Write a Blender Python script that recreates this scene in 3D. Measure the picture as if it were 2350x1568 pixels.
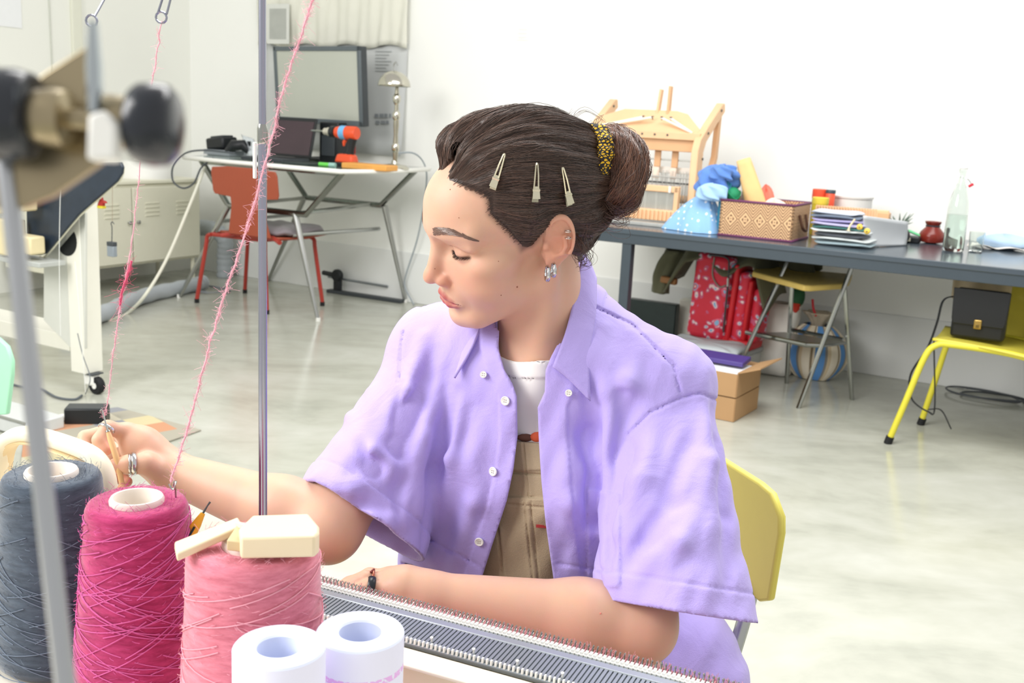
import bpy, bmesh, math, random
import numpy as np
from mathutils import Matrix, Vector, Euler
random.seed(7); rng=np.random.default_rng(7)
for o in list(bpy.data.objects): bpy.data.objects.remove(o)
scene=bpy.context.scene; COL=scene.collection
# ---------------------------------------------------------------- camera
FPX=2400.0; IW,IH=2350.0,1568.0; PITCH=math.radians(12.1); ROLL=math.radians(2.86); CH=1.2
fw=np.array([0,math.cos(PITCH),-math.sin(PITCH)]); _r0=np.array([1.,0,0]); _u0=np.cross(_r0,fw)
rt=math.cos(ROLL)*_r0+math.sin(ROLL)*_u0; up=np.cross(rt,fw); CAM=np.array([0,0,CH])
cd=bpy.data.cameras.new('camera'); cam=bpy.data.objects.new('camera',cd); COL.objects.link(cam)
cd.sensor_width=36.0; cd.sensor_fit='HORIZONTAL'; cd.lens=36.0*FPX/IW; cd.clip_start=0.02; cd.clip_end=60
cam.matrix_world=Matrix(((rt[0],up[0],-fw[0],CAM[0]),(rt[1],up[1],-fw[1],CAM[1]),(rt[2],up[2],-fw[2],CAM[2]),(0,0,0,1)))
cd.dof.use_dof=True; cd.dof.focus_distance=1.22; cd.dof.aperture_fstop=12.5
scene.camera=cam
# ---------------------------------------------------------------- world, lamps, exposure
wd=bpy.data.worlds.new('world'); scene.world=wd; wd.use_nodes=True
wd.node_tree.nodes['Background'].inputs[0].default_value=(1.0,0.985,0.96,1)
wd.node_tree.nodes['Background'].inputs[1].default_value=0.62
def area_lamp(name,loc,aim,sx,sy,power,col):
    ld=bpy.data.lights.new(name,'AREA'); ld.shape='RECTANGLE'; ld.size=sx; ld.size_y=sy; ld.energy=power; ld.color=col
    o=bpy.data.objects.new(name,ld); COL.objects.link(o); o.location=loc
    o.rotation_euler=(Vector(aim)-Vector(loc)).to_track_quat('-Z','Y').to_euler(); return o
area_lamp('studio_window_light',(-3.2,0.2,2.9),(0.2,1.6,0.9),2.6,2.0,160,(1.0,0.985,0.96))
area_lamp('ceiling_panel_light',(0.6,2.6,3.4),(0.6,3.0,0),3.4,1.6,125,(1.0,0.99,0.97))
vs=scene.view_settings; vs.view_transform='Standard'; vs.look='None'; vs.gamma=1.0; vs.use_curve_mapping=False; vs.exposure=0.22
# ---------------------------------------------------------------- pixel helpers (photo frame 2350x1568)
e1=np.array([.871,-.491,0]); e1/=np.linalg.norm(e1); e2=np.array([-e1[1],e1[0],0]); e3=np.array([0,0,1.])
def ray(px,py): return fw+(px-IW/2)/FPX*rt-(py-IH/2)/FPX*up
def D(px,py,t): return CAM+t*ray(px,py)
def onz(px,py,z): d=ray(px,py); return CAM+(z-CH)/d[2]*d
def rm(p): return np.array([p@e1,p@e2,p[2]])
def RW(a,b,z): return a*e1+b*e2+z*e3
def on(px,py,z=None,a=None,b=None,t=None):
    d=ray(px,py)
    if t is None:
        if z is not None: t=(z-CH)/d[2]
        elif a is not None: t=(a-CAM@e1)/(d@e1)
        else: t=(b-CAM@e2)/(d@e2)
    return rm(CAM+t*d)
ROOM=np.array([[e1[0],e2[0],0,0],[e1[1],e2[1],0,0],[0,0,1,0],[0,0,0,1.]])
def frame(o,x,y=None,z=None):
    """4x4 from origin and room-yaw or axes"""
    M=np.eye(4); M[:3,3]=o
    M[:3,0]=x; M[:3,1]=y; M[:3,2]=z; return M
def roomframe(a,b,z=0.,yaw=0.):
    c,s=math.cos(yaw),math.sin(yaw)
    return frame(RW(a,b,z),c*e1+s*e2,-s*e1+c*e2,e3)
# ---------------------------------------------------------------- materials
def lin(c):
    if isinstance(c,str): c=[int(c[i:i+2],16)/255 for i in (0,2,4)]
    return tuple(x/12.92 if x<=.04045 else ((x+.055)/1.055)**2.4 for x in c)
MATS={}
def mat(name,col,rough=.5,metal=0.,var=.06,scale=30.,bump=0.,bscale=200.,trans=0.,alpha=1.,ior=1.45,sheen=0.,sss=0.,spec=.5,emit=0.,coat=0.):
    if name in MATS: return MATS[name]
    m=bpy.data.materials.new(name); m.use_nodes=True; MATS[name]=m
    nt=m.node_tree; N=nt.nodes; Lk=nt.links; b=N['Principled BSDF']
    c=lin(col)
    if var>0:
        tc=N.new('ShaderNodeTexCoord'); nz=N.new('ShaderNodeTexNoise'); nz.inputs['Scale'].default_value=scale; nz.inputs['Detail'].default_value=4
        Lk.new(tc.outputs['Object'],nz.inputs['Vector'])
        mx=N.new('ShaderNodeMix'); mx.data_type='RGBA'
        mx.inputs[6].default_value=(*[x*(1-var) for x in c],1); mx.inputs[7].default_value=(*[min(1,x*(1+var)) for x in c],1)
        Lk.new(nz.outputs['Fac'],mx.inputs[0]); Lk.new(mx.outputs[2],b.inputs['Base Color'])
    else: b.inputs['Base Color'].default_value=(*c,1)
    if bump>0:
        tc=N.new('ShaderNodeTexCoord'); n2=N.new('ShaderNodeTexNoise'); n2.inputs['Scale'].default_value=bscale; n2.inputs['Detail'].default_value=3
        Lk.new(tc.outputs['Object'],n2.inputs['Vector']); bp=N.new('ShaderNodeBump'); bp.inputs['Strength'].default_value=bump; bp.inputs['Distance'].default_value=.002
        Lk.new(n2.outputs['Fac'],bp.inputs['Height']); Lk.new(bp.outputs['Normal'],b.inputs['Normal'])
    b.inputs['Roughness'].default_value=rough; b.inputs['Metallic'].default_value=metal; b.inputs['IOR'].default_value=ior
    b.inputs['Transmission Weight'].default_value=trans; b.inputs['Alpha'].default_value=alpha
    b.inputs['Specular IOR Level'].default_value=spec
    if sheen: b.inputs['Sheen Weight'].default_value=sheen; b.inputs['Sheen Roughness'].default_value=.5
    if coat: b.inputs['Coat Weight'].default_value=coat; b.inputs['Coat Roughness'].default_value=.1
    if sss: b.inputs['Subsurface Weight'].default_value=sss; b.inputs['Subsurface Radius'].default_value=(.012,.005,.003); b.inputs['Subsurface Scale'].default_value=.6
    return m
def nodes(m): return m.node_tree.nodes,m.node_tree.links,m.node_tree.nodes['Principled BSDF']
# ---------------------------------------------------------------- mesh builder
ORIG={}
def rotm(ax,ang): return np.array(Matrix.Rotation(ang,3,ax))
def smoothpath(pts,n=8,closed=False):
    P=[np.array(p,float) for p in pts]; out=[]; m=len(P)
    if m<3 and not closed: return P
    segs=m if closed else m-1
    for i in range(segs):
        p1=P[i%m]; p2=P[(i+1)%m]
        p0=P[(i-1)%m] if closed or i>0 else 2*p1-p2
        p3=P[(i+2)%m] if closed or i+2<m else 2*p2-p1
        for k in range(n):
            t=k/n; out.append(.5*((2*p1)+(-p0+p2)*t+(2*p0-5*p1+4*p2-p3)*t*t+(-p0+3*p1-3*p2+p3)*t**3))
    if not closed: out.append(P[-1])
    return out
class MB:
    def __init__(s,M=None): s.v=[]; s.f=[]; s.M=M
    def add(s,V,F):
        V=np.asarray(V,float).reshape(-1,3)
        if s.M is not None: V=V@s.M[:3,:3].T+s.M[:3,3]
        o=len(s.v); s.v.extend(V.tolist()); s.f.extend([tuple(i+o for i in f) for f in F]); return s
    def box(s,c,size,R=None,taper=1.0):
        x,y,z=[q/2 for q in size]; V=[]
        for sz in(-1,1):
            k=taper if sz>0 else 1.
            for sx,sy in((-1,-1),(1,-1),(1,1),(-1,1)): V.append((sx*x*k,sy*y*k,sz*z))
        V=np.array(V)
        if R is not None: V=V@np.asarray(R).T
        return s.add(V+np.array(c),[(3,2,1,0),(4,5,6,7),(0,1,5,4),(1,2,6,5),(2,3,7,6),(3,0,4,7)])
    def bar(s,p0,p1,w,h,upv=(0,0,1)):
        p0=np.array(p0,float);p1=np.array(p1,float); d=p1-p0; L=np.linalg.norm(d); d/=L
        u=np.array(upv,float)
        if abs(d@u)>.99: u=np.array([1.,0,0])
        x=np.cross(u,d); x/=np.linalg.norm(x); y=np.cross(d,x)
        V=[]
        for p in(p0,p1):
            for sx,sy in((-1,-1),(1,-1),(1,1),(-1,1)): V.append(p+x*sx*w/2+y*sy*h/2)
        return s.add(V,[(3,2,1,0),(4,5,6,7),(0,1,5,4),(1,2,6,5),(2,3,7,6),(3,0,4,7)])
    def tube(s,pts,r,n=8,closed=False,caps=True,flat=1.0,ref=None):
        P=np.array([np.asarray(p,float) for p in pts]); m=len(P)
        rr=np.broadcast_to(np.asarray(r,float),(m,)) if np.ndim(r)==0 else np.asarray(r,float)
        T=np.zeros_like(P)
        if closed: T=np.roll(P,-1,0)-np.roll(P,1,0)
        else:
            T[1:-1]=P[2:]-P[:-2]; T[0]=P[1]-P[0]; T[-1]=P[-1]-P[-2]
        T/=np.linalg.norm(T,axis=1)[:,None]+1e-12
        a=np.array([0,0,1.]) if ref is None else np.array(ref,float)
        if abs(T[0]@a)>.95: a=np.array([1.,0,0])
        x=a-T[0]*(a@T[0]); x/=np.linalg.norm(x); V=[]
        ang=np.arange(n)*2*math.pi/n; ca,sa=np.cos(ang),np.sin(ang)
        for i in range(m):
            x=x-T[i]*(x@T[i]); x/=np.linalg.norm(x)+1e-12; y=np.cross(T[i],x)
            V.append(P[i]+rr[i]*(ca[:,None]*x*flat+sa[:,None]*y))
        V=np.concatenate(V); F=[]
        for i in range(m if closed else m-1):
            j=(i+1)%m
            for k in range(n): F.append((i*n+k,i*n+(k+1)%n,j*n+(k+1)%n,j*n+k))
        if caps and not closed: F.append(tuple(range(n-1,-1,-1))); F.append(tuple((m-1)*n+k for k in range(n)))
        return s.add(V,F)
    def lathe(s,prof,c=(0,0,0),n=24,R=None,cap=True):
        V=[];F=[];m=len(prof)
        for r,z in prof:
            for k in range(n): V.append((r*math.cos(2*math.pi*k/n),r*math.sin(2*math.pi*k/n),z))
        for i in range(m-1):
            for k in range(n): F.append((i*n+k,i*n+(k+1)%n,(i+1)*n+(k+1)%n,(i+1)*n+k))
        if cap: F.append(tuple(range(n-1,-1,-1))); F.append(tuple((m-1)*n+k for k in range(n)))
        V=np.array(V)
        if R is not None: V=V@np.asarray(R).T
        return s.add(V+np.array(c),F)
    def prism(s,poly,o,x,y,depth):
        """extrude polygon (list of 2d) in plane o + u*x + v*y along normal x cross y by depth"""
        x=np.array(x,float);y=np.array(y,float);o=np.array(o,float); nrm=np.cross(x,y); nrm/=np.linalg.norm(nrm); n=len(poly)
        A=[o+u*x+v*y for u,v in poly]; B=[p+nrm*depth for p in A]
        return s.add(A+B,[tuple(range(n-1,-1,-1)),tuple(range(n,2*n))]+[(i,(i+1)%n,n+(i+1)%n,n+i) for i in range(n)])
    def grid(s,fn,nu,nv,closeu=False):
        V=[];F=[]
        for i in range(nu):
            for j in range(nv): V.append(fn(i/(nu if closeu else nu-1),j/(nv-1)))
        for i in range(nu if closeu else nu-1):
            for j in range(nv-1):
                k=(i+1)%nu; F.append((i*nv+j,k*nv+j,k*nv+j+1,i*nv+j+1))
        return s.add(V,F)
    def sphere(s,c,r,n=16,R=None):
        r=np.broadcast_to(np.asarray(r,float),(3,)); prof=[(math.sin(math.pi*i/(n//2))+1e-4,-math.cos(math.pi*i/(n//2))) for i in range(n//2+1)]
        V=[];F=[];m=len(prof)
        for q,z in prof:
            for k in range(n): V.append((q*math.cos(2*math.pi*k/n)*r[0],q*math.sin(2*math.pi*k/n)*r[1],z*r[2]))
        for i in range(m-1):
            for k in range(n): F.append((i*n+k,i*n+(k+1)%n,(i+1)*n+(k+1)%n,(i+1)*n+k))
        V=np.array(V)
        if R is not None: V=V@np.asarray(R).T
        return s.add(V+np.array(c),F)
    def build(s,name,m,parent=None,bevel=0.,seg=2,ang=40.,solid=0.,subsurf=0,label=None,solid_off=0.):
        me=bpy.data.meshes.new(name); V=np.array(s.v,float).reshape(-1,3); off=np.zeros(3)
        if parent is not None: off=ORIG.get(parent,np.zeros(3))
        else: off=np.array([V[:,0].mean(),V[:,1].mean(),V[:,2].min()])
        me.from_pydata((V-off).tolist(),[],s.f); me.update()
        bm=bmesh.new(); bm.from_mesh(me); bmesh.ops.recalc_face_normals(bm,faces=bm.faces) if solid==0 and not subsurf==9 else None; bm.to_mesh(me); bm.free()
        me.polygons.foreach_set('use_smooth',[True]*len(me.polygons)); me.set_sharp_from_angle(angle=math.radians(ang))
        if isinstance(m,(list,tuple)):
            for q in m: me.materials.append(q)
        elif m is not None: me.materials.append(m)
        o=bpy.data.objects.new(name,me); COL.objects.link(o)
        if parent is not None: o.parent=parent
        else: o.location=off
        ORIG[o]=off
        if solid>0: md=o.modifiers.new('solid','SOLIDIFY'); md.thickness=solid; md.offset=solid_off
        if bevel>0: md=o.modifiers.new('bevel','BEVEL'); md.width=bevel; md.segments=seg; md.limit_method='ANGLE'; md.angle_limit=math.radians(40)
        if subsurf and subsurf<9: md=o.modifiers.new('sub','SUBSURF'); md.levels=subsurf; md.render_levels=subsurf
        if label: o['label']=label
        return o
def root(name,label,cat,loc,group=None):
    o=bpy.data.objects.new(name,None); COL.objects.link(o); o.location=Vector(loc); o.empty_display_size=.05
    o['label']=label; o['category']=cat
    if group: o['group']=group
    ORIG[o]=np.array(loc,float); return o
def tag(o,label,cat,group=None):
    o['label']=label; o['category']=cat
    if group: o['group']=group
    return o
def struct(o,label=None):
    o['kind']='structure'
    if label: o['label']=label
    return o
# ================================================================ room shell
WB=5.466; WL=-5.80; TT=.735
m_wall=mat('wall_paint','f6f7f3',.75,var=.012,scale=3)
m_walll=mat('wall_paint_warm','f2f3ec',.75,var=.015,scale=3)
m_base=mat('base_band_paint','e9ebe9',.6,var=.03,scale=4)
def concrete():
    m=bpy.data.materials.new('polished_concrete'); m.use_nodes=True; N,L,b=nodes(m)
    tc=N.new('ShaderNodeTexCoord'); n1=N.new('ShaderNodeTexNoise'); n1.inputs['Scale'].default_value=1.3; n1.inputs['Detail'].default_value=8; n1.inputs['Roughness'].default_value=.62; n1.inputs['Distortion'].default_value=.6
    n2=N.new('ShaderNodeTexNoise'); n2.inputs['Scale'].default_value=9; n2.inputs['Detail'].default_value=6
    mp=N.new('ShaderNodeMapping'); mp.inputs['Scale'].default_value=(1,2.2,1); L.new(tc.outputs['Object'],mp.inputs[0]); L.new(mp.outputs[0],n1.inputs[0]); L.new(tc.outputs['Object'],n2.inputs[0])
    ad=N.new('ShaderNodeMath'); ad.operation='MULTIPLY_ADD'; ad.inputs[1].default_value=.3; L.new(n2.outputs['Fac'],ad.inputs[0]); L.new(n1.outputs['Fac'],ad.inputs[2])
    cr=N.new('ShaderNodeValToRGB'); e=cr.color_ramp.elements
    e[0].position=.42; e[0].color=(*lin('a2a498'),1); e[1].position=.9; e[1].color=(*lin('c6c7be'),1)
    k=e.new(.62); k.color=(*lin('b6b7ab'),1); L.new(ad.outputs[0],cr.inputs[0]); L.new(cr.outputs[0],b.inputs['Base Color'])
    rr=N.new('ShaderNodeMapRange'); rr.inputs[3].default_value=.08; rr.inputs[4].default_value=.26; L.new(n1.outputs['Fac'],rr.inputs[0]); L.new(rr.outputs[0],b.inputs['Roughness'])
    b.inputs['Specular IOR Level'].default_value=.45
    return m
m_floor=concrete()
struct(MB(ROOM).box((-.6,1.6,-.05),(10.6,8.0,.1)).build('floor',m_floor))
struct(MB(ROOM).box((-.6,WB+.06,1.9),(10.6,.12,3.8)).build('wall_back',m_wall))
struct(MB(ROOM).box((WL-.06,1.6,1.9),(.12,7.9,3.8)).build('wall_left',m_walll))
zb=on(2078,730,b=WB)[2]; zb2=on(740,550,b=WB)[2]
struct(MB(ROOM).box((-.6,WB-.006,(zb+zb2)/4),(10.39,.012,(zb+zb2)/2)).build('baseboard_back',m_base,bevel=.003))
# pilaster strip and door jamb lines on the left wall
bA=on(163,100,a=WL)[1]; bB=on(185,100,a=WL)[1]
struct(MB(ROOM).box((WL+.012,(bA+bB)/2,1.75),(.024,abs(bB-bA),3.5)).build('trim_1',mat('trim_paint','e6e7d8',.6,var=.02),bevel=.004))
# conduit line on left wall
struct(MB(ROOM).tube([(WL+.006,on(112,60,a=WL)[1],3.5),(WL+.006,on(118,140,a=WL)[1],0.7)],.004,6).build('trim_2',mat('trim_grey','cfd2c8',.6)))
# small paper note on the left wall
m_paper=mat('paper','f2f4f6',.8,var=.02)
m_paperb=mat('paper_print_blue','cfe0ee',.8,var=.05)
pz0=on(20,62,a=WL)[2]; pb=on(48,30,a=WL)[1]
r=root('wall_notice','white paper notice with pale blue printed block on the left wall','notice',RW(WL+.002,pb-.2,pz0))
MB(ROOM).box((WL+.003,pb-.2,pz0+.3),(.004,.4,.6)).build('sheet',m_paper,r)
MB(ROOM).box((WL+.0065,pb-.3,pz0+.37),(.002,.3,.3)).build('print_block',m_paperb,r)
for i in range(7): MB(ROOM).box((WL+.0065,pb-.20-.025*i,pz0+.14),(.002,.012,.02)).build('print_mark',m_paperb,r)
# faint note on the back wall
q=on(1200,77,b=WB)
r=root('wall_note','tiny pale square note taped high on the white back wall','note',RW(q[0],WB-.002,q[2]-.04))
MB(ROOM).box((q[0],WB-.002,q[2]),(.075,.003,.075)).build('sheet',mat('note_paper','eff0f0',.8),r)
for i in range(3): MB(ROOM).box((q[0],WB-.004,q[2]-.022+.022*i),(.055,.001,.008)).build('print_line',mat('note_print','e3e4e4',.8),r)
# ---------------------------------------------------------------- hanging cloth and poster behind the desk
def P(px,py,b=WB-.01): return on(px,py,b=b)
m_cloth=mat('cream_muslin','e3e3d6',.9,var=.05,scale=12,sheen=.2)
a0=P(596,60)[0]; a1=P(941,60)[0]; zt=P(700,-60)[2]; zbm=P(760,106)[2]
def cl(u,v):
    a=a0+(a1-a0)*u; k=math.sin(u*41+2.2*math.sin(v*3+u*5))*.5+.35*math.sin(u*93+v*2)
    return (a,WB-.045+.014*k*(.5+.7*v)+.012*v, zt+(zbm-zt)*v+.012*math.sin(u*23)*v)
o=MB(ROOM).grid(cl,120,14).build('muslin_hanging',m_cloth,solid=.002,ang=80); tag(o,'cream pleated muslin cloth hanging on the wall above the monitor','cloth')
m_post=mat('grey_poster_paper','c9cccb',.7,var=.05,scale=3); m_ink=mat('poster_ink','8d9296',.8); m_ink2=mat('poster_ink_pale','b4b8b8',.8)
pa0=P(604,200)[0]; pa1=P(934,200)[0]; pz1=P(900,100)[2]; pz0=P(900,357)[2]
r=root('wall_poster','large grey printed poster on the wall behind the desk lamp','poster',RW((pa0+pa1)/2,WB-.02,pz0))
def pst(u,v): 
    return (pa0+(pa1-pa0)*u, WB-.012-.03*max(0,u-.85)**2*40*(1-v)-.02*(1-v)**2, pz0+(pz1-pz0)*v)
MB(ROOM).grid(pst,16,10).build('sheet',m_post,r,solid=.0015,ang=80)
def ink(x0,y0,x1,y1,m=m_ink,dep=.040):
    p0=P(x0,y0,WB-dep); p1=P(x1,y1,WB-dep); MB(ROOM).box(((p0[0]+p1[0])/2,WB-dep,(p0[2]+p1[2])/2),(abs(p1[0]-p0[0]),.002,abs(p1[2]-p0[2]))).build('print_line',m,r)
for k,(w0,w1) in enumerate([(860,868),(871,880),(882,889),(893,897)]): ink(w0,261,w1,270,dep=.034)
for w0,w1 in [(862,871),(874,884),(886,892)]: ink(w0,277,w1,285,dep=.034)
for k in range(7): ink(861,116+7.5*k,898-(k%3)*6,119+7.5*k,m_ink2,dep=.020)
r=root('print_card','small dark grey photo print pinned at the muslin cloth','print',RW(*P(640,92,WB-.075)))
p0=P(619,20,WB-.075); p1=P(657,90,WB-.075)
MB(ROOM).box(((p0[0]+p1[0])/2,WB-.075,(p0[2]+p1[2])/2),(p1[0]-p0[0]+.05,.003,p0[2]-p1[2]+.06)).build('card',mat('card_white','d8dad4',.8),r)
MB(ROOM).box(((p0[0]+p1[0])/2,WB-.0775,(p0[2]+p1[2])/2),(p1[0]-p0[0],.002,p0[2]-p1[2])).build('picture',mat('card_grey','b1b4ae',.8,var=.2,scale=8),r)
# ================================================================ left side of the room
m_chrome=mat('chrome','a9aba6',.14,1.,var=0); m_chromed=mat('brushed_steel','b4b6b4',.28,1.,var=.04)
m_whitem=mat('white_enamel','ecebdf',.4,var=.02); m_creamm=mat('cream_enamel','e6e4d0',.42,var=.02)
m_black=mat('black_plastic','1c1f22',.4,var=.1); m_dark=mat('dark_grey_plastic','3b4044',.45,var=.06); m_rubber=mat('rubber','17181a',.7)
m_glass=mat('desk_glass','dfeee6',.05,trans=.85,var=0,ior=1.45)
m_white=mat('white_plastic','f1f1ec',.4,var=.02)
# ---- locker cabinet against the left wall
ca=-5.33; cb0=3.92; cb1=on(461,505,a=ca)[1]; cz0=.165; cz1=.672
r=root('locker_cabinet','low cream metal locker cabinet with louvred doors against the left wall','cabinet',RW(ca-.2,(cb0+cb1)/2,0))
MB(ROOM).box((ca-.21,(cb0+cb1)/2,(cz0+cz1)/2),(.40,cb1-cb0,cz1-cz0)).build('body',m_creamm,r,bevel=.006)
MB(ROOM).box((ca-.205,(cb0+cb1)/2,cz1+.012),(.42,cb1-cb0+.015,.024)).build('top',m_creamm,r,bevel=.006)
mid=on(302,512,a=ca)[1]
for s,(d0,d1) in enumerate([(cb0+.02,mid-.004),(mid+.004,cb1-.02)]):
    d=MB(ROOM).box((ca+.005,(d0+d1)/2,(cz0+cz1)/2),(.014,d1-d0,cz1-cz0-.035)).build('door',m_creamm,r,bevel=.004)
    kb=mid-.035 if s==0 else mid+.035
    MB(ROOM).lathe([(.007,0),(.005,.006),(.011,.012),(.012,.02),(.004,.025)],(ca+.012,kb,(cz0+cz1)/2+.02),12,R=rotm('Y',math.pi/2)).build('knob',m_chromed,d)
    for g in range(2):
        c=d0+(d1-d0)*(.27+.46*g)
        for k in range(4):
            MB(ROOM).box((ca+.0145,c,cz1-.12-.026*k),(.008,.11,.009),R=rotm('Y',.5)).build('louvre',m_creamm,d,bevel=.002)
for b_ in(cb0+.05,cb1-.05):
    for a_ in(ca-.03,ca-.37): MB(ROOM).tube([(a_,b_,0),(a_,b_,cz0)],.014,8).build('leg',m_creamm,r)
# white bowl-like shell on the locker
q=on(330,372,a=ca-.2)
r=root('white_basin','upturned white plastic basin standing on the cream locker','basin',RW(q[0],q[1],cz1+.024))
MB(ROOM).lathe([(.19,0),(.192,.012),(.175,.05),(.15,.10),(.145,.108),(.02,.112)],(q[0],q[1],cz1+.024),28).build('bowl',m_white,r)
MB(ROOM).lathe([(.06,.112),(.06,.124),(.05,.124),(.05,.112)],(q[0],q[1],cz1+.024),24,cap=False).build('foot_ring',m_white,r)
# ---- glass trestle desk
dz=.875; pts=[(-4.86,4.52),(-4.45,4.46),(-3.62,4.46),(-3.53,4.75),(-3.60,5.27),(-4.2,5.36),(-4.95,5.36),(-5.06,5.0)]
r=root('drafting_desk','white-edged glass desk on chrome trestle frame by the back wall','desk',RW(-4.35,4.95,0))
MB(ROOM).prism(pts,(0,0,dz-.012),(1,0,0),(0,1,0),.012).build('glass_top',m_glass,r)
MB(ROOM).tube([(x,y,dz-.006) for x,y in pts],.013,6,closed=True).build('edge_frame',m_white,r,ang=80)
for bb,nm in((4.60,'front'),(5.30,'rear')):
    zt=.60 if bb<5 else .62
    A=[(-4.80,bb,dz-.02),(-4.58,bb,zt),(-3.98,bb,zt),(-3.72,bb,dz-.02)]
    MB(ROOM).tube(A,.018,8).build('trestle_bar',mat('trestle_steel','8d8f8a',.2,1.,var=.1,scale=6),r)
    MB(ROOM).tube([(-4.78,bb,dz-.03),(-3.74,bb,dz-.03)],.012,8).build('top_rail',m_chrome,r)
legs=[((-4.58,4.60,.60),(-4.966,4.56,0)),((-4.06,4.60,.60),(-3.869,4.584,0)),((-3.95,5.30,.62),(-3.869,5.44,0)),((-4.60,5.30,.62),(-5.038,5.43,0))]
for p0,p1 in legs:
    l=MB(ROOM).tube([p0,p1],[.019,.011],10).build('leg',m_chromed,r)
    MB(ROOM).tube([tuple(np.array(p1)+(0,0,.0)),tuple(np.array(p1)+(0,0,.02))],.014,8).build('foot_cap',m_white,l)
MB(ROOM).tube([(-4.10,4.62,.47),(-4.0,5.32,.47)],.012,8).build('cross_bar',m_chromed,r)
MB(ROOM).tube([(-4.66,4.6,.50),(-4.68,5.31,.50)],.012,8).build('cross_bar',m_chromed,r)
MB(ROOM).tube([(-4.58,5.3,.62),(-4.58,4.6,.60)],.012,8).build('stretcher',m_chrome,r)
MB(ROOM).tube([(-4.05,5.3,.62),(-4.05,4.6,.60)],.012,8).build('stretcher',m_chrome,r)
# ---- monitor
mb_=5.16
p0=on(625,106,b=mb_); p1=on(838,290,b=mb_)
mc=((p0[0]+p1[0])/2,mb_,(p0[2]+p1[2])/2); mw=abs(p1[0]-p0[0])*1.08; mh=abs(p0[2]-p1[2])+.005
yawm=-.16; FM=roomframe(mc[0],mc[1],0,yawm); tl=rotm('X',.07)
r=root('monitor','large dark grey computer monitor with pale grey reflecting screen on the glass desk','monitor',RW(mc[0],mc[1]+.05,dz))
MB(FM).box((0,.02,mc[2]),(mw,.05,mh),R=tl).build('casing',m_dark,r,bevel=.006)
fr=MB(FM)
for c,s in [((0,-.008,mc[2]+mh/2-.014),(mw,.012,.028)),((0,-.008,mc[2]-mh/2+.016),(mw,.012,.032)),((-mw/2+.014,-.008,mc[2]),(.028,.012,mh)),((mw/2-.014,-.008,mc[2]),(.028,.012,mh))]:
    c=np.array(c)-(0,0,mc[2]); c=tl@c+(0,0,mc[2]); fr.box(c,s,R=tl)
fr.build('bezel',mat('bezel_grey','5d666b',.4),r,bevel=.003)
MB(FM).box((0,-.006,mc[2]),(mw-.05,.004,mh-.052),R=tl).build('screen',mat('screen_off','b9bdb2',.28,var=.04,scale=2,spec=.8,coat=.6),r)
MB(FM).lathe([(.006,0),(.006,.003)],(0,-.0155,mc[2]-mh/2+.016),12,R=rotm('X',math.pi/2)).build('badge',m_chromed,r)
MB(FM).box((.02,.07,(mc[2]+dz)/2-.03),(.10,.045,mc[2]-dz-.02)).build('stand_column',m_chromed,r,bevel=.008)
MB(FM).box((.02,.05,dz+.008),(.34,.22,.016)).build('stand_base',m_black,r,bevel=.006)
# black speaker-like box beside the stand and behind the drill
q0=on(742,372,b=5.08); q1=on(786,282,b=5.08)
r=root('black_box_unit','black upright computer unit on the desk under the monitor','computer',RW((q0[0]+q1[0])/2,5.08,dz))
MB(ROOM).box(((q0[0]+q1[0])/2,5.10,(dz+q1[2])/2),(abs(q1[0]-q0[0]),.12,q1[2]-dz)).build('body',m_black,r,bevel=.006)
MB(ROOM).box(((q0[0]+q1[0])/2,5.037,dz+.1),(abs(q1[0]-q0[0])*.7,.006,.12)).build('front_grille',m_dark,r,bevel=.002)
# ---- laptop, dark maroon reflecting screen
lb=4.93; q0=on(622,352,b=lb); q1=on(716,282,b=lb)
r=root('laptop','open black laptop with dark maroon glossy screen on the desk','laptop',RW((q0[0]+q1[0])/2,lb-.1,dz))
lw=abs(q1[0]-q0[0]); lc=(q0[0]+q1[0])/2; sl=rotm('X',-.25)
s_=MB(ROOM).box((lc,lb+.02,dz+.02+.12),(lw,.014,.24),R=sl).build('lid',m_black,r,bevel=.004)
MB(ROOM).box((lc,lb+.012,dz+.02+.118),(lw-.024,.004,.205),R=sl).build('display',mat('laptop_display','3a2630',.12,var=.25,scale=5,coat=.4),s_)
MB(ROOM).box((lc,lb-.14,dz+.012),(lw,.24,.02)).build('base',m_dark,r,bevel=.004)
for k in range(4):
    MB(ROOM).box((lc,lb-.06-.026*k,dz+.0235),(lw-.05,.02,.003)).build('key_row',m_black,r,bevel=.001)
# ---- scanner/charger box with device on the left end
q=on(517,332,b=4.88); 
r=root('battery_charger','small black charger unit stacked on a grey dock at the desk end','charger',RW(q[0],4.9,dz))
MB(ROOM).box((q[0]-.02,4.9,dz+.018),(.22,.16,.036)).build('dock',mat('dock_grey','8b9297',.5),r,bevel=.006)
MB(ROOM).box((q[0]-.05,4.9,dz+.075),(.15,.13,.07),R=rotm('Y',-.12)).build('charger_body',m_black,r,bevel=.012)
MB(ROOM).box((q[0]-.05,4.9,dz+.115),(.11,.09,.012),R=rotm('Y',-.12)).build('contact_plate',m_dark,r,bevel=.004)
MB(ROOM).tube([(q[0]+.06,4.84,dz+.03),(q[0]+.10,4.85,dz+.07),(q[0]+.15,4.88,dz+.075),(q[0]+.18,4.9,dz+.036)],[.025,.035,.035,.02],10).build('handset',m_black,r)
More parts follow.
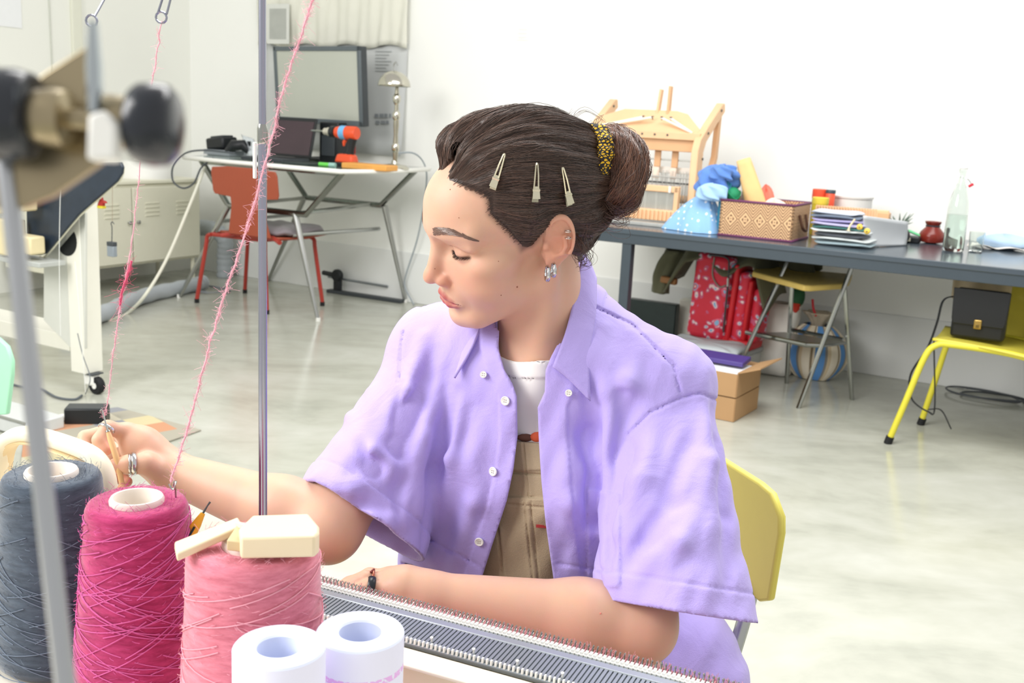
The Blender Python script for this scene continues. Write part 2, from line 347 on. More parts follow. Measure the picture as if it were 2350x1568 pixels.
# ---- clear film stand
q=on(574,335,b=4.9)
r=root('film_sheet','crumpled clear plastic sheet standing on the desk beside the laptop','film',RW(q[0],4.9,dz))
o=MB(ROOM).grid(lambda u,v:(q[0]-.06+.12*u,4.9+.02*math.sin(u*7+v*4),dz+.14*v*(1-.3*u)),10,8).build('film',mat('clear_film','e8eef2',.15,trans=.7,var=0,ior=1.1),r,solid=.001,ang=80)
MB(ROOM).box((q[0]-.005,4.895,dz+.085),(.025,.01,.03)).build('clip',m_black,r,bevel=.002)
# ---- cordless drill
db=4.80; q=on(800,305,b=db); FD=roomframe(q[0],db,q[2],0.05)
m_or=mat('orange_plastic','e8562e',.4,var=.04); m_blue=mat('blue_white_print','6fb4e8',.5,var=.3,scale=60)
r=root('cordless_drill','orange and black cordless drill standing upright on the glass desk','drill',RW(q[0],db,dz))
hz=q[2]
MB(FD).lathe([(.03,.085),(.036,.06),(.038,.02),(.038,-.05),(.034,-.058)],(0,0,0),18,R=rotm('Y',-math.pi/2)@rotm('Z',0)).build('motor_housing',m_or,r)
MB(FD).lathe([(.039,.05),(.0395,.02),(.039,.012)],(0,0,0),18,R=rotm('Y',-math.pi/2),cap=False).build('housing_print',m_blue,r)
MB(FD).lathe([(.02,.085),(.034,.092),(.034,.12),(.026,.128)],(0,0,0),18,R=rotm('Y',-math.pi/2)).build('clutch_collar',m_black,r)
MB(FD).lathe([(.024,.128),(.024,.145),(.020,.150),(.020,.168),(.012,.176)],(0,0,0),18,R=rotm('Y',-math.pi/2)).build('chuck',mat('chuck_grey','cfcabb',.35,.4),r)
MB(FD).lathe([(.006,.176),(.005,.26),(.001,.27)],(0,0,0),8,R=rotm('Y',-math.pi/2)).build('bit',m_chrome,r)
hb=dz+.055-hz
MB(FD).tube([(.03,0,-.03),(.018,0,-.09),(.012,0,hb)],[.026,.021,.022],12).build('grip',m_black,r)
MB(FD).tube([(.034,.012,-.06),(.03,.016,hb+.02)],.008,8).build('grip_stripe',mat('grip_red','8c2f2a',.5),r)
MB(FD).tube([(-.02,0,-.04),(-.03,0,-.055),(-.032,0,-.075)],[.012,.011,.006],8).build('trigger',m_or,r)
MB(FD).tube([(-.05,0,-.05),(-.035,0,-.11),(-.005,0,hb-.02)],.005,6).build('guard',m_black,r)
MB(FD).box((-.01,0,hb-.008),(.13,.075,.05),taper=.8).build('foot_housing',m_or,r,bevel=.012)
MB(FD).box((0,0,hb-.042),(.14,.08,.026)).build('battery_pack',m_black,r,bevel=.008)
# ---- wooden board, green marker, papers
q=on(850,375,b=4.72)
o=MB(roomframe(q[0]-.005,4.72,dz,.05)).box((0,0,.016),(.30,.12,.032)).build('wood_block',mat('amber_wood','e2a352',.5,var=.15,scale=14),bevel=.006); tag(o,'flat amber wooden block lying on the desk beside the drill','wood block')
r=root('marker_pen','bright green capped marker pen lying on the glass desk','marker',RW(*on(742,374,b=4.66)[:2],dz))
q=on(742,374,b=4.66)
MB(ROOM).tube([(q[0]-.03,4.66,dz+.012),(q[0]+.035,4.67,dz+.012)],.011,10).build('barrel',mat('marker_green','6fd65a',.4),r)
MB(ROOM).tube([(q[0]+.035,4.67,dz+.012),(q[0]+.075,4.676,dz+.012)],.0125,10).build('cap',mat('marker_teal','9cc7bd',.4),r)
q=on(685,363,b=4.62)
o=MB(roomframe(q[0],4.66,dz,-.05)).box((0,0,.006),(.20,.14,.012)).build('note_pad',mat('dark_pad','2e3a38',.6),bevel=.003); tag(o,'flat dark green cutting pad on the glass desk beside the laptop','pad')
# ---- brass desk lamp
lbq=4.95; q=on(905,380,b=lbq); qt=on(902,190,b=lbq); m_brass=mat('brass','c6c3b6',.2,1.,var=.05)
r=root('desk_lamp','polished brass desk lamp with dome shade at the end of the glass desk','lamp',RW(q[0],lbq,dz))
MB(ROOM).lathe([(.085,0),(.085,.01),(.07,.022),(.02,.03),(.014,.05)],(q[0],lbq,dz),24).build('base',m_brass,r)
zt=qt[2]+.02; zz=np.linspace(dz+.04,zt,10)
MB(ROOM).tube([(q[0]+.005,lbq,z) for z in zz],[.012,.016,.015,.012,.016,.015,.011,.013,.010,.007],12).build('stem',mat('stem_brass','aaa695',.3,1.,var=.1),r)
for z in(dz+.12,dz+.30,zt-.11): MB(ROOM).lathe([(.012,-.03),(.022,-.012),(.023,.012),(.012,.03)],(q[0]+.005,lbq,z),16).build('stem_collar',m_brass,r)
prof=[(.092*math.sin(t),.085*math.cos(t)) for t in np.linspace(math.pi/2,.02,12)]
MB(ROOM).lathe(prof+[(.001,.085)],(q[0]-.015,lbq,zt-.04),28,cap=False).build('shade',m_brass,r,solid=.002)
MB(ROOM).tube(smoothpath([(q[0]-.015,lbq,zt+.045),(q[0]-.022,lbq,zt+.075),(q[0]-.008,lbq,zt+.095),(q[0]+.006,lbq,zt+.075)]),.004,6).build('finial_loop',m_chromed,r)
# ---- orange school chair
m_ply=mat('red_orange_ply','a34e35',.45,var=.06,scale=10); m_redt=mat('red_tube','a8392f',.35,var=.04); m_cush=mat('grey_cushion','8b8388',.85,var=.08,sheen=.3)
r=root('school_chair','rust-orange school chair with T-shaped back and grey cushion at the desk','chair',RW(-4.48,4.74,0))
sz=.445
cor=[(-4.70,4.545),(-4.26,4.565),(-4.20,4.93),(-4.74,4.93)]; foot=[(-4.76,4.511),(-4.215,4.535),(-4.162,4.97),(-4.801,4.962)]
for i in range(4):
    c=cor[i]; f=foot[i]
    L_=MB(ROOM).tube(smoothpath([(c[0]*.9+f[0]*.1+(.04 if c[0]<-4.5 else -.04),c[1],sz-.02),(c[0],c[1],sz-.035),(c[0]*.85+f[0]*.15,c[1]*.85+f[1]*.15,sz-.10),(f[0],f[1],.02)],5),.0125,8).build('leg',m_redt,r)
    MB(ROOM).tube([(f[0],f[1],0),(f[0],f[1],.025)],.0145,8).build('foot_cap',m_rubber,L_)
MB(ROOM).tube([(cor[0][0]+.03,4.55,sz-.02),(cor[1][0]-.03,4.57,sz-.02),(cor[2][0]-.03,4.92,sz-.02),(cor[3][0]+.03,4.92,sz-.02)],.012,8,closed=True).build('seat_frame',m_redt,r)
# ply shell: seat + back (T outline)
def seatf(u,v): return (-4.57+.46*u,4.52+.44*v,sz+.004+.012*math.cos(u*math.pi*2)*.5-.01*math.sin(v*math.pi))
MB(ROOM).grid(seatf,10,10).build('seat',m_ply,r,solid=.011,ang=60)
bk=[(-.16,0),(.16,0),(.135,.09),(.115,.17),(.115,.22),(.235,.23),(.245,.25),(.245,.36),(.235,.385),(.12,.395),(-.12,.395),(-.235,.385),(-.245,.36),(-.245,.25),(-.235,.23),(-.115,.22),(-.115,.17),(-.135,.09)]
FB=roomframe(-4.31,4.50,sz+.01,.03); tb=rotm('X',.13)
mbk=MB(FB); mbk.prism([(x,z) for x,z in bk],(0,.0,0),tb@np.array([1,0,0]),tb@np.array([0,0,1]),.011)
mbk.build('backrest',m_ply,r,bevel=.004)
MB(FB).tube([(-.22,.0,-.02),(-.15,.03,-.004),(.15,.03,-.004),(.22,.0,-.02)],.014,8).build('seat_bracket',m_redt,r)
for sx in(-.08,.08): MB(FB).lathe([(.008,0),(.008,.004)],(sx,-.03,.24),10,R=rotm('X',math.pi/2)).build('rivet',m_dark,r)
def cush(u,v):
    th=u*2*math.pi; ph=(v-.5)*math.pi; c=math.cos(ph); k=lambda q:math.copysign(abs(q)**.5,q)
    return (-4.32+.24*k(math.cos(th))*c**.4,4.745+.21*k(math.sin(th))*c**.4,sz+.038+.028*math.sin(ph)+.008*math.sin(7*th)*c)
MB(ROOM).grid(cush,36,11,closeu=True).build('cushion',m_cush,r,ang=80)
# ---- grey flexible duct, cables
m_duct=mat('grey_duct','aeb5ba',.5,var=.05)
q0=on(150,752,z=.045); q1=on(330,680,z=.045); q2=on(440,655,z=.045)
P_=smoothpath([q0,on(236,720,z=.045),q1,q2,(q2[0]-.02,q2[1]+.12,.05)],10)
rr=[.045+.0035*math.sin(i*1.9) for i in range(len(P_))]
o=MB(ROOM).tube(P_,rr,14).build('flexible_duct',m_duct,ang=80); tag(o,'thick grey flexible duct lying on the floor under the cream locker','duct')
q=on(488,640,z=0)
P_=smoothpath([(q[0],5.34,.001),(q[0],5.34,.15),(q[0]+.02,5.32,.27),(q[0]-.06,5.3,.33),(q[0]-.2,5.3,.335)],10); rr=[.055+.003*math.sin(i*2) for i in range(len(P_))]
o=MB(ROOM).tube(P_,rr,14).build('bent_duct',m_duct,ang=80); tag(o,'grey bent duct elbow rising from the floor behind the orange chair','duct')
o=MB(ROOM).tube(smoothpath([on(470,384,b=4.55),on(440,460,b=4.4),on(385,590,b=4.2),on(335,675,b=4.0),on(293,718,z=.008),on(250,735,z=.008)],8),.009,8).build('white_cable',mat('white_cable','e3e2d2',.5)); tag(o,'thin white power cable slanting from the desk down to the floor','cable')
bc=4.5
o=MB(ROOM).tube(smoothpath([on(x,y,b=bc) for x,y in [(540,352),(470,345),(425,352),(398,380),(397,415),(420,432),(445,420),(462,385),(490,362)]],8),.0055,6).build('black_cable',mat('cable_dark','4a5056',.5)); tag(o,'dark looped cable hanging off the left end of the glass desk','cable')
o=MB(ROOM).tube(smoothpath([on(905,352,b=5.1),on(950,352,b=5.2),on(975,380,b=5.3),on(978,430,b=5.35),on(960,540,b=5.4),on(932,630,b=5.42),on(930,660,b=5.42),on(950,700,z=.006)],8),.005,6).build('lamp_cable',mat('cable_grey','9aa3a9',.5)); tag(o,'grey lamp cable running down the white wall behind the person','cable')
# coil of wires under locker
q=on(470,665,z=.006)
o=MB(ROOM).tube(smoothpath([(q[0]+.17*math.cos(t)*(1-.02*t),q[1]+.12*math.sin(t)+.02*math.sin(3*t),.006+.001*t) for t in np.linspace(0,12,40)],3),.004,5).build('wire_coil',mat('cable_slate','8c9196',.5)); tag(o,'loose coil of grey wire on the floor by the orange chair','wire')
# ---- strip with clamp against the wall
q0=on(752,667,z=.012); q1=on(922,692,z=.012)
r=root('clamp_rail','long black metal rail with clamp lying on the floor against the wall','rail',RW((q0[0]+q1[0])/2,5.38,0))
MB(ROOM).bar((q0[0],5.38,.011),(q1[0],5.40,.011),.05,.022).build('rail',m_dark,r,bevel=.003)
MB(ROOM).tube([(q0[0]-.02,5.40,.10),(q1[0]-.15,5.44,.085)],.008,8).build('rod',mat('rod_grey','8a9094',.4,.6),r)
q=on(775,655,b=5.39)
MB(ROOM).box((q[0],5.39,.075),(.05,.04,.12)).build('clamp_body',m_black,r,bevel=.008)
MB(ROOM).lathe([(.035,-.02),(.042,-.01),(.042,.01),(.035,.02)],(q[0],5.385,.12),16,R=rotm('X',math.pi/2)).build('clamp_knob',m_black,r)
MB(ROOM).tube([(q[0]-.12,5.385,.125),(q[0],5.385,.12)],.016,8).build('clamp_handle',m_black,r)
# ================================================================ second knitting machine stand (navy tilted bed)
FS=roomframe(-3.555,2.80,0,0)
m_navy=mat('navy_steel','26313f',.35,var=.25,scale=25)
r=root('machine_stand','white machine stand on castors carrying a tilted navy knitting bed','machine stand',RW(-3.7,2.8,0))
# tall post (box section) with castor
zpost=on(215,468,b=2.75)[2]
MB(ROOM).box((-3.588,2.795,(zpost+.085)/2),(.087,.09,zpost-.085)).build('post',m_whitem,r,bevel=.004)
MB(ROOM).box((-4.15,2.88,.185),(.90,.16,.07)).build('lower_beam',m_whitem,r,bevel=.004)
c=on(203,892,b=2.77)
k=MB(ROOM).box((c[0],2.79,.058),(.055,.04,.05)).build('castor',m_white,r,bevel=.008)
MB(ROOM).lathe([(.014,-.014),(.034,-.014),(.036,-.01),(.036,.01),(.034,.014),(.014,.014)],(c[0]+.028,2.79,.036),20,R=rotm('X',math.pi/2)).build('wheel',m_rubber,k)
MB(ROOM).lathe([(.013,-.016),(.013,.016)],(c[0]+.028,2.79,.036),14,R=rotm('X',math.pi/2)).build('hub',m_white,k)
MB(ROOM).box((c[0],2.79,.084),(.07,.06,.006)).build('castor_plate',m_dark,k,bevel=.002)
# navy bed: tilted plate, outline from the photo in a plane of constant b
bn=2.69
pl=[(30,372),(150,372),(276,372),(281,384),(279,398),(268,416),(240,440),(180,492),(105,582),(92,586),(60,586),(60,480),(30,440)]
pp=[on(x,y,b=bn) for x,y in pl]
MB(ROOM).prism([(p[0],p[2]) for p in pp],(0,bn,0),(1,0,0),(0,0,1),-.012).build('navy_bed',m_navy,r,bevel=.004)
ed=[on(x,y,b=bn+.016) for x,y in [(283,384),(281,400),(270,419),(242,443),(182,496),(107,586),(92,590)]]
MB(ROOM).tube(smoothpath(ed,4),.006,6).build('bed_edge',m_creamm,r)
pan=[on(x,y,b=2.752) for x,y in [(195,488),(195,800),(163,800),(100,735),(100,590),(180,500)]]
MB(ROOM).prism([(p[0],p[2]) for p in pan],(0,2.752,0),(1,0,0),(0,0,1),-.012).build('gusset_panel',mat('gusset_grey','d2d4cc',.5,var=.04),r,bevel=.002)
q=on(152,560,b=bn+.05)
hole=[(math.cos(t)*.062,math.sin(t)*.062) for t in np.linspace(math.pi*1.22,math.pi*2.22,18)]
MB(ROOM).prism(hole,(q[0]-.01,bn+.058,q[2]+.012),(1,0,0),(0,0,1),-.004).build('cutout',m_black,r)
# cream slide units on the bed
for (x0,y0,x1,y1) in [(30,540-5,88,585),(8,500,45,588),(45,442,70,485),(-20,445,18,490)]:
    p0=on(x0,y0,b=bn-.06); p1=on(x1,y1,b=bn-.06)
    MB(ROOM).box(((p0[0]+p1[0])/2,bn-.06,(p0[2]+p1[2])/2),(abs(p1[0]-p0[0]),.07,abs(p0[2]-p1[2]))).build('slide_block',mat('cream_plastic_warm','e7d9ae',.45,var=.04),r,bevel=.008)
p0=on(8,468,b=bn-.03); p1=on(36,560,b=bn-.03)
MB(ROOM).box(((p0[0]+p1[0])/2,bn-.03,(p0[2]+p1[2])/2),(abs(p1[0]-p0[0]),.02,abs(p0[2]-p1[2]))).build('slide_plate',m_whitem,r,bevel=.003)
p0=on(-60,590,b=2.62); p1=on(100,600,b=2.62)
MB(ROOM).box(((p0[0]+p1[0])/2,2.66,(p0[2]+p1[2])/2),(abs(p1[0]-p0[0]),.12,.02)).build('shelf',mat('shelf_grey','b7bbb7',.5),r,bevel=.003)
# red-yellow clamp on the post top
q=on(233,473,b=2.72)
r=root('spring_clamp','small red and yellow toggle clamp on top of the white machine post','clamp',RW(q[0],2.72,q[2]-.012))
MB(ROOM).box((q[0],2.72,q[2]-.004),(.03,.02,.010)).build('yellow_foot',mat('clamp_yellow','d8c832',.5),r,bevel=.002)
MB(ROOM).prism([(-.016,0),(.014,0),(.016,.012),(.03,.012),(.022,.02),(.008,.022),(.004,.034),(-.006,.018)],(q[0],2.712,q[2]+.001),(1,0,0),(0,0,1),-.014).build('red_jaw',mat('clamp_red','b0302a',.45),r,bevel=.002)
# hanging weight on a hook
bw=2.66; q=on(257,573,b=bw); z0=on(257,590,b=bw)[2]; z1=on(257,560,b=bw)[2]; qh=on(258,515,b=bw); qt=on(258,428,b=bw)
r=root('claw_weight','dark grey knitting weight hanging on a wire hook from the navy bed','weight',RW(q[0],bw,z0))
MB(ROOM).box((q[0],bw,(z0+z1)/2-.003),(.036,.018,abs(z1-z0)*.8)).build('block',mat('weight_grey','8e979f',.45,.3),r,bevel=.002)
MB(ROOM).box((q[0],bw,z1),(.037,.019,.016)).build('block_cap',m_dark,r,bevel=.002)
MB(ROOM).tube(smoothpath([(q[0],bw,z1),(qh[0]-.003,bw,qh[2]-.012),(qh[0]-.008,bw,qh[2]),(qh[0],bw,qh[2]+.009),(qh[0]+.009,bw,qh[2]+.002)],6),.0018,6).build('hook',m_dark,r)
MB(ROOM).tube([(qh[0],bw,qh[2]+.009),(qt[0],bw,qt[2])],.0009,5).build('cord',mat('cord_brown','8a7a66',.7),r)
# thin threads hanging off the stand
for i,(x0,y0,x1,y1) in enumerate([(139,410,139,770),(172,600,196,900)]):
    bt=2.6-.02*i
    o=MB(ROOM).tube(smoothpath([on(x0,y0,b=bt),on((x0+x1)/2-3+4*i,(y0+y1)/2,b=bt),on(x1,y1,b=bt)],6),.0012,5).build('thread',mat('pale_thread','e6e8e4',.8)); tag(o,['thin white thread hanging straight in front of the navy bed','thin pale thread dangling beside the white castor post'][i],'thread')
o=MB(ROOM).tube(smoothpath([on(178,765,b=2.66),on(190,815,b=2.66),on(206,862,b=2.66),on(204,885,b=2.66),on(196,905,z=.004)],6),.002,5).build('stand_cord',mat('cable_slate2','6f757a',.5)); tag(o,'grey cord running down the white post to the castor','cord')
# floor cable, black adapter, rug
o=MB(ROOM).tube(smoothpath([on(-40,850,z=.006),on(30,883,z=.006),on(90,892,z=.006),on(130,912,z=.006),on(170,917,z=.006),on(188,908,z=.006)],8),.005,6).build('floor_cable',mat('cable_d2','5a6066',.5)); tag(o,'dark cable curving across the floor to the castor wheel','cable')
o=MB(ROOM).tube(smoothpath([on(-30,925,z=.006),on(40,930,z=.006),on(65,940,z=.006),on(78,960,z=.006),on(150,968,z=.006)],8),.005,6).build('adapter_cable',mat('cable_d2','5a6066',.5)); tag(o,'dark cable lying on the floor beside the black adapter box','cable')
p0=on(148,978,z=0); p1=on(244,978,z=0)
FB=frame(RW(*((p0+p1)/2)),(RW(*p1)-RW(*p0))/np.linalg.norm(RW(*p1)-RW(*p0)),np.cross(e3,(RW(*p1)-RW(*p0))/np.linalg.norm(RW(*p1)-RW(*p0))),e3)
LL=np.linalg.norm(p1-p0)
r=root('power_adapter','black power adapter box with white plug lying on the patterned rug edge','adapter',RW(*((p0+p1)/2)))
MB(FB).box((0,.035,.035),(LL,.075,.06)).build('box',m_black,r,bevel=.004)
MB(FB).box((0,.035,.066),(LL*.96,.07,.004)).build('top_label',m_dark,r,bevel=.001)
MB(FB).tube([(-LL/2-.035,.02,.03),(-LL/2,.02,.03)],[.007,.013],10).build('plug',m_white,r)
def rugmat():
    m=bpy.data.materials.new('rug_diamonds'); m.use_nodes=True; N,L,b=nodes(m)
    tc=N.new('ShaderNodeTexCoord'); mp=N.new('ShaderNodeMapping'); mp.inputs['Rotation'].default_value=(0,0,.785); mp.inputs['Scale'].default_value=(1,1,1)
    L.new(tc.outputs['Object'],mp.inputs[0]); v=N.new('ShaderNodeTexVoronoi'); v.distance='CHEBYCHEV'; v.inputs['Randomness'].default_value=0.; v.inputs['Scale'].default_value=9
    L.new(mp.outputs[0],v.inputs['Vector']); sp=N.new('ShaderNodeSeparateColor'); L.new(v.outputs['Color'],sp.inputs[0])
    cr=N.new('ShaderNodeValToRGB'); cr.color_ramp.interpolation='CONSTANT'; e=cr.color_ramp.elements; e[0].color=(*lin('a8a394'),1); e[1].position=.35; e[1].color=(*lin('c4906f'),1)
    for p,c in((.55,'c9c2ae'),(.7,'8f9196'),(.85,'c8bd96')): k=e.new(p); k.color=(*lin(c),1)
    L.new(sp.outputs[0],cr.inputs[0]); L.new(cr.outputs[0],b.inputs['Base Color']); b.inputs['Roughness'].default_value=.8; return m
rp=[on(*p,z=0) for p in [(462,990),(290,942),(60,930),(-60,1010),(120,1110),(330,1035)]]
rp=[on(462,990,z=0),on(270,938,z=0),on(60,965,z=0),on(40,1130,z=0),on(255,1062,z=0)]
o=MB().prism([(p[0],p[1]) for p in [RW(*q) for q in rp]],(0,0,.001),(1,0,0),(0,1,0),.006).build('patterned_rug',rugmat(),bevel=.002); tag(o,'thin rug with orange, grey and beige diamond pattern on the floor','rug')
# mint chair edge at left border
m_mint=mat('mint_plastic','a9e3c0',.4,var=.03)
bm_=1.75; P_=[on(x,y,b=bm_) for x,y in [(-90,770),(-8,775),(14,795),(26,830),(25,862),(14,952),(-90,958)]]
r=root('mint_chair','mint green plastic chair back at the edge of the rug','chair',RW(P_[1][0]-.05,bm_,0))
MB(ROOM).prism([(p[0],p[2]) for p in P_],(0,bm_,0),(1,0,0),(0,0,1),-.014).build('backrest',m_mint,r,bevel=.004,seg=3)
px=P_[0][0]; pz=P_[-1][2]
MB(ROOM).box((px-.12,bm_-.24,.44),(.40,.42,.014)).build('seat',m_mint,r,bevel=.005)
for sa in(-.30,.06):
    for sb in(-.02,-.42): MB(ROOM).tube([(px+sa,bm_+sb,.44),(px+sa*1.1,bm_+sb*1.05,0)],.011,8).build('leg',m_white,r)
    MB(ROOM).tube([(px+sa*.8,bm_-.03,.44),(px+sa*.8,bm_+.002,pz+.03)],.010,8).build('back_post',m_white,r)
# thin white tray/monitor base near the carriage on the floor
q=on(60,985,z=.0)
r=root('floor_tray','pale metal tray lying on the floor behind the carriage handle','tray',RW(q[0],q[1],0))
MB(ROOM).box((q[0]-.06,q[1],.03),(.34,.16,.05)).build('tray_body',mat('tray_white','dcdfe0',.35,.3),r,bevel=.006)
MB(ROOM).tube([(q[0]-.23,q[1]-.08,.06),(q[0]+.11,q[1]-.08,.06)],.006,6).build('rim',m_chromed,r)
# ================================================================ right side: long grey table and what is on / under it
m_tabl=mat('slate_laminate','454f58',.22,var=.06,scale=6,coat=.25); m_tabs=mat('slate_steel','3c464e',.4,var=.05)
tb0=4.335; tb1=5.40; ta0=-2.30; ta1=1.2
r=root('work_table','long slate grey work table along the white back wall','table',RW((ta0+ta1)/2,4.87,0))
MB(ROOM).box(((ta0+ta1)/2,(tb0+tb1)/2,TT-.012),(ta1-ta0,tb1-tb0,.024)).build('table_top',m_tabl,r,bevel=.003)
MB(ROOM).box(((ta0+ta1)/2,tb0+.022,TT-.045),(ta1-ta0-.02,.036,.045)).build('front_rail',m_tabs,r,bevel=.002)
MB(ROOM).box(((ta0+ta1)/2,tb1-.022,TT-.045),(ta1-ta0-.02,.036,.045)).build('rear_rail',m_tabs,r,bevel=.002)
la=on(1440,600,b=tb0+.03)[0]
for a_ in(la,ta1-.06):
    for b_ in(tb0+.03,tb1-.04): MB(ROOM).box((a_,b_,(TT-.024)/2),(.045,.045,TT-.024)).build('leg',m_tabs,r,bevel=.002)
    MB(ROOM).box((a_,(tb0+tb1)/2,TT-.045),(.036,tb1-tb0-.12,.045)).build('side_rail',m_tabs,r,bevel=.002)
# ---- table loom
m_beech=mat('beech','e6bd93',.5,var=.10,scale=9); m_beechd=mat('beech_dark','d9ab80',.5,var=.10,scale=9); m_hed=mat('heddle_wire','c9cac6',.35,.7); m_cotton=mat('white_cotton','f1ece4',.85,var=.03)
lb0=4.62; lbk=5.0
r=root('table_loom','pale beech table loom with wire heddles standing on the grey table','loom',RW(-2.0,4.85,TT))
def LQ(px,py,b): return on(px,py,b=b)
aL=LQ(1390,300,lbk)[0]; aR=LQ(1642,330,lbk)[0]-.02; ztop=LQ(1500,245,lbk)[2]
# side frames: front upright + curved arch rearwards
for sx,a_ in((0,aL),(1,aR)):
    poly=[(-.08,TT),(.0,TT),(.02,1.02),(.0,1.10),(-.03,1.16),(-.02,1.20),(.10,1.285),(.22,1.345),(.25,1.34),(.25,1.30),(.14,1.235),(.19,1.10),(.17,.98),(.10,.94),(.10,TT),(.16,TT),(.16,.98),(.23,1.08),(.22,1.22),(.24,1.29)]
    up_=[(-.075,TT),(.0,TT),(.0,1.14),(.03,1.19),(.16,1.275),(.26,1.335),(.25,1.375),(.22,1.375),(.05,1.27),(-.05,1.20),(-.075,1.15)]
    MB(ROOM).prism([(b_+4.80,z-.06) for b_,z in [(y,z+.06 if z==TT else z) for y,z in up_]],(a_,0,0),(0,1,0),(0,0,1),.035).build('side_frame',m_beech,r,bevel=.004)
    MB(ROOM).prism([(4.80+.20,1.27),(4.80+.235,1.27),(4.80+.225,1.05),(4.80+.16,.93),(4.80+.10,.90),(4.80+.10,.95),(4.80+.15,.99),(4.80+.19,1.06)],(a_+.004,0,0),(0,1,0),(0,0,1),.026).build('side_lever',m_beechd,r,bevel=.004)
    MB(ROOM).box((a_+.017,4.80,TT+.022),(.03,.42,.04)).build('side_runner',m_beech,r,bevel=.003)
    for (bb,zz) in((4.84,1.17),(4.79,1.05),(5.0,1.28)): MB(ROOM).lathe([(.006,0),(.006,.004)],(a_+.035,bb,zz),8,R=rotm('Y',math.pi/2)).build('bolt',m_dark,r)
aM=(aL+aR+.035)/2; wL=aR-aL
# castle: front beam and sloping top board with levers
MB(ROOM).box((aM,4.795,1.115),(wL,.03,.075)).build('castle_beam',m_beechd,r,bevel=.003)
p=[(aL,1.165),(aR+.03,1.165),(aR-.01,1.19),(aM+.14,1.255),(aM-.2,1.28),(aL+.06,1.27)]
MB(ROOM).prism([(-wL/2,0),(wL/2,0),(wL/2-.02,.05),(wL/2-.10,.13),(wL/2-.16,.145),(-wL/2+.14,.145),(-wL/2+.03,.10),(-wL/2,.06)],(aM,4.79,1.148),(1,0,0),(0,.55,.835),-.014).build('castle_board',m_beech,r,bevel=.004)
MB(ROOM).box((aM,4.775,1.150),(wL+.01,.022,.035)).build('castle_lip',m_beech,r,bevel=.003)
for k in range(5): MB(ROOM).lathe([(.005,0),(.005,.003)],(aM-.13+.065*k,4.764,1.153),8,R=rotm('X',math.pi/2)).build('peg_hole',m_dark,r)
for k,(px,top) in enumerate([(1512,205),(1538,198)]):
    q=LQ(px,225,4.88); zt=LQ(px,top,4.88)[2]
    MB(ROOM).bar((q[0],4.87,1.20),(q[0]+(.012 if k==0 else 0),4.88,zt),.032,.012).build('lever',m_beechd if k else m_beech,r,bevel=.002)
for k in range(4):
    a_=LQ(1486+21*k,240,4.85)[0]; MB(ROOM).tube([(a_,4.815,1.222),(a_,4.80,1.236),(a_+.01,4.80,1.236)],.003,5).build('cord_hook',m_dark,r)
    tgt=(aL+.05,4.80,1.178) if k<2 else (aR-.03,4.80,1.168)
    MB(ROOM).tube([(a_,4.805,1.232),tgt],.005,5).build('lift_cord',m_cotton,r)
for k,px in enumerate((1512,1552)):
    q=LQ(px,330,4.82); MB(ROOM).box((q[0],4.82,1.045),(.032,.012,.09)).build('lever_tail',m_beechd,r,bevel=.002)
    MB(ROOM).box((q[0]-.004,4.822,.975),(.03,.010,.06)).build('lever_tail_end',mat('beech_pale','efdccb',.5),r,bevel=.002)
# shafts with heddles
for s,(zz,bb) in enumerate([(1.035,4.83),(.985,4.86),(.955,4.80)]):
    if s==1: MB(ROOM).box((aM,bb,.985),(wL-.06,.012,.03)).build('shaft_top',m_cotton,r,bevel=.003)
    else: MB(ROOM).tube([(aL+.04,bb,zz),(aR,bb,zz)],.004,6).build('shaft_rod',m_hed,r)
MB(ROOM).tube([(aL+.04,4.83,.925),(aR,4.83,.925)],.004,6).build('heddle_eyes',m_dark,r)
hd=MB(ROOM)
for k in range(150):
    a_=aL+.06+(wL-.08)*k/149+random.uniform(-.003,.003); b_=4.80+random.uniform(0,.08); hd.bar((a_,b_,TT+.06),(a_+random.uniform(-.004,.004),b_,.985),.0022,.0012)
o=hd.build('heddles',m_hed,r); o['kind']='stuff'
# beater with reed, front (cloth) beam
aB=LQ(1560,430,4.66)[0]
MB(ROOM).bar((aL-.02,4.66,.905),(aB,4.66,.905),.03,.028).build('beater_top',m_beech,r,bevel=.003)
MB(ROOM).box((aB-.01,4.66,.84),(.022,.03,.16)).build('beater_post',m_beech,r,bevel=.003)
MB(ROOM).box((aL+.01,4.66,.84),(.022,.03,.16)).build('beater_post',m_beech,r,bevel=.003)
MB(ROOM).box((LQ(1540,425,4.65)[0],4.64,.905),(.012,.012,.03)).build('tie',m_cotton,r,bevel=.002)
rd=MB(ROOM)
for k in range(110):
    a_=aL+.03+(aB-aL-.05)*k/109; rd.bar((a_,4.66,.785),(a_,4.66,.895),.0016,.006)
o=rd.build('reed',mat('reed_steel','b9bab4',.35,.6),r); o['kind']='stuff'
MB(ROOM).box(((aL+aB)/2,4.645,.783),(aB-aL,.06,.05)).build('beater_bottom',m_beech,r,bevel=.004)
for k in range(26): MB(ROOM).box((aL+.02+(aB-aL-.04)*k/25,4.612,.783),(.009,.014,.046)).build('reed_tooth',m_beech,r,bevel=.002)
wp=MB(ROOM)
for k in range(70):
    a_=aL+.05+(wL-.1)*k/69; wp.tube([(a_,4.66,.84),(a_,4.83,.925),(a_,5.0,.84)],.0008,3)
o=wp.build('warp_threads',m_cotton,r); o['kind']='stuff'
MB(ROOM).tube([(aL+.03,4.98,.84),(aR,4.98,.84)],.02,10).build('warp_beam',m_beech,r)
MB(ROOM).box(((aL+aB)/2,4.59,TT+.008),(aB-aL+.05,.10,.016)).build('reed_case',mat('reed_case_grey','a9aaa6',.5,var=.2,scale=40),r,bevel=.003)
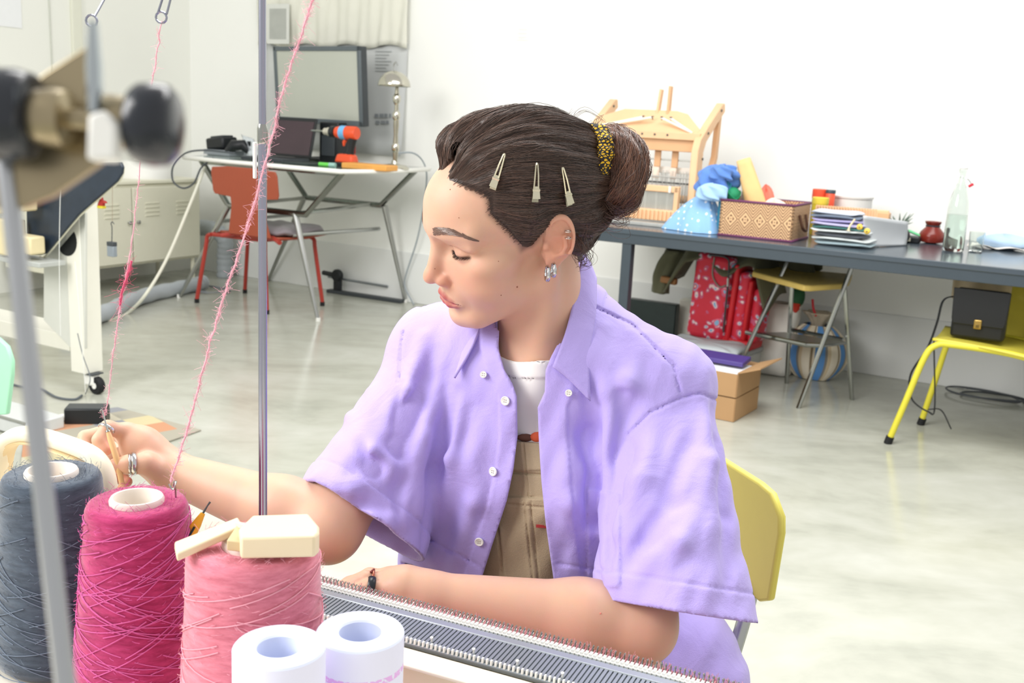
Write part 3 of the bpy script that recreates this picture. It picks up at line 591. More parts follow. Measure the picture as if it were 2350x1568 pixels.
# ---- polka-dot drawstring bag
def dots(name,c0,c1,scale,size):
    m=bpy.data.materials.new(name); m.use_nodes=True; N,L,b=nodes(m); tc=N.new('ShaderNodeTexCoord'); v=N.new('ShaderNodeTexVoronoi'); v.inputs['Scale'].default_value=scale; v.inputs['Randomness'].default_value=.35
    L.new(tc.outputs['Object'],v.inputs['Vector']); cr=N.new('ShaderNodeValToRGB'); e=cr.color_ramp.elements; e[0].position=size; e[0].color=(*lin(c1),1); e[1].position=size+.03; e[1].color=(*lin(c0),1)
    L.new(v.outputs['Distance'],cr.inputs[0]); L.new(cr.outputs[0],b.inputs['Base Color']); b.inputs['Roughness'].default_value=.85; return m
m_polka=dots('polka_blue','8fbdeb','f2f7fd',38,.22); m_bluef=mat('blue_cotton','5a83c9',.85,var=.15,scale=20,sheen=.2)
q=on(1590,525,b=4.50)
r=root('drawstring_bag','sky blue polka-dot cloth bag slumped against the woven basket','cloth bag',RW(q[0],4.52,TT))
gC=np.random.default_rng(9)
def crumple(cx,cy,cz,rx,ry,rz,amp,seed,pw=1.,lean=(0,0)):
    g=np.random.default_rng(seed); K_=[(g.integers(2,7),g.integers(1,5),g.uniform(0,6.28),g.uniform(.4,1)) for _ in range(7)]
    def f(u,v):
        th=u*2*math.pi; ph=(v-.5)*math.pi; n_=sum(w*math.sin(a*th+b*ph*2+c) for a,b,c,w in K_)/3.; k=1+amp*n_; c=math.cos(ph)
        return (cx+rx*math.cos(th)*c*k+lean[0]*math.sin(ph),cy+ry*math.sin(th)*c*k+lean[1]*math.sin(ph),cz+rz*math.copysign(abs(math.sin(ph))**pw,math.sin(ph))*(1+.5*amp*n_))
    return f
def heap(u,v):
    th=u*2*math.pi; t=v; rad=(1-t)**.62; wx=.150 if math.cos(th)<0 else .085; tail=.055*max(0,-math.cos(th))**4*(1-t)
    fold=1+.05*math.sin(6*th+2*t)+.03*math.sin(11*th)
    return (q[0]+.045+(wx*math.cos(th)*rad*fold)-tail+.0*t,4.53+.085*math.sin(th)*rad*fold,TT+.002+.175*t**.9+.006*math.sin(5*th)*t*(1-t)*4)
MB(ROOM).grid(heap,56,18,closeu=True).build('bag_body',m_polka,r,ang=80)
MB(ROOM).grid(crumple(q[0]+.075,4.535,TT+.235,.085,.055,.060,.34,3,.7),70,34,closeu=True).build('bag_top',m_bluef,r,ang=80)
MB(ROOM).grid(crumple(q[0]+.125,4.50,TT+.27,.050,.035,.034,.38,6,.7),60,28,closeu=True).build('bag_tuft',m_bluef,r,ang=80)
MB(ROOM).grid(crumple(q[0]+.09,4.462,TT+.185,.060,.022,.036,.30,8,.5),60,28,closeu=True).build('bag_fold',mat('pale_blue_cotton','a4c8ee',.85,var=.08,scale=14),r,ang=80)
# ---- woven basket
def weave():
    m=bpy.data.materials.new('woven_chevron'); m.use_nodes=True; N,L,b=nodes(m)
    tc=N.new('ShaderNodeTexCoord'); sp=N.new('ShaderNodeSeparateXYZ'); L.new(tc.outputs['UV'],sp.inputs[0])
    def mth(op,a,bb=None,c=None):
        n=N.new('ShaderNodeMath'); n.operation=op
        for i,x in enumerate((a,bb,c)):
            if x is None: continue
            if isinstance(x,(int,float)): n.inputs[i].default_value=x
            else: L.new(x,n.inputs[i])
        return n.outputs[0]
    u=mth('MULTIPLY',sp.outputs[0],5.0); v=sp.outputs[1]
    tri=mth('ABSOLUTE',mth('SUBTRACT',mth('FRACT',mth('ADD',u,.22)),.5))     # 0..0.5
    vv=mth('ABSOLUTE',mth('SUBTRACT',v,.5))
    s=mth('ADD',mth('MULTIPLY',vv,5.2),mth('MULTIPLY',tri,-2.6))
    line=mth('GREATER_THAN',mth('FRACT',mth('MULTIPLY',s,2.2)),.56)
    # diamonds around v=.5
    dm=mth('ADD',mth('MULTIPLY',vv,5.2),mth('MULTIPLY',mth('SUBTRACT',.5,tri),2.6))
    ins=mth('LESS_THAN',dm,.86); inn=mth('LESS_THAN',mth('MAXIMUM',mth('MULTIPLY',vv,4.4),mth('MULTIPLY',mth('SUBTRACT',.5,tri),2.2)),.28)
    dot=mth('LESS_THAN',dm,.13); ring=mth('SUBTRACT',1.0,inn); dmask=mth('MAXIMUM',mth('MULTIPLY',ring,mth('LESS_THAN',dm,.66)),dot)
    a=mth('ADD',mth('MULTIPLY',line,mth('SUBTRACT',1.0,ins)),mth('MULTIPLY',ins,dmask))
    mx=N.new('ShaderNodeMix'); mx.data_type='RGBA'; mx.inputs[6].default_value=(*lin('ddb68a'),1); mx.inputs[7].default_value=(*lin('6e4a34'),1); L.new(a,mx.inputs[0]); L.new(mx.outputs[2],b.inputs['Base Color']); b.inputs['Roughness'].default_value=.6
    bp=N.new('ShaderNodeBump'); bp.inputs['Distance'].default_value=.002; bp.inputs['Strength'].default_value=.5; bp.invert=True; L.new(a,bp.inputs['Height']); L.new(bp.outputs[0],b.inputs['Normal'])
    return m
m_weave=weave(); m_purple=mat('purple_cord','6e3a5e',.6)
bb0=4.46; bl=on(1648,540,z=TT)[0]; br=on(1815,557,z=TT)[0]; bz=on(1730,470,b=bb0)[2]; bdep=.27
zfl=on(1652,458,b=bb0)[2]; 
r=root('woven_basket','square basket with brown chevron and diamond weave on the grey table','basket',RW((bl+br)/2,bb0+bdep/2,TT))
hB=zfl-TT
def panel(name,A,Bv,h,thick,inward):
    """panel with UV from A to B (room xy), height h"""
    A=np.array(A);Bv=np.array(Bv); d=Bv-A; inw=np.array(inward)
    V=[];
    for k in(0,1):
        o_=inw*thick*k
        V+=[(A[0]+o_[0],A[1]+o_[1],TT),(Bv[0]+o_[0],Bv[1]+o_[1],TT),(Bv[0]+o_[0]-d[0]*.0,Bv[1]+o_[1],TT+h),(A[0]+o_[0],A[1]+o_[1],TT+h)]
    o=MB(ROOM).add(V,[(0,1,2,3),(7,6,5,4),(0,4,5,1),(3,2,6,7),(0,3,7,4),(1,5,6,2)]).build(name,m_weave,r)
    me=o.data; uv=me.uv_layers.new(name='UVMap'); cu={0:(0,0),1:(1,0),2:(1,1),3:(0,1)}
    for lp in me.loops: uv.data[lp.index].uv=cu[lp.vertex_index%4]
    return o
panel('basket_front',(bl,bb0),(br,bb0),hB,.008,(0,1)); panel('basket_side',(br,bb0),(br,bb0+bdep),hB,.008,(-1,0)); panel('basket_side',(bl,bb0+bdep),(bl,bb0),hB,.008,(1,0)); panel('basket_back',(br,bb0+bdep),(bl,bb0+bdep),hB,.008,(0,-1))
MB(ROOM).box(((bl+br)/2,bb0+bdep/2,TT+.008),(br-bl-.01,bdep-.01,.012)).build('basket_floor',m_beechd,r)
for zz in(TT+.004,TT+hB): MB(ROOM).tube([(bl,bb0,zz),(br,bb0,zz),(br,bb0+bdep,zz),(bl,bb0+bdep,zz)],.0055,6,closed=True).build('rim_cord',m_purple,r,ang=80)
rb_=MB(ROOM)
for s in(0,1):
    rb_.bar((br+.012*s,bb0+bdep-.005,TT+hB),(br+.012*s,bb0+bdep-.005,TT+hB+.012),.012,.012)
MB(ROOM).tube(smoothpath([(br+.004,bb0+bdep*.3,TT+hB*.72),(br+.02,bb0+bdep*.36,TT+hB*.35),(br+.02,bb0+bdep*.62,TT+hB*.30),(br+.004,bb0+bdep*.7,TT+hB*.70)],6),.006,6).build('handle_loop',mat('brown_cord','5c3d2c',.6),r)
# things in the basket (rest on the basket floor and rise above its rim)
bf=TT+.014; bc=(bl+br)/2
def mitt(u,v):
    th=u*2*math.pi; x=v; w=.032*(1+.35*math.sin(math.pi*x)-.1*x)*(1+.06*math.sin(4*th+6*x)); c=np.array([bl+.175-.115*x,bb0+.07,bf+.03+.29*x])
    return c+np.array([w*math.cos(th)*.95,w*.6*math.sin(th),w*math.cos(th)*.35])
o=MB(ROOM).grid(mitt,24,14,closeu=True).build('felt_glove',mat('ochre_felt','ecc086',.85,var=.08,scale=18),solid=.003,ang=80); tag(o,'ochre felt tube sticking up out of the woven basket','felt')
q_=on(1712,408,b=bb0+.18)
o=MB(ROOM).box((q_[0],bb0+.18,(bf+q_[2])/2),(.035,.02,q_[2]-bf),R=rotm('Y',.12)).build('card_strip',mat('greige_card','bfae9f',.7),bevel=.003); tag(o,'narrow greige card strip standing behind the ochre felt','card')
for nm,lab,cat_,px,py,bo,rd_,ccol in [('teal_pouch','teal zip pouch leaning at the basket corner behind the blue bag','pouch',1662,432,.05,(.03,.02,.06),'2f7f9d'),('green_yarn_ball','small ball of green yarn in the woven basket','yarn ball',1682,447,.06,(.034,.034,.034),'1f8a5e'),('blue_yarn_hank','bright blue looped hank of yarn in the woven basket','yarn',1733,440,.10,(.026,.02,.04),'2f86cc')]:
    q_=on(px,py,b=bb0+bo); r=root(nm,lab,cat_,RW(q_[0],bb0+bo,bf)); zc=q_[2]
    MB(ROOM).sphere((q_[0],bb0+bo,zc),rd_,18,R=rotm('Y',-.4)).build('body',mat(nm+'_col',ccol,.7,var=.25,scale=50,bump=.3,bscale=300),r,ang=80)
    MB(ROOM).tube(smoothpath([(q_[0]+rd_[0]*.95*math.cos(t),bb0+bo+rd_[1]*1.05*math.sin(t),zc+rd_[2]*.5*math.sin(2*t)) for t in np.linspace(0,2*math.pi,9)[:-1]],4,True),.003,5,closed=True).build('strand',mat(nm+'_dark',ccol,.8,var=.4),r)
    MB(ROOM).box((q_[0],bb0+bo,(bf+zc)/2),(rd_[0]*1.2,rd_[1]*1.2,zc-bf)).build('lower_body',mat(nm+'_col',ccol),r,bevel=.006)
def wad(cx,cy,cz,rx,ry,rz,s):
    def f(u,v):
        th=u*2*math.pi; ph=(v-.5)*math.pi; k=1+.12*math.sin(3*th+s)+.08*math.sin(5*th+4*v+s); return (cx+rx*math.cos(th)*math.cos(ph)*k,cy+ry*math.sin(th)*math.cos(ph)*k,cz+rz*math.sin(ph)*k)
    return f
q_=on(1757,447,b=bb0+.16); o=MB(ROOM).grid(wad(q_[0],bb0+.16,(bf+q_[2]+.03)/2,.045,.05,(q_[2]+.03-bf)/2,1.),28,14,closeu=True).build('coral_felt',mat('coral_felt','ff7a66',.8,var=.05),ang=80); tag(o,'bright coral felt bundle in the woven basket','felt')
q_=on(1780,464,b=bb0+.10); o=MB(ROOM).grid(wad(q_[0],bb0+.09,(bf+q_[2])/2,.085,.05,(q_[2]+.012-bf)/2,2.),34,14,closeu=True).build('cream_fleece',mat('cream_fleece','ecdacb',.9,var=.06,scale=20,bump=.3,bscale=150),ang=80); tag(o,'pale cream fleece bundle lying at the basket front rim','fleece')
# ---- jars and tub behind
def cyl(name,label,cat_,px,pyb,pyt,b_,rad,colr,capcol=None,ct=.03):
    q0=on(px,pyt,b=b_); r=root(name,label,cat_,RW(q0[0],b_,TT)); hgt=q0[2]-TT
    MB(ROOM).lathe([(rad*.96,0),(rad,.004),(rad,hgt-ct),(rad*.9,hgt-ct+.004)],(q0[0],b_,TT),20).build('jar_body',colr,r)
    MB(ROOM).lathe([(rad*1.03,hgt-ct),(rad*1.05,hgt-ct+.003),(rad*1.05,hgt-.002),(rad*.98,hgt)],(q0[0],b_,TT),20).build('jar_lid',capcol or colr,r); return r
m_redl=mat('tomato_red','ee5a3c',.4,var=.05)
cyl('jam_jar','brown glass jar with tomato red lid behind the woven basket','jar',1883,470,434,5.05,.034,mat('brown_glass','8a4a3a',.3),m_redl,.045)
cyl('orange_tube','slim orange tube with dark cap behind the woven basket','tube',1907,480,436,5.02,.022,m_redl,mat('cap_navy','3c4a55',.4),.016)
cyl('mustard_pot','squat mustard yellow pot beside the woven basket','pot',1884,480,453,4.93,.036,mat('mustard','c9b52c',.5,var=.06),mat('mustard_lid','dcc94a',.5),.03)
cyl('plastic_tub','wide pale grey plastic tub at the back of the grey table','tub',1956,480,448,5.16,.095,mat('pale_tub','e2e1dd',.45,var=.03),mat('pale_lid','e9e8e4',.4),.014)
# ---- wooden comb frame
q0=on(1872,480,b=4.86); q1=on(2036,495,b=4.86); z1=q0[2]; 
r=root('rigid_comb','flat wooden weaving comb lying across the folded denim','comb',RW((q0[0]+q1[0])/2,4.86,TT+.085))
MB(ROOM).bar((q0[0],4.86,TT+.115),(q1[0],4.90,TT+.115),.035,.05).build('comb_bar',m_beech,r,bevel=.004)
for k in range(22):
    t=k/21; MB(ROOM).box((q0[0]+(q1[0]-q0[0])*(t*.8+.03),4.838+.04*t,TT+.118),(.006,.012,.05)).build('tooth',m_beech,r,bevel=.001)
MB(ROOM).box((q1[0]-.02,4.90,TT+.10),(.05,.05,.06)).build('end_block',m_beechd,r,bevel=.004)
MB(ROOM).box((q0[0]+.01,4.87,TT+.0425),(.03,.03,.085)).build('prop_block',m_beech,r,bevel=.004)
MB(ROOM).box((q1[0]-.01,4.93,TT+.0425),(.03,.03,.085)).build('prop_block',m_beech,r,bevel=.004)
# ---- folded fabric stack
fa0=on(1858,560,z=TT)[0]; fa1=on(2010,570,z=TT)[0]
cols=['9fb3ba','cfd6d6','585d66','d3d8d8','3f7f7a','b9b4d9','a9a3cf','5f6d80','c4cbd8']
lay=[(.020,.96),(.014,1.0),(.020,.90),(.012,.98),(.012,.90),(.016,.92),(.014,.86),(.014,.84),(.016,.82)]
z=TT+.001
gname=[('folded denim','pale teal'),]
labs=['pale teal folded cloth at the bottom of the fabric stack','white folded cloth second from the bottom of the fabric stack','charcoal folded cloth in the fabric stack','white folded cloth above the charcoal one in the fabric stack','dark green folded cloth in the fabric stack','lilac folded cloth above the green one in the fabric stack','mauve folded cloth below the denim in the fabric stack','dark denim cloth near the top of the fabric stack','light denim cloth on top of the fabric stack']
for i,((t,w),c) in enumerate(zip(lay,cols)):
    wa=(fa1-fa0)*w/2; ca_=(fa0+fa1)/2-.01*i*.6; db_=.12*w
    if i==8: db_*=.8
    def ff(u,v,z=z,t=t,wa=wa,ca_=ca_,db_=db_,i=i):
        th=u*2*math.pi; k=lambda q:math.copysign(abs(q)**.35,q); ph=(v-.5)*math.pi; c=max(math.cos(ph),0)**.4
        return (ca_+wa*k(math.cos(th))*c,4.60+db_*k(math.sin(th))*c,z+t/2+t*.5*math.sin(ph)+.0025*math.sin(4*th+i*2)*c)
    o=MB(ROOM).grid(ff,40,9,closeu=True).build('folded_cloth',mat('cloth_'+c,c,.9,var=.14,scale=24,sheen=.2),ang=80); tag(o,labs[i],'folded cloth'); z+=t*1.03
# wrap band (pale tote curved at right of stack)
qa=on(2045,545,z=TT)
def tote(u,v): return (fa1-.05+.13*u,4.53+.28*u-.03*v+.02*math.sin(v*3),TT+.002+(.135-.03*u)*v-.015*math.sin(math.pi*v)*u)
o=MB(ROOM).grid(tote,14,10).build('pale_tote',mat('pale_canvas','d5d9dc',.9,var=.08,scale=10),solid=.006,ang=80); tag(o,'pale grey canvas cloth wrapped round the right end of the fabric stack','canvas')
for k,(px,py) in enumerate([(1973,521),(1990,531)]):
    q_=on(px,py,b=4.475); r=root('yellow_button',['round yellow toggle on the fabric stack beside the white cord','yellow toggle on the fabric stack beside the canvas wrap'][k],'toggle',RW(q_[0],4.475,q_[2]-.014))
    MB(ROOM).sphere((q_[0],4.475,q_[2]),(.013,.008,.013),14).build('toggle_body',mat('toggle_yellow','f2cc55',.4),r)
    MB(ROOM).lathe([(.003,0),(.003,.003)],(q_[0],4.468,q_[2]),8,R=rotm('X',math.pi/2)).build('toggle_hole',m_dark,r)
o=MB(ROOM).tube(smoothpath([on(1962,503,b=4.48),on(1950,520,b=4.475),on(1947,530,b=4.472)],5),[.004]*10+[.011],8).build('cord_toggle',mat('cord_cream','e6d6b4',.7)); tag(o,'cream cord with a bead end hanging over the fabric stack','cord')
# ---- white flower bits, succulent, dark pot, green strap
q_=on(2022,505,b=4.82)
r=root('cotton_boll','white cotton puff with green leaves beside the wooden comb','cotton',RW(q_[0],4.82,TT))
for k in range(5): MB(ROOM).sphere((q_[0]+.02*math.cos(k*1.3),4.82+.02*math.sin(k*1.3),TT+.075+.008*math.sin(k)),(.022,.022,.02),12).build('puff',m_cotton,r)
MB(ROOM).tube([(q_[0],4.82,TT),(q_[0],4.82,TT+.07)],.006,6).build('stem',mat('stem_green','6b7d55',.7),r)
q_=on(2062,535,b=4.92)
r=root('succulent','spiky grey-green plant in a round black pot on the grey table','plant',RW(q_[0],4.92,TT))
MB(ROOM).lathe([(.03,0),(.048,.02),(.05,.04),(.04,.06),(.036,.064)],(q_[0],4.92,TT),20).build('pot',m_black,r)
for k in range(14):
    t=k*2.4; MB(ROOM).tube([(q_[0],4.92,TT+.055),(q_[0]+.03*math.cos(t),4.92+.03*math.sin(t),TT+.085+.01*(k%3)),(q_[0]+.055*math.cos(t),4.92+.055*math.sin(t),TT+.095+.02*(k%3))],[.005,.004,.0008],5).build('leaf',mat('sage_leaf','6e8072',.6),r)
q0=on(2055,528,b=5.05); q1=on(2115,538,b=5.05)
o=MB(ROOM).tube([(q0[0],5.05,TT+.05),(q1[0]-.05,5.04,TT+.045),(q1[0],5.03,TT+.03)],[.012,.014,.010],8,flat=.5).build('green_strap',mat('mint_strap','6ecf92',.5)); tag(o,'mint green plastic ruler propped behind the black pot','ruler')
q_=on(2085,550,b=4.98)
r=root('tape_dispenser','small white and black tape holder beside the black pot','tape',RW(q_[0],4.98,TT))
MB(ROOM).box((q_[0],4.98,TT+.015),(.10,.05,.03)).build('holder',m_black,r,bevel=.006)
MB(ROOM).box((q_[0]-.01,4.952,TT+.016),(.045,.006,.016)).build('label',mat('label_cream','d9d5c0',.6),r)
# ---- brown leather pouch
q_=on(2136,558,z=TT)
r=root('leather_pouch','small glossy oxblood leather drawstring pouch beside the glass bottle','pouch',RW(q_[0],q_[1],TT))
hp=on(2136,508,b=q_[1])[2]-TT
MB(ROOM).lathe([(.02,0),(.05,.006),(.058,.028),(.05,.05),(.032,.07),(.027,.08),(.033,hp-.01),(.036,hp),(.028,hp-.004)],(q_[0],q_[1],TT),24).build('pouch_body',mat('oxblood','7d2a1f',.25,var=.15,scale=20),r)
MB(ROOM).tube([(q_[0]+.03*math.cos(t),q_[1]+.03*math.sin(t),TT+.078) for t in np.linspace(0,2*math.pi,17)[:-1]],.003,5,closed=True).build('drawstring',m_dark,r)
# ---- swing-top bottle
q_=on(2186,576,z=TT); hb_=on(2198,382,b=q_[1])[2]-TT; m_bot=mat('clear_glass','f2f7f4',.02,trans=1.,var=0,ior=1.45); 
r=root('swing_top_bottle','clear glass swing-top bottle half full of water on the grey table','bottle',RW(q_[0],q_[1],TT))
R_=.043
MB(ROOM).lathe([(R_*.9,0),(R_,.006),(R_,hb_*.50),(R_*.93,hb_*.60),(R_*.55,hb_*.76),(R_*.36,hb_*.82),(R_*.34,hb_*.93),(R_*.42,hb_*.94),(R_*.42,hb_*.97),(R_*.30,hb_*.97),(R_*.28,hb_*.82),(R_*.5,hb_*.75),(R_*.87,hb_*.59),(R_*.94,hb_*.5),(R_*.94,.014),(.002,.012)],(q_[0],q_[1],TT),28,cap=True).build('glass_body',m_bot,r)
MB(ROOM).lathe([(R_*.93,.015),(R_*.93,hb_*.44),(.001,hb_*.44)],(q_[0],q_[1],TT),28).build('water',mat('water','e6f0eb',.0,trans=1.,var=0,ior=1.33),r)
MB(ROOM).lathe([(R_*.36,hb_*.975),(R_*.42,hb_*.985),(R_*.38,hb_),(.002,hb_+.003)],(q_[0],q_[1],TT),18).build('ceramic_stopper',m_white,r)
MB(ROOM).tube(smoothpath([(q_[0]-R_*.4,q_[1],TT+hb_*.99),(q_[0]-R_*.5,q_[1]-.01,TT+hb_*.9),(q_[0]+R_*.5,q_[1]-.01,TT+hb_*.86),(q_[0]+R_*.9,q_[1],TT+hb_*.80)],6),.0016,5).build('wire_bail',m_chromed,r)
MB(ROOM).box((q_[0]+R_*.85,q_[1],TT+hb_*.79),(.022,.008,.011),R=rotm('Y',-.6)).build('red_tab',mat('tab_red','c92338',.4),r,bevel=.002)
q2=on(2199,545,b=q_[1]+.10); 
r=root('brown_vial','small dark brown bottle standing behind the clear glass bottle','vial',RW(q2[0],q_[1]+.10,TT))
MB(ROOM).lathe([(.016,0),(.018,.004),(.018,.06),(.008,.075),(.008,.088)],(q2[0],q_[1]+.10,TT),16).build('vial_body',mat('amber_glass','5a3a34',.2),r)
MB(ROOM).lathe([(.0095,.086),(.0095,.10),(.006,.104)],(q2[0],q_[1]+.10,TT),12).build('vial_cap',m_black,r)
q_=on(2226,577,z=TT)
o=MB(ROOM).lathe([(.024,0),(.028,.004),(.032,.085),(.0295,.085),(.026,.008),(.002,.006)],(q_[0]+.02,q_[1],TT),24).build('water_glass',m_bot); tag(o,'small clear drinking glass beside the swing-top bottle','glass')
q_=on(2302,572,z=TT)
def mask(u,v):
    th=u*2*math.pi; ph=(v-.5)*math.pi; k=1+.10*math.sin(3*th+1)+.06*math.sin(7*th)
    return (q_[0]+.115*math.cos(th)*math.cos(ph)*k,q_[1]-.02+.07*math.sin(th)*math.cos(ph)*k,TT+.033+.031*math.sin(ph)*(1+.2*math.sin(2*th)))
r=root('folded_masks','pale blue folded cloth bundle on a white cloth beside the drinking glass','cloth',RW(q_[0],q_[1],TT))
MB(ROOM).grid(mask,36,10,closeu=True).build('blue_bundle',mat('pale_blue_cloth','b7d2ee',.85,var=.06,scale=16),r,ang=80)
MB(ROOM).grid(lambda u,v:(q_[0]-.14+.28*u,q_[1]-.10+.17*v+.01*math.sin(9*u),TT+.006+.012*abs(math.sin(7*u+3*v))),24,10).build('white_cloth',m_cotton,r,solid=.003,ang=80)
# ================================================================ under the table
# olive coat on a low stand with a paisley suitcase-bag leaning
def paisley():
    m=bpy.data.materials.new('paisley_print'); m.use_nodes=True; N,L,b=nodes(m); tc=N.new('ShaderNodeTexCoord')
    nz=N.new('ShaderNodeTexNoise'); nz.inputs['Scale'].default_value=9; L.new(tc.outputs['Object'],nz.inputs[0]); mx=N.new('ShaderNodeMix'); mx.data_type='VECTOR'; mx.inputs[0].default_value=.09
    L.new(tc.outputs['Object'],mx.inputs[4]); L.new(nz.outputs['Color'],mx.inputs[5])
    v=N.new('ShaderNodeTexVoronoi'); v.inputs['Scale'].default_value=8; v.inputs['Randomness'].default_value=.9; L.new(mx.outputs[1],v.inputs['Vector'])
    ml=N.new('ShaderNodeMath'); ml.operation='MULTIPLY'; ml.inputs[1].default_value=1.55; L.new(v.outputs['Distance'],ml.inputs[0])
    cr=N.new('ShaderNodeValToRGB'); cr.color_ramp.interpolation='CONSTANT'; e=cr.color_ramp.elements
    e[0].color=(*lin('f3d9d0'),1); e[1].position=.12; e[1].color=(*lin('d8234a'),1)
    for p,c in((.20,'8db9d8'),(.27,'e5607c'),(.36,'f4c3c8'),(.42,'d5283f'),(.62,'d42036'),(.74,'cf3f63'),(.83,'b9868f'),(.9,'d42036')): k=e.new(p); k.color=(*lin(c),1)
    L.new(ml.outputs[0],cr.inputs[0])
    v2=N.new('ShaderNodeTexVoronoi'); v2.inputs['Scale'].default_value=27; L.new(mx.outputs[1],v2.inputs['Vector']); c2=N.new('ShaderNodeValToRGB'); c2.color_ramp.interpolation='CONSTANT'; e=c2.color_ramp.elements; e[0].color=(*lin('7fb2d9'),1); e[1].position=.18; e[1].color=(*lin('f1d2cf'),1)
    for p,c in((.30,'c9577c'),(.44,'d5283f')): k=e.new(p); k.color=(*lin(c),1)
    L.new(v2.outputs['Distance'],c2.inputs[0]); th=N.new('ShaderNodeMath'); th.operation='GREATER_THAN'; th.inputs[1].default_value=.34; L.new(ml.outputs[0],th.inputs[0])
    m2=N.new('ShaderNodeMix'); m2.data_type='RGBA'; L.new(th.outputs[0],m2.inputs[0]); L.new(cr.outputs[0],m2.inputs[6]); L.new(c2.outputs[0],m2.inputs[7]); L.new(m2.outputs[2],b.inputs['Base Color']); b.inputs['Roughness'].default_value=.6; return m
m_pais=paisley(); m_redn=mat('red_nylon','cf1f2b',.5,var=.06); m_olive=mat('olive_canvas','5b5b45',.85,var=.12,scale=12,sheen=.1); m_card=mat('cardboard','b08b62',.75,var=.06,scale=10)
bs=5.0
q0=on(1588,762,b=bs); q1=on(1672,592,b=bs); q2=on(1690,790,b=bs); q3=on(1745,640,b=bs)
FBAG=roomframe((q0[0]+q2[0])/2+.0,bs,0,-.12); hb_=.44; zb0=on(1640,778,b=bs)[2]
r=root('paisley_bag','red paisley-print travel bag with zipped pockets leaning under the grey table','bag',RW((q0[0]+q2[0])/2,bs,zb0))
wb=.27
tlb=rotm('Y',.06)
def bbx(c,s,m_,nm,bv=.02,parent=r):
    c=tlb@np.array([(c[0])*.76,c[1],c[2]]); return MB(FBAG).box((c[0],c[1],c[2]+zb0),(s[0]*.76,s[1],s[2]),R=tlb).build(nm,m_,parent,bevel=bv,seg=3)
bd=bbx((-.03,0,.215),(.28,.15,.43),m_pais,'bag_body',.03)
bbx((.135,0,.20),(.035,.17,.41),m_redn,'zip_gusset',.010)
bbx((.19,0,.195),(.08,.15,.36),m_pais,'front_pocket',.022)
bbx((.24,.0,.19),(.03,.16,.30),m_redn,'pocket_gusset',.010)
bbx((.285,.01,.17),(.07,.13,.27),m_pais,'outer_pocket',.022)
bbx((.20,0,.02),(.20,.16,.05),m_redn,'base_panel',.015)
MB(FBAG).tube(smoothpath([(.088,-.088,zb0+.06),(.088,-.09,zb0+.36),(.07,-.09,zb0+.425),(-.02,-.09,zb0+.43)],6),.005,6).build('zip',m_dark,bd)
MB(FBAG).tube([(.092,-.10,zb0+.33),(.096,-.105,zb0+.29)],.006,6).build('zip_pull',m_chromed,bd)
MB(FBAG).tube(smoothpath([(.0,-.079,zb0+.42),(-.0,-.08,zb0+.33),(.04,-.08,zb0+.28),(.075,-.08,zb0+.29)],6),.004,6).build('piping',mat('piping_grey','8e8a80',.6),bd)
# support boxes below the bag
zc=zb0
r=root('storage_crate','low white storage crate under the paisley bag','crate',RW(q0[0]-.05,bs+.02,0))
MB(FBAG).box((.02,.03,zc/2-.022),(.38,.28,zc-.044)).build('crate_body',mat('crate_white','d9dad6',.5,var=.03),r,bevel=.01)
MB(FBAG).box((.02,.03,zc-.030),(.40,.30,.024)).build('crate_lid',mat('crate_grey','b3b7b8',.5),r,bevel=.006)
# olive coat draped over the bag top / chair behind
def coat(u,v):
    a_=-.24+.56*u; b_=.12-.20*v+.012*math.sin(14*u+3*v); fall=max(0,v-.35); side=max(0,.16-u)*2.6+max(0,u-.80)*2.2
    z_=.50+.03*math.sin(u*9)-.045*(abs(u-.45)*2)**2-.20*fall*fall-side*.38-.02*math.sin(17*u+5*v)*v
    return (a_-.05*side,b_,zb0+z_-.03)
r=root('olive_coat','dark olive coat draped over the paisley bag under the grey table','coat',RW((q0[0]+q2[0])/2,bs,zb0))
def FBm(p): return p
MB(FBAG).grid(crumple(.06,.17,zb0+.44,.42,.07,.075,.10,4,.7),48,20,closeu=True).build('coat_bulk',m_olive,r,ang=80)
MB(FBAG).grid(coat,44,22).build('coat_body',m_olive,r,solid=.012,ang=80)
def slv(u,v):
    th=u*2*math.pi; rad=(.055+.012*math.sin(3*th+5*v)+.008*math.sin(5*th))*(1-.25*v); x=-.25-.07*v-.02*math.sin(3*v); return (x+rad*math.cos(th),.0+rad*.8*math.sin(th),zb0+.42-.23*v)
MB(FBAG).grid(slv,20,12,closeu=True).build('coat_sleeve',m_olive,r,solid=.006,ang=80)
def slv2(u,v):
    th=u*2*math.pi; rad=(.06+.010*math.sin(3*th+5*v))*(1-.15*v); return (.34+.10*v+rad*math.cos(th),.08+rad*.7*math.sin(th),zb0+.47-.16*v)
MB(FBAG).grid(slv2,20,12,closeu=True).build('coat_sleeve',m_olive,r,solid=.006,ang=80)
MB(FBAG).box((-.25,-.055,zb0+.27),(.09,.03,.035),R=rotm('Y',.05)).build('cuff_patch',mat('tan_leather','8a5f35',.5),r,bevel=.008)
# dark tv-like panel and white box behind the shoulder
p0=on(1480,690,b=5.25); p1=on(1550,745,b=5.25)
o=MB(ROOM).box(((p0[0]+p1[0])/2-.05,5.27,p0[2]/2+.0),(abs(p1[0]-p0[0])+.1,.06,p0[2])).build('dark_panel',mat('dark_green_panel','1d2b2a',.35,var=.2),bevel=.006); tag(o,'dark panel leaning against the wall behind the table leg','panel')
p0=on(1552,690,b=5.30); p1=on(1588,760,b=5.30)
o=MB(ROOM).box(((p0[0]+p1[0])/2+.02,5.40,p0[2]/2),(abs(p1[0]-p0[0])+.05,.08,p0[2])).build('white_carton',mat('carton_white','eceade',.6),bevel=.006); tag(o,'tall narrow white carton between the dark panel and the paisley bag','carton')
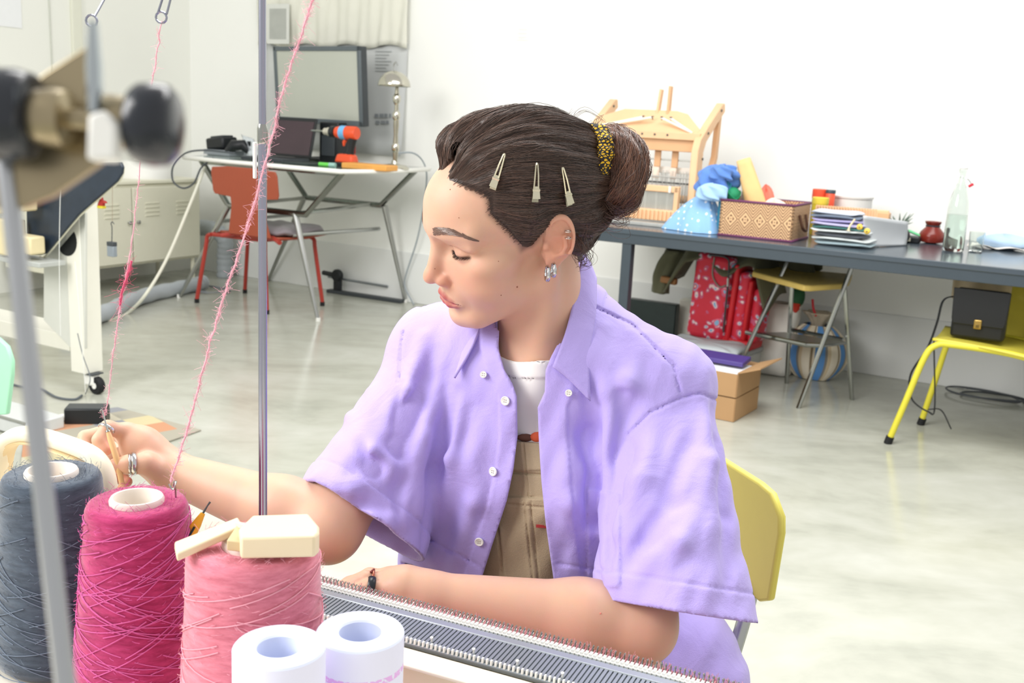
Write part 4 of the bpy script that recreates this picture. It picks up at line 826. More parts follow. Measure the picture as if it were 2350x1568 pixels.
# cardboard boxes + grey parcel + purple folder (by the person's shoulder)
q=on(1690,970,z=0)
FBX=roomframe(q[0]-.17,q[1]+.14,0,-.05); bz1=on(1690,880,b=q[1])[2]
r=root('cardboard_box','open brown cardboard box on the floor in front of the grey table','box',RW(q[0]-.17,q[1]+.14,0))
bw=.33; bh=bz1/2+.02
for k in range(2):
    z0=k*bh+.001*k
    for c,s in [((0,-.14,z0+bh/2),(bw,.006,bh-.004)),((0,.14,z0+bh/2),(bw,.006,bh-.004)),((-bw/2,0,z0+bh/2),(.006,.28,bh-.004)),((bw/2,0,z0+bh/2),(.006,.28,bh-.004))]: MB(FBX).box(c,s).build('box_wall',m_card,r)
MB(FBX).box((0,0,.004),(bw,.28,.006)).build('box_floor',m_card,r)
MB(FBX).box((bw/2+.045,0,2*bh+.02),(.10,.27,.005),R=rotm('Y',-.35)).build('flap',m_card,r)
MB(FBX).box((0,0,2*bh-.02),(bw-.03,.25,.01)).build('paper_fill',m_paper,r)
o=MB(FBX).box((-.02,.06,2*bh+.012),(.30,.10,.02),R=rotm('X',.12)).build('purple_folder',mat('purple_folder','4f3f86',.4),bevel=.003); tag(o,'dark purple folder lying on the open cardboard box','folder')
q=on(1640,840,b=4.70); zt=on(1640,790,b=4.70)[2]; zt2=on(1650,815,b=4.7)[2]; zt3=on(1650,850,b=4.7)[2]
for k,(z0,z1,lab) in enumerate([(0,zt3-.01,'stacked grey postal parcel at the bottom beside the cardboard box'),(zt3-.009,zt2,'middle grey postal parcel beside the cardboard box'),(zt2+.008,zt+.004,'creased top grey postal parcel beside the cardboard box')]):
    if k==0: m_=m_card
    else: m_=mat('parcel_grey','c5ccd0',.45,var=.06)
    def pf(u,v,z0=z0,z1=z1,k=k):
        th=u*2*math.pi; kk=lambda q:math.copysign(abs(q)**.3,q); ph=(v-.5)*math.pi; c=max(math.cos(ph),0)**.3
        return (q[0]-.10+(.17+.01*k)*kk(math.cos(th))*c+.02*k,4.72+.12*kk(math.sin(th))*c,(z0+z1)/2+(z1-z0)/2*math.sin(ph)+.006*math.sin(5*th+k)*c*(k>0))
    o=MB(ROOM).grid(pf,40,9,closeu=True).build('parcel',m_,ang=60); tag(o,lab,'parcel')
# ---- folding step stool
m_ywood=mat('yellow_wood','dcc06a',.5,var=.12,scale=12)
sF=on(1832,937,z=0); sR=on(1955,918,z=0); sB=on(1805,880,z=0); sL=on(1690,852,z=0)
r=root('step_stool','chrome folding step stool with yellow wooden seat under the grey table','step stool',RW((sF[0]+sR[0])/2,4.85,0))
zs=.545
seat=[on(*p,z=zs) for p in [(1727,622),(1760,612),(1960,640),(1935,655),(1850,660)]]
tL=on(1812,592,b=4.80); tR=on(1952,605,b=4.72)
def stk(p,q,nm='leg'): 
    l=MB(ROOM).tube([p,q],.0105,8).build(nm,m_chrome,r); return l
stk((sF[0],sF[1],0),tuple(on(1955,612,b=4.66))); sL=on(1668,900,z=0); stk((sL[0],sL[1],0),tuple(on(1812,592,b=4.78)))
stk((sR[0],sR[1],0),tuple(on(1938,655,b=4.80))); stk((sB[0],sB[1],0),tuple(on(1818,645,b=4.92)))
MB(ROOM).tube(smoothpath([tuple(on(1812,592,b=4.78)),tuple(on(1822,586,b=4.76)),tuple(on(1940,598,b=4.68)),tuple(on(1955,612,b=4.66))],5),.0105,8).build('top_hoop',m_chrome,r)
MB(ROOM).tube([tuple(on(1820,652,b=4.90)),tuple(on(1938,660,b=4.80))],.008,8).build('seat_bar',m_chrome,r)
sp_=[on(*p,z=zs) for p in [(1727,624),(1734,614),(1760,611),(1956,630),(1950,645),(1935,652),(1862,657),(1845,656)]]
MB(ROOM).prism([(p[0],p[1]) for p in sp_],(0,0,zs-.024),(1,0,0),(0,1,0),.026).build('seat',m_ywood,r,bevel=.006)
zst=.255
st_=[on(*p,z=zst) for p in [(1712,763),(1800,762),(1950,785),(1880,793),(1850,792)]]
MB(ROOM).prism([(p[0],p[1]) for p in st_],(0,0,zst-.012),(1,0,0),(0,1,0),.012).build('step_plate',m_chromed,r,bevel=.004)
MB(ROOM).tube([tuple(st_[0]),tuple(st_[4]),tuple(st_[3])],.011,8).build('step_edge',m_chrome,r)
MB(ROOM).tube([tuple(on(1815,757,z=zst)),tuple(on(1935,780,z=zst))],.010,8).build('step_bar',m_chrome,r)
# ---- white tote bag, duck umbrella, striped bag
q=on(1770,838,z=0); bt=5.15
r=root('canvas_tote','white canvas tote bag standing behind the step stool','tote bag',RW(q[0]+.02,bt,0))
p0=on(1733,835,b=bt); p1=on(1815,840,b=bt); pt=on(1760,690,b=bt)[2]
def tot(u,v):
    th=u*2*math.pi; k=lambda q:math.copysign(abs(q)**.45,q); w=(p1[0]-p0[0])/2*(1.0-.08*v); return ((p0[0]+p1[0])/2+.02*v+w*k(math.cos(th))+.006*math.sin(9*v+3*th),bt+.07*k(math.sin(th))*(1-.3*v),.004+(pt-.004)*v)
MB(ROOM).grid(tot,32,12,closeu=True).build('tote_body',mat('tote_white','ebe9e2',.85,var=.03,scale=9),r,solid=.004,ang=80)
for s in(-.03,.03): MB(ROOM).tube(smoothpath([((p0[0]+p1[0])/2-.05,bt+s,pt),((p0[0]+p1[0])/2-.03,bt+s,pt+.10),((p0[0]+p1[0])/2+.05,bt+s,pt+.09),((p0[0]+p1[0])/2+.07,bt+s,pt)],6),.007,6,flat=.4).build('tote_strap',mat('tote_white','ebe9e2'),r)
MB(ROOM).box(((p0[0]+p1[0])/2+.02,bt,.006),((p1[0]-p0[0])*.8,.1,.006)).build('tote_base',mat('tote_white','ebe9e2'),r)
q=on(1832,680,b=bt)
r=root('duck_toy','green plush duck head with red beak poking out of the white tote','plush toy',RW(q[0],bt,.3))
MB(ROOM).sphere((q[0],bt-.01,q[2]),(.035,.045,.06),18).build('head',mat('duck_green','2f5d3c',.9,var=.2,scale=40),r)
MB(ROOM).tube([(q[0],bt-.03,q[2]-.03),(q[0]+.01,bt-.06,q[2]-.055),(q[0]+.012,bt-.075,q[2]-.07)],[.022,.018,.006],10,flat=.6).build('beak',mat('beak_red','c43a2a',.7),r)
MB(ROOM).tube([(q[0],bt,q[2]-.03),(q[0]-.02,bt,.30)],[.03,.028],12).build('neck',mat('duck_white','dcd9d2',.9),r)
def stripes():
    m=bpy.data.materials.new('ticking_stripe'); m.use_nodes=True; N,L,b=nodes(m); tc=N.new('ShaderNodeTexCoord'); sp=N.new('ShaderNodeSeparateXYZ'); L.new(tc.outputs['UV'],sp.inputs[0])
    ml=N.new('ShaderNodeMath'); ml.operation='MULTIPLY'; ml.inputs[1].default_value=7; L.new(sp.outputs[0],ml.inputs[0]); fr=N.new('ShaderNodeMath'); fr.operation='FRACT'; L.new(ml.outputs[0],fr.inputs[0])
    cr=N.new('ShaderNodeValToRGB'); cr.color_ramp.interpolation='CONSTANT'; e=cr.color_ramp.elements; e[0].color=(*lin('ece2cf'),1); e[1].position=.28; e[1].color=(*lin('8f7d63'),1)
    for p,c in((.36,'e4d8c2'),(.44,'5f97d6'),(.80,'8d8a84'),(.88,'d8c7a8')): k=e.new(p); k.color=(*lin(c),1)
    L.new(fr.outputs[0],cr.inputs[0]); L.new(cr.outputs[0],b.inputs['Base Color']); b.inputs['Roughness'].default_value=.8; return m
m_str=stripes(); q0=on(1800,850,z=0); q1=on(1958,862,z=0); bt2=5.18
r=root('striped_bag','blue and cream striped drawstring bag on the floor behind the step stool','bag',RW((q0[0]+q1[0])/2,bt2,0))
zt=on(1870,745,b=bt2)[2]
def stb(u,v):
    th=u*2*math.pi; ww=(q1[0]-q0[0])/2*1.0; rad=math.sin(math.pi*(.12+.80*v))**.6*(1+.04*math.sin(6*th)); return ((q0[0]+q1[0])/2+ww*rad*math.cos(th),bt2+.12*rad*math.sin(th),.003+(zt)*v)
o=MB(ROOM).grid(stb,48,16,closeu=True).build('bag_body',m_str,r,ang=80)
me=o.data; uv=me.uv_layers.new(name='UVMap')
for pl_ in me.polygons:
    i0=pl_.index//15
    for li in pl_.loop_indices:
        vi=me.loops[li].vertex_index; uu=(vi//16)/48; 
        if uu<.3 and i0>40: uu+=1
        uv.data[li].uv=(uu,(vi%16)/15)
def knot(u,v):
    th=u*2*math.pi; rad=.028+.045*v*v+.012*math.sin(6*th)*v; return (on(1880,720,b=bt2)[0]+rad*math.cos(th),bt2+rad*math.sin(th)*.8,zt-.01+.075*v)
MB(ROOM).grid(knot,30,8,closeu=True).build('bag_neck',mat('neck_ticking','b9ad9a',.8,var=.35,scale=26),r,solid=.003,ang=80)
qz=on(1866,720,b=bt2-.05); MB(ROOM).tube(smoothpath([(qz[0]-.01,bt2-.05,qz[2]+.07),(qz[0],bt2-.06,qz[2]+.03),(qz[0]+.015,bt2-.05,qz[2]-.01)],5),.006,6).build('red_cord',mat('cord_red','c9303a',.6),r)
# ---- yellow chair at right with black handbag
m_yel=mat('yellow_paint','d9cf3f',.4,var=.05); m_yelp=mat('yellow_shell','cfc24a',.45,var=.05)
cF=on(2037,1018,z=0); cB=on(2112,975,z=0); zs=.435
r=root('yellow_tube_chair','bright yellow tubular chair with black rubber feet at the grey table','chair',RW(cF[0]+.25,cF[1]+.2,0))
sf=on(2110,768,b=4.30); sb_=on(2125,752,b=4.62)
A=[(cF[0],cF[1],.0),(cF[0]+.09,cF[1]+.02,.36),(cF[0]+.125,cF[1]+.03,.415),(cF[0]+.19,cF[1]+.035,.425),(cF[0]+.42,cF[1]+.05,.415),(cF[0]+.66,cF[1]+.06,.36)]
A_=smoothpath([A[0],(A[0][0]+.045,A[0][1]+.01,.18),A[1],A[2],A[3],A[4],A[5]],8)
MB(ROOM).tube(A_,.0125,10).build('front_frame',m_yel,r)
B_=smoothpath([(cB[0],cB[1],.0),(cB[0]+.035,cB[1]-.01,.2),(cB[0]+.07,cB[1]-.02,.39),(cB[0]+.11,cB[1]-.02,.425),(cB[0]+.35,cB[1]-.01,.42),(cB[0]+.62,cB[1],.37)],8)
MB(ROOM).tube(B_,.0125,10).build('rear_frame',m_yel,r)
for c in((cF[0],cF[1]),(cB[0],cB[1])): MB(ROOM).tube([(c[0],c[1],0),(c[0]+.007,c[1],.03)],.016,10).build('rubber_foot',m_rubber,r)
for c in((cF[0]+.68,cF[1]+.05),(cB[0]+.66,cB[1])):
    MB(ROOM).tube([(c[0]-.03,c[1],.38),(c[0]+.05,c[1],0.)],.0125,10).build('leg',m_yel,r)
def st(u,v):
    a_=cF[0]+.11+.50*u; b_=cF[1]+.03+(cB[1]-cF[1]-.05)*v; return (a_,b_,.437-.045*u*u-.012*math.sin(math.pi*v))
MB(ROOM).grid(st,16,10).build('seat',m_yelp,r,solid=.010,ang=70)
def bk(u,v):
    a_=2*u-1; wd=.150*(1-.18*max(0,v-.5)); return (cF[0]+.315+wd*a_,4.655+.03*v+.03*a_*a_*-1,.405+.245*v-.03*abs(a_)**4*v)
MB(ROOM).grid(bk,14,12).build('backrest',m_yelp,r,solid=.010,ang=70)
for s_ in(-.13,.13): MB(ROOM).tube([(cF[0]+.315+s_*.8,4.62,.40),(cF[0]+.315+s_*.8,4.668,.52)],.009,8).build('back_bracket',m_yel,r)
# handbag
q0=on(2178,755,z=.44); hb0=4.40
p0=on(2180,760,b=hb0); p1=on(2305,765,b=hb0); zt=on(2240,668,b=hb0)[2]; zb_=.437; aw=(p1[0]-p0[0]); ac=(p0[0]+p1[0])/2
m_leath=mat('black_leather','15171a',.45,var=.1,scale=30,bump=.15,bscale=300)
r=root('black_handbag','boxy black leather handbag with brass clasp on the yellow chair','handbag',RW(ac,hb0,zb_))
MB(ROOM).box((ac,hb0+.04,(zb_+zt)/2),(aw,.085,zt-zb_)).build('bag_body',m_leath,r,bevel=.012,seg=3)
MB(ROOM).prism([(-aw*.53,zt-zb_+.006),(aw*.53,zt-zb_+.006),(aw*.50,.075),(aw*.47,.055),(-aw*.47,.055),(-aw*.50,.075)],(ac,hb0-.005,zb_),(1,0,0),(0,0,1),.006).build('flap',m_leath,r,bevel=.003)
cl_=MB(ROOM).box((ac,hb0-.012,zb_+.062),(.028,.012,.036)).build('clasp',mat('clasp_brass','b89a58',.3,1.),r,bevel=.003)
MB(ROOM).box((ac,hb0-.0185,zb_+.056),(.012,.004,.014)).build('clasp_button',mat('clasp_dark','7d6a3e',.35,1.),cl_,bevel=.001)
S=[(p0[0]+.005,hb0+.02,zt-.03),tuple(on(2165,690,b=hb0)),tuple(on(2150,742,b=hb0-.03)),tuple(on(2128,800,b=hb0-.06)),tuple(on(2090,860,b=hb0-.06)),tuple(on(2092,915,b=hb0-.06)),tuple(on(2130,945,b=hb0-.06)),tuple(on(2145,935,b=hb0-.05)),tuple(on(2143,780,b=hb0-.03))]
MB(ROOM).tube(smoothpath(S,8),.0075,6,flat=.4).build('strap',m_leath,r)
MB(ROOM).tube(smoothpath([tuple(on(2130,940,b=hb0-.06)),tuple(on(2160,942,b=hb0-.07)),tuple(on(2183,985,b=hb0-.07))],6),.006,6,flat=.4).build('strap_end',m_leath,r)
# cloth hanging under the table above handbag
qz=on(2250,645,b=4.62); zt=TT-.068
r=root('taupe_scarf','taupe cloth on the yellow chair back below the grey table edge','cloth',RW(qz[0],4.62,.6))
MB(ROOM).grid(lambda u,v:(qz[0]-.10+.22*u,4.60+.012*math.sin(13*u)+.01*v,zt-.006-(.10+.015*math.sin(9*u))*v),26,8).build('cloth_fold',mat('taupe_cloth','b5a68e',.85,var=.1,scale=14),r,solid=.004,ang=80)
MB(ROOM).grid(lambda u,v:(qz[0]-.10+.22*u,4.72+.012*math.sin(11*u)-.01*v,zt-.003-(.09+.015*math.sin(8*u))*v),26,8).build('cloth_fold',mat('taupe_cloth','b5a68e'),r,solid=.004,ang=80)
# cable coil on floor
q=on(2265,912,z=.006)
o=MB(ROOM).tube(smoothpath([(q[0]+(.16+.02*math.sin(t*1.7))*math.cos(t)+.03*math.sin(.5*t),q[1]+(.085+.03*math.cos(t*.7))*math.sin(t),.006+.0012*t) for t in np.linspace(0,15,80)],3),.0045,6).build('cable_coil',mat('cable_slate3','4d5155',.5)); tag(o,'coiled dark grey cable lying on the floor by the wall','cable')
# ================================================================ foreground: table, knitting machine, cones, mast
BZ=.700; TZ=.622
bx_=np.array([.918,-.397,0]); bx_/=np.linalg.norm(bx_); by_=np.array([-bx_[1],bx_[0],0])
BO=onz(735,1345,BZ); BF=frame(BO,bx_,by_,e3)
def BP(x,y,z=BZ): return BO*[1,1,0]+bx_*x+by_*y+e3*z
m_cream=mat('cream_machine_plastic','efe6cd',.4,var=.02); m_bed=mat('bed_steel','98a0a6',.35,.55,var=.05,scale=20); m_slot=mat('slot_dark','596168',.5,.3); m_ctop=mat('cream_laminate','efe9dc',.4,var=.02,scale=4)
def inst(src,M3list,parent=None):
    out=[]
    for p in M3list:
        c=src.copy(); COL.objects.link(c); c.parent=src.parent; c.location=Vector(p); ORIG[c]=ORIG[src]; out.append(c)
    return out
r=root('machine_table','cream-topped work table carrying the knitting machine and yarn cones','table',BP(.1,-.35,0))
MB(BF).box((.15,-.45,TZ-BO[2]-.014),(1.9,1.0,.028)).build('table_top',m_ctop,r,bevel=.003)
for x in(-.74,1.04):
    for y in(-.90,.0): MB(BF).box((x,y,(TZ-.028)/2-BO[2]),(.045,.045,TZ-.028)).build('leg',m_chromed,r,bevel=.002)
    MB(BF).box((x,-.45,.10-BO[2]),(.03,.86,.03)).build('side_bar',m_chromed,r,bevel=.002)
MB(BF).box((.15,-.02,TZ-.06-BO[2]),(1.78,.02,.06)).build('rail',m_chromed,r,bevel=.002)
# ---- machine
r=root('knitting_machine','flatbed knitting machine with grey slotted needle bed on the cream table','knitting machine',BP(.15,-.05,TZ))
X0,X1=-.62,.72; h0=TZ-BO[2]
MB(BF).box(((X0+X1)/2,-.036,h0/2-.003),(X1-X0,.064,-h0-.006)).build('body',m_cream,r,bevel=.003)
MB(BF).box(((X0+X1)/2,-.034,-.0015),(X1-X0,.060,.005)).build('bed_plate',m_bed,r,bevel=.001)
MB(BF).box(((X0+X1)/2,-.041,.0012),(X1-X0,.040,.0006)).build('slot_field',m_slot,r)
pitch=.0045; n=int((X1-X0)/pitch); xs=[X0+.01+i*pitch for i in range(n-4)]
vis=[x for x in xs if x>-.06] ; hid=[x for x in xs if x<=-.06]
rib=MB(BF).box((vis[0],-.041,.0022),(.0031,.040,.0022)).build('rib',m_bed,r)
inst(rib,[bx_*(x-vis[0]) for x in vis[1:]])
hb=MB(BF)
for x in hid: hb.box((x,-.041,.0022),(.0025,.040,.0022))
o=hb.build('rib_field',m_bed,r); o['kind']='stuff'
MB(BF).box(((X0+X1)/2,-.0165,.002),(X1-X0,.010,.004)).build('needle_cover',mat('bed_smooth','a9b0b6',.3,.5),r,bevel=.001)
# white gate peg strip and pegs
MB(BF).box(((X0+X1)/2,-.0015,.000),(X1-X0,.007,.005)).build('gate_strip',m_white,r,bevel=.001)
peg=MB(BF).tube([(vis[0],.001,.002),(vis[0],.0025,.008),(vis[0],.005,.0095)],.0007,5).build('gate_peg',m_chrome,r)
inst(peg,[bx_*(x-vis[0]) for x in vis[1:]])
wt=MB(BF).box((vis[0],-.0015,.0034),(.0028,.006,.0024)).build('gate_tooth',m_white,r)
inst(wt,[bx_*(x-vis[0]) for x in vis[1:]])
ne=MB(BF).tube([(vis[0]+.0022,-.01,.0015),(vis[0]+.0022,.008,.0015),(vis[0]+.0022,.0125,.003),(vis[0]+.0022,.011,.0055)],.0006,5).build('needle',m_chromed,r)
inst(ne,[bx_*(x-vis[0]) for x in vis[1:]])
hb=MB(BF)
for x in hid:
    hb.tube([(x,.001,.002),(x,.0025,.008),(x,.005,.0095)],.0007,4); hb.box((x,-.0015,.0034),(.0028,.006,.0024))
o=hb.build('gate_pegs_far',m_chrome,r); o['kind']='stuff'
# butt row at the near edge
bt=MB(BF).box((vis[0],-.0625,.0035),(.0018,.003,.005)).build('needle_butt',m_white,r)
inst(bt,[bx_*(x-vis[0]) for x in vis[1:]])
sp=MB(BF).tube([(vis[9],-.054,.002),(vis[9],-.054,.0055),(vis[9],-.0545,.008)],[.0012,.0012,.0018],6).build('index_pin',m_white,r)
inst(sp,[bx_*(x-vis[9]) for x in vis[19::10]])
# pink loops on the needles
m_moh=mat('pink_mohair','d9909c',.9,var=.3,scale=80,sheen=.5)
P_=[]
for i,x in enumerate(np.arange(-.30,.60,.0015)): P_.append((x,.006+.0035*math.sin(i*2.09),.0005+.003*math.sin(i*2.09+1.2)+rng.normal(0,.0004)))
o=MB(BF).tube(P_,.0009,4).build('stitch_loops',m_moh,r,ang=80)
fz=MB(BF)
for i in range(700):
    x=rng.uniform(-.30,.60); fz.tube([(x,.007,.002),(x+rng.normal(0,.003),.009+rng.normal(0,.002),.005+rng.uniform(0,.004))],.00025,3)
o=fz.build('loop_fuzz',m_moh,r); o['kind']='stuff'
def knit(u,v): return (-.30+.90*u,.012+.012*v+.004*math.sin(30*u)*v,-.002-.22*v)
MB(BF).grid(knit,60,10).build('knitted_fabric',mat('pink_knit','cf8f9a',.95,var=.25,scale=120,bump=.6,bscale=250),r,solid=.002,ang=80)
# rear rail (cream) with raised cover
MB(BF).box(((X0+X1)/2,-.0745,h0/2-.004),(X1-X0,.015,-h0-.008)).build('rear_cover',m_cream,r,bevel=.003)
MB(BF).box((.33,-.083,-.0030),(.5,.030,.003)).build('cover_strip',mat('cream_strip','f4eedd',.4,var=.02),r,bevel=.001)
for x in(.06,.30,.54): MB(BF).lathe([(.003,0),(.003,.002)],(x,-.090,-.0015),10).build('screw',m_chromed,r)
# ---- carriage with loop handle
r=root('knitting_carriage','cream plastic knitting carriage with rounded loop handle on the machine bed','carriage',BP(-.27,-.05,BZ))
def HP(px,py,y=-.030):
    d=ray(px,py); return CAM+d*((y-(CAM-BO)@by_)/(d@by_))
hx=[(-2,1075),(8,1022),(40,998),(90,1000),(190,1033),(226,1060),(244,1100),(247,1150),(244,1200)]
H=smoothpath([HP(*h) for h in hx],6)
lo=BZ+.034
H=[p for p in H]; H=H+[np.array([H[-1][0],H[-1][1],lo])]; H=[np.array([H[0][0],H[0][1],lo])]+H
MB().tube(H,.0092,12,flat=1.35,ref=tuple(by_)).build('handle',m_cream,r,ang=70)
H2=smoothpath([HP(x+(10 if x<20 else (0 if x<150 else -14)),y+16,-.026) for x,y in hx],6)
MB().tube(H2,.004,8,flat=3.0,ref=tuple(by_)).build('handle_inner',mat('cream_inner','e9d3a8',.5),r,ang=70)
loc=[( (p-BO)@bx_,(p-BO)@by_) for p in (H[0],H[-1])]
xa,xb=loc[0][0],loc[1][0]
MB(BF).box(((xa+xb)/2,-.024,.022),(abs(xb-xa)+.03,.100,.026)).build('carriage_body',m_cream,r,bevel=.008,seg=3)
MB(BF).box(((xa+xb)/2,-.024,.013),(abs(xb-xa)+.05,.110,.006)).build('carriage_plate',m_chromed,r,bevel=.001)
for k in(-.04,.0,.04): MB(BF).lathe([(.012,.034),(.012,.042),(.009,.045)],((xa+xb)/2+k,-.055,0),16).build('dial',m_dark,r)
# ---- yarn mast rod
pt=D(598,0,.95); pbm=D(607,1175,1.05); mx_,my_=(pt[0]+pbm[0])/2,(pt[1]+pbm[1])/2
m_rod=mat('mast_steel','a7a9b8',.22,1.,var=0)
r=root('yarn_mast','upright chrome yarn mast rod rising from the knitting machine','mast',(mx_,my_,BZ-.012))
zj=D(598,300,.97)[2]
MB().tube([(mx_,my_,BZ-.008),(mx_,my_,zj)],.0043,12).build('lower_rod',m_rod,r)
MB().tube([(mx_,my_,zj),(mx_,my_,1.62)],.0036,12).build('upper_rod',m_rod,r)
MB().lathe([(.0043,-.012),(.0050,-.010),(.0050,.002),(.004,.006)],(mx_,my_,zj),14).build('joint_collar',m_chrome,r)
MB().lathe([(.012,-.008),(.012,.012),(.006,.016)],(mx_,my_,BZ),14).build('socket',m_cream,r)
# cross arm and antenna wires with eyes
tp=np.array([mx_,my_,1.60])
def wire(p,q,nm='antenna_wire',rad=.0011): MB().tube(smoothpath([p,(np.array(p)+np.array(q))/2+np.array([0,0,.01]),q],6),rad,6).build(nm,m_rod,r)
eA=D(210,48,.92); eB=D(370,40,.96)
for e_,w in((eA,.010),(eB,.011)):
    lp=[e_+np.array([.005*math.cos(t),0,.005*math.sin(t)]) for t in np.linspace(0,2*math.pi,13)[:-1]]
    MB().tube(lp,.0011,6,closed=True).build('wire_eye',m_rod,r)
wire(eA+np.array([.003,0,.004]),D(330,-95,.94)); wire(D(330,-95,.94),tp)
wire(eB+np.array([-.003,0,.004]),D(420,-80,.95)); wire(eB+np.array([.005,0,.003]),D(428,-75,.95)); wire(D(424,-78,.95),tp)
eC=D(742,-60,.895); MB().tube([eC+np.array([.005*math.cos(t),0,.005*math.sin(t)]) for t in np.linspace(0,2*math.pi,13)[:-1]],.0011,6,closed=True).build('wire_eye',m_rod,r); wire(eC+np.array([-.004,0,.003]),tp)
# white yarn guide clip on the mast
q=D(586,368,.985)
MB().box(q+np.array([0,-.002,0]),(.0035,.0035,.034)).build('guide_clip',m_white,r,bevel=.001)
# ---- yarns
m_yarn=mat('pink_yarn','f4b3c2',.9,var=.15,scale=60,sheen=.4); m_yarnd=mat('rose_yarn','d9607f',.9,var=.15,scale=60)
def yarn(name,pts,rad,label,m_,fuzz=120,fl=.008,seed=1,parts=None):
    g=np.random.default_rng(seed); P_=smoothpath(pts,10); P_=[p+g.normal(0,.0004,3) for p in P_]
    r=root(name,label,'yarn',P_[-1]); MB().tube(P_,rad,6).build('strand',m_,r,ang=80)
    fz=MB(); P_=np.array(P_)
    for i in range(fuzz):
        k=g.integers(0,len(P_)-1); p=P_[k]+(P_[k+1]-P_[k])*g.random(); v=g.normal(0,1,3); v/=np.linalg.norm(v); L=fl*g.random()**2*1.6
        v2=g.normal(0,1,3); v2/=np.linalg.norm(v2); tg=(P_[k+1]-P_[k]); tg=tg/np.linalg.norm(tg)*g.choice([-1,1]); v=v*.5+tg*.8; fz.tube([p,p+v*L*.5,p+v*L*.8+v2*L*.35,p+v*L+v2*L*.7],.00013,3)
    o=fz.build('fuzz',m_,r); o['kind']='stuff'; return r
yarn('feed_yarn',[eB+np.array([0,0,-.004]),D(348,200,1.02),D(322,380,1.08),D(302,560,1.14),D(276,700,1.18),D(262,800,1.21),D(245,930,1.245),D(238,958,1.25)],.0006,'pink mohair yarn running from the antenna eye down to the held hook',m_yarn,900,.005,3)
fz=yarn('slub_yarn',[D(302,600,1.15),D(290,640,1.16),D(281,665,1.165),D(276,700,1.17)],.0013,'thicker rose slub tied in the pink yarn above the hand',m_yarnd,150,.012,4)
yarn('cone_yarn',[eC,D(722,-10,.90),D(690,85,.905),D(648,215,.915),D(612,360,.925),D(560,545,.94),D(515,680,.95),D(470,830,.96),D(430,985,.968),D(392,1105,.972)],.0008,'pink mohair yarn slanting across the mast up from the magenta cone',m_yarn,2200,.007,5)
# wire guide behind the magenta cone
r=root('yarn_guide','small bent wire yarn guide behind the magenta cone','yarn guide',BP(0,0,TZ)*0+np.array([*D(395,1115,.99)[:2],TZ]))
q=D(395,1112,.985)
MB().tube(smoothpath([np.array([q[0],q[1]+.012,TZ]),q+[0,.01,-.02],q+[0,.004,-.003],q+[.004,0,.003],q+[.002,-.003,-.004],q+[-.003,0,0]],6),.0009,6).build('wire',m_chrome,r)
MB().lathe([(.012,0),(.012,.004),(.002,.006)],(q[0],q[1]+.012,TZ),14).build('wire_foot',m_chromed,r)
# ---- yarn cones
def conem(name,c,c2,sc=90):
    m=bpy.data.materials.new(name); m.use_nodes=True; N,L,b=nodes(m); tc=N.new('ShaderNodeTexCoord'); mp=N.new('ShaderNodeMapping'); mp.inputs['Scale'].default_value=(1,1,5); L.new(tc.outputs['Object'],mp.inputs[0])
    n1=N.new('ShaderNodeTexNoise'); n1.inputs['Scale'].default_value=sc*.4; n1.inputs['Detail'].default_value=6; n1.inputs['Roughness'].default_value=.7; L.new(mp.outputs[0],n1.inputs[0])
    cr=N.new('ShaderNodeValToRGB'); e=cr.color_ramp.elements; e[0].position=.34; e[0].color=(*lin(c),1); e[1].position=.68; e[1].color=(*lin(c2),1); L.new(n1.outputs['Fac'],cr.inputs[0]); L.new(cr.outputs[0],b.inputs['Base Color'])
    b.inputs['Roughness'].default_value=.95; b.inputs['Sheen Weight'].default_value=.5; b.inputs['Sheen Roughness'].default_value=.4
    bp=N.new('ShaderNodeBump'); bp.inputs['Strength'].default_value=.6; bp.inputs['Distance'].default_value=.002; L.new(n1.outputs['Fac'],bp.inputs['Height']); L.new(bp.outputs[0],b.inputs['Normal']); return m
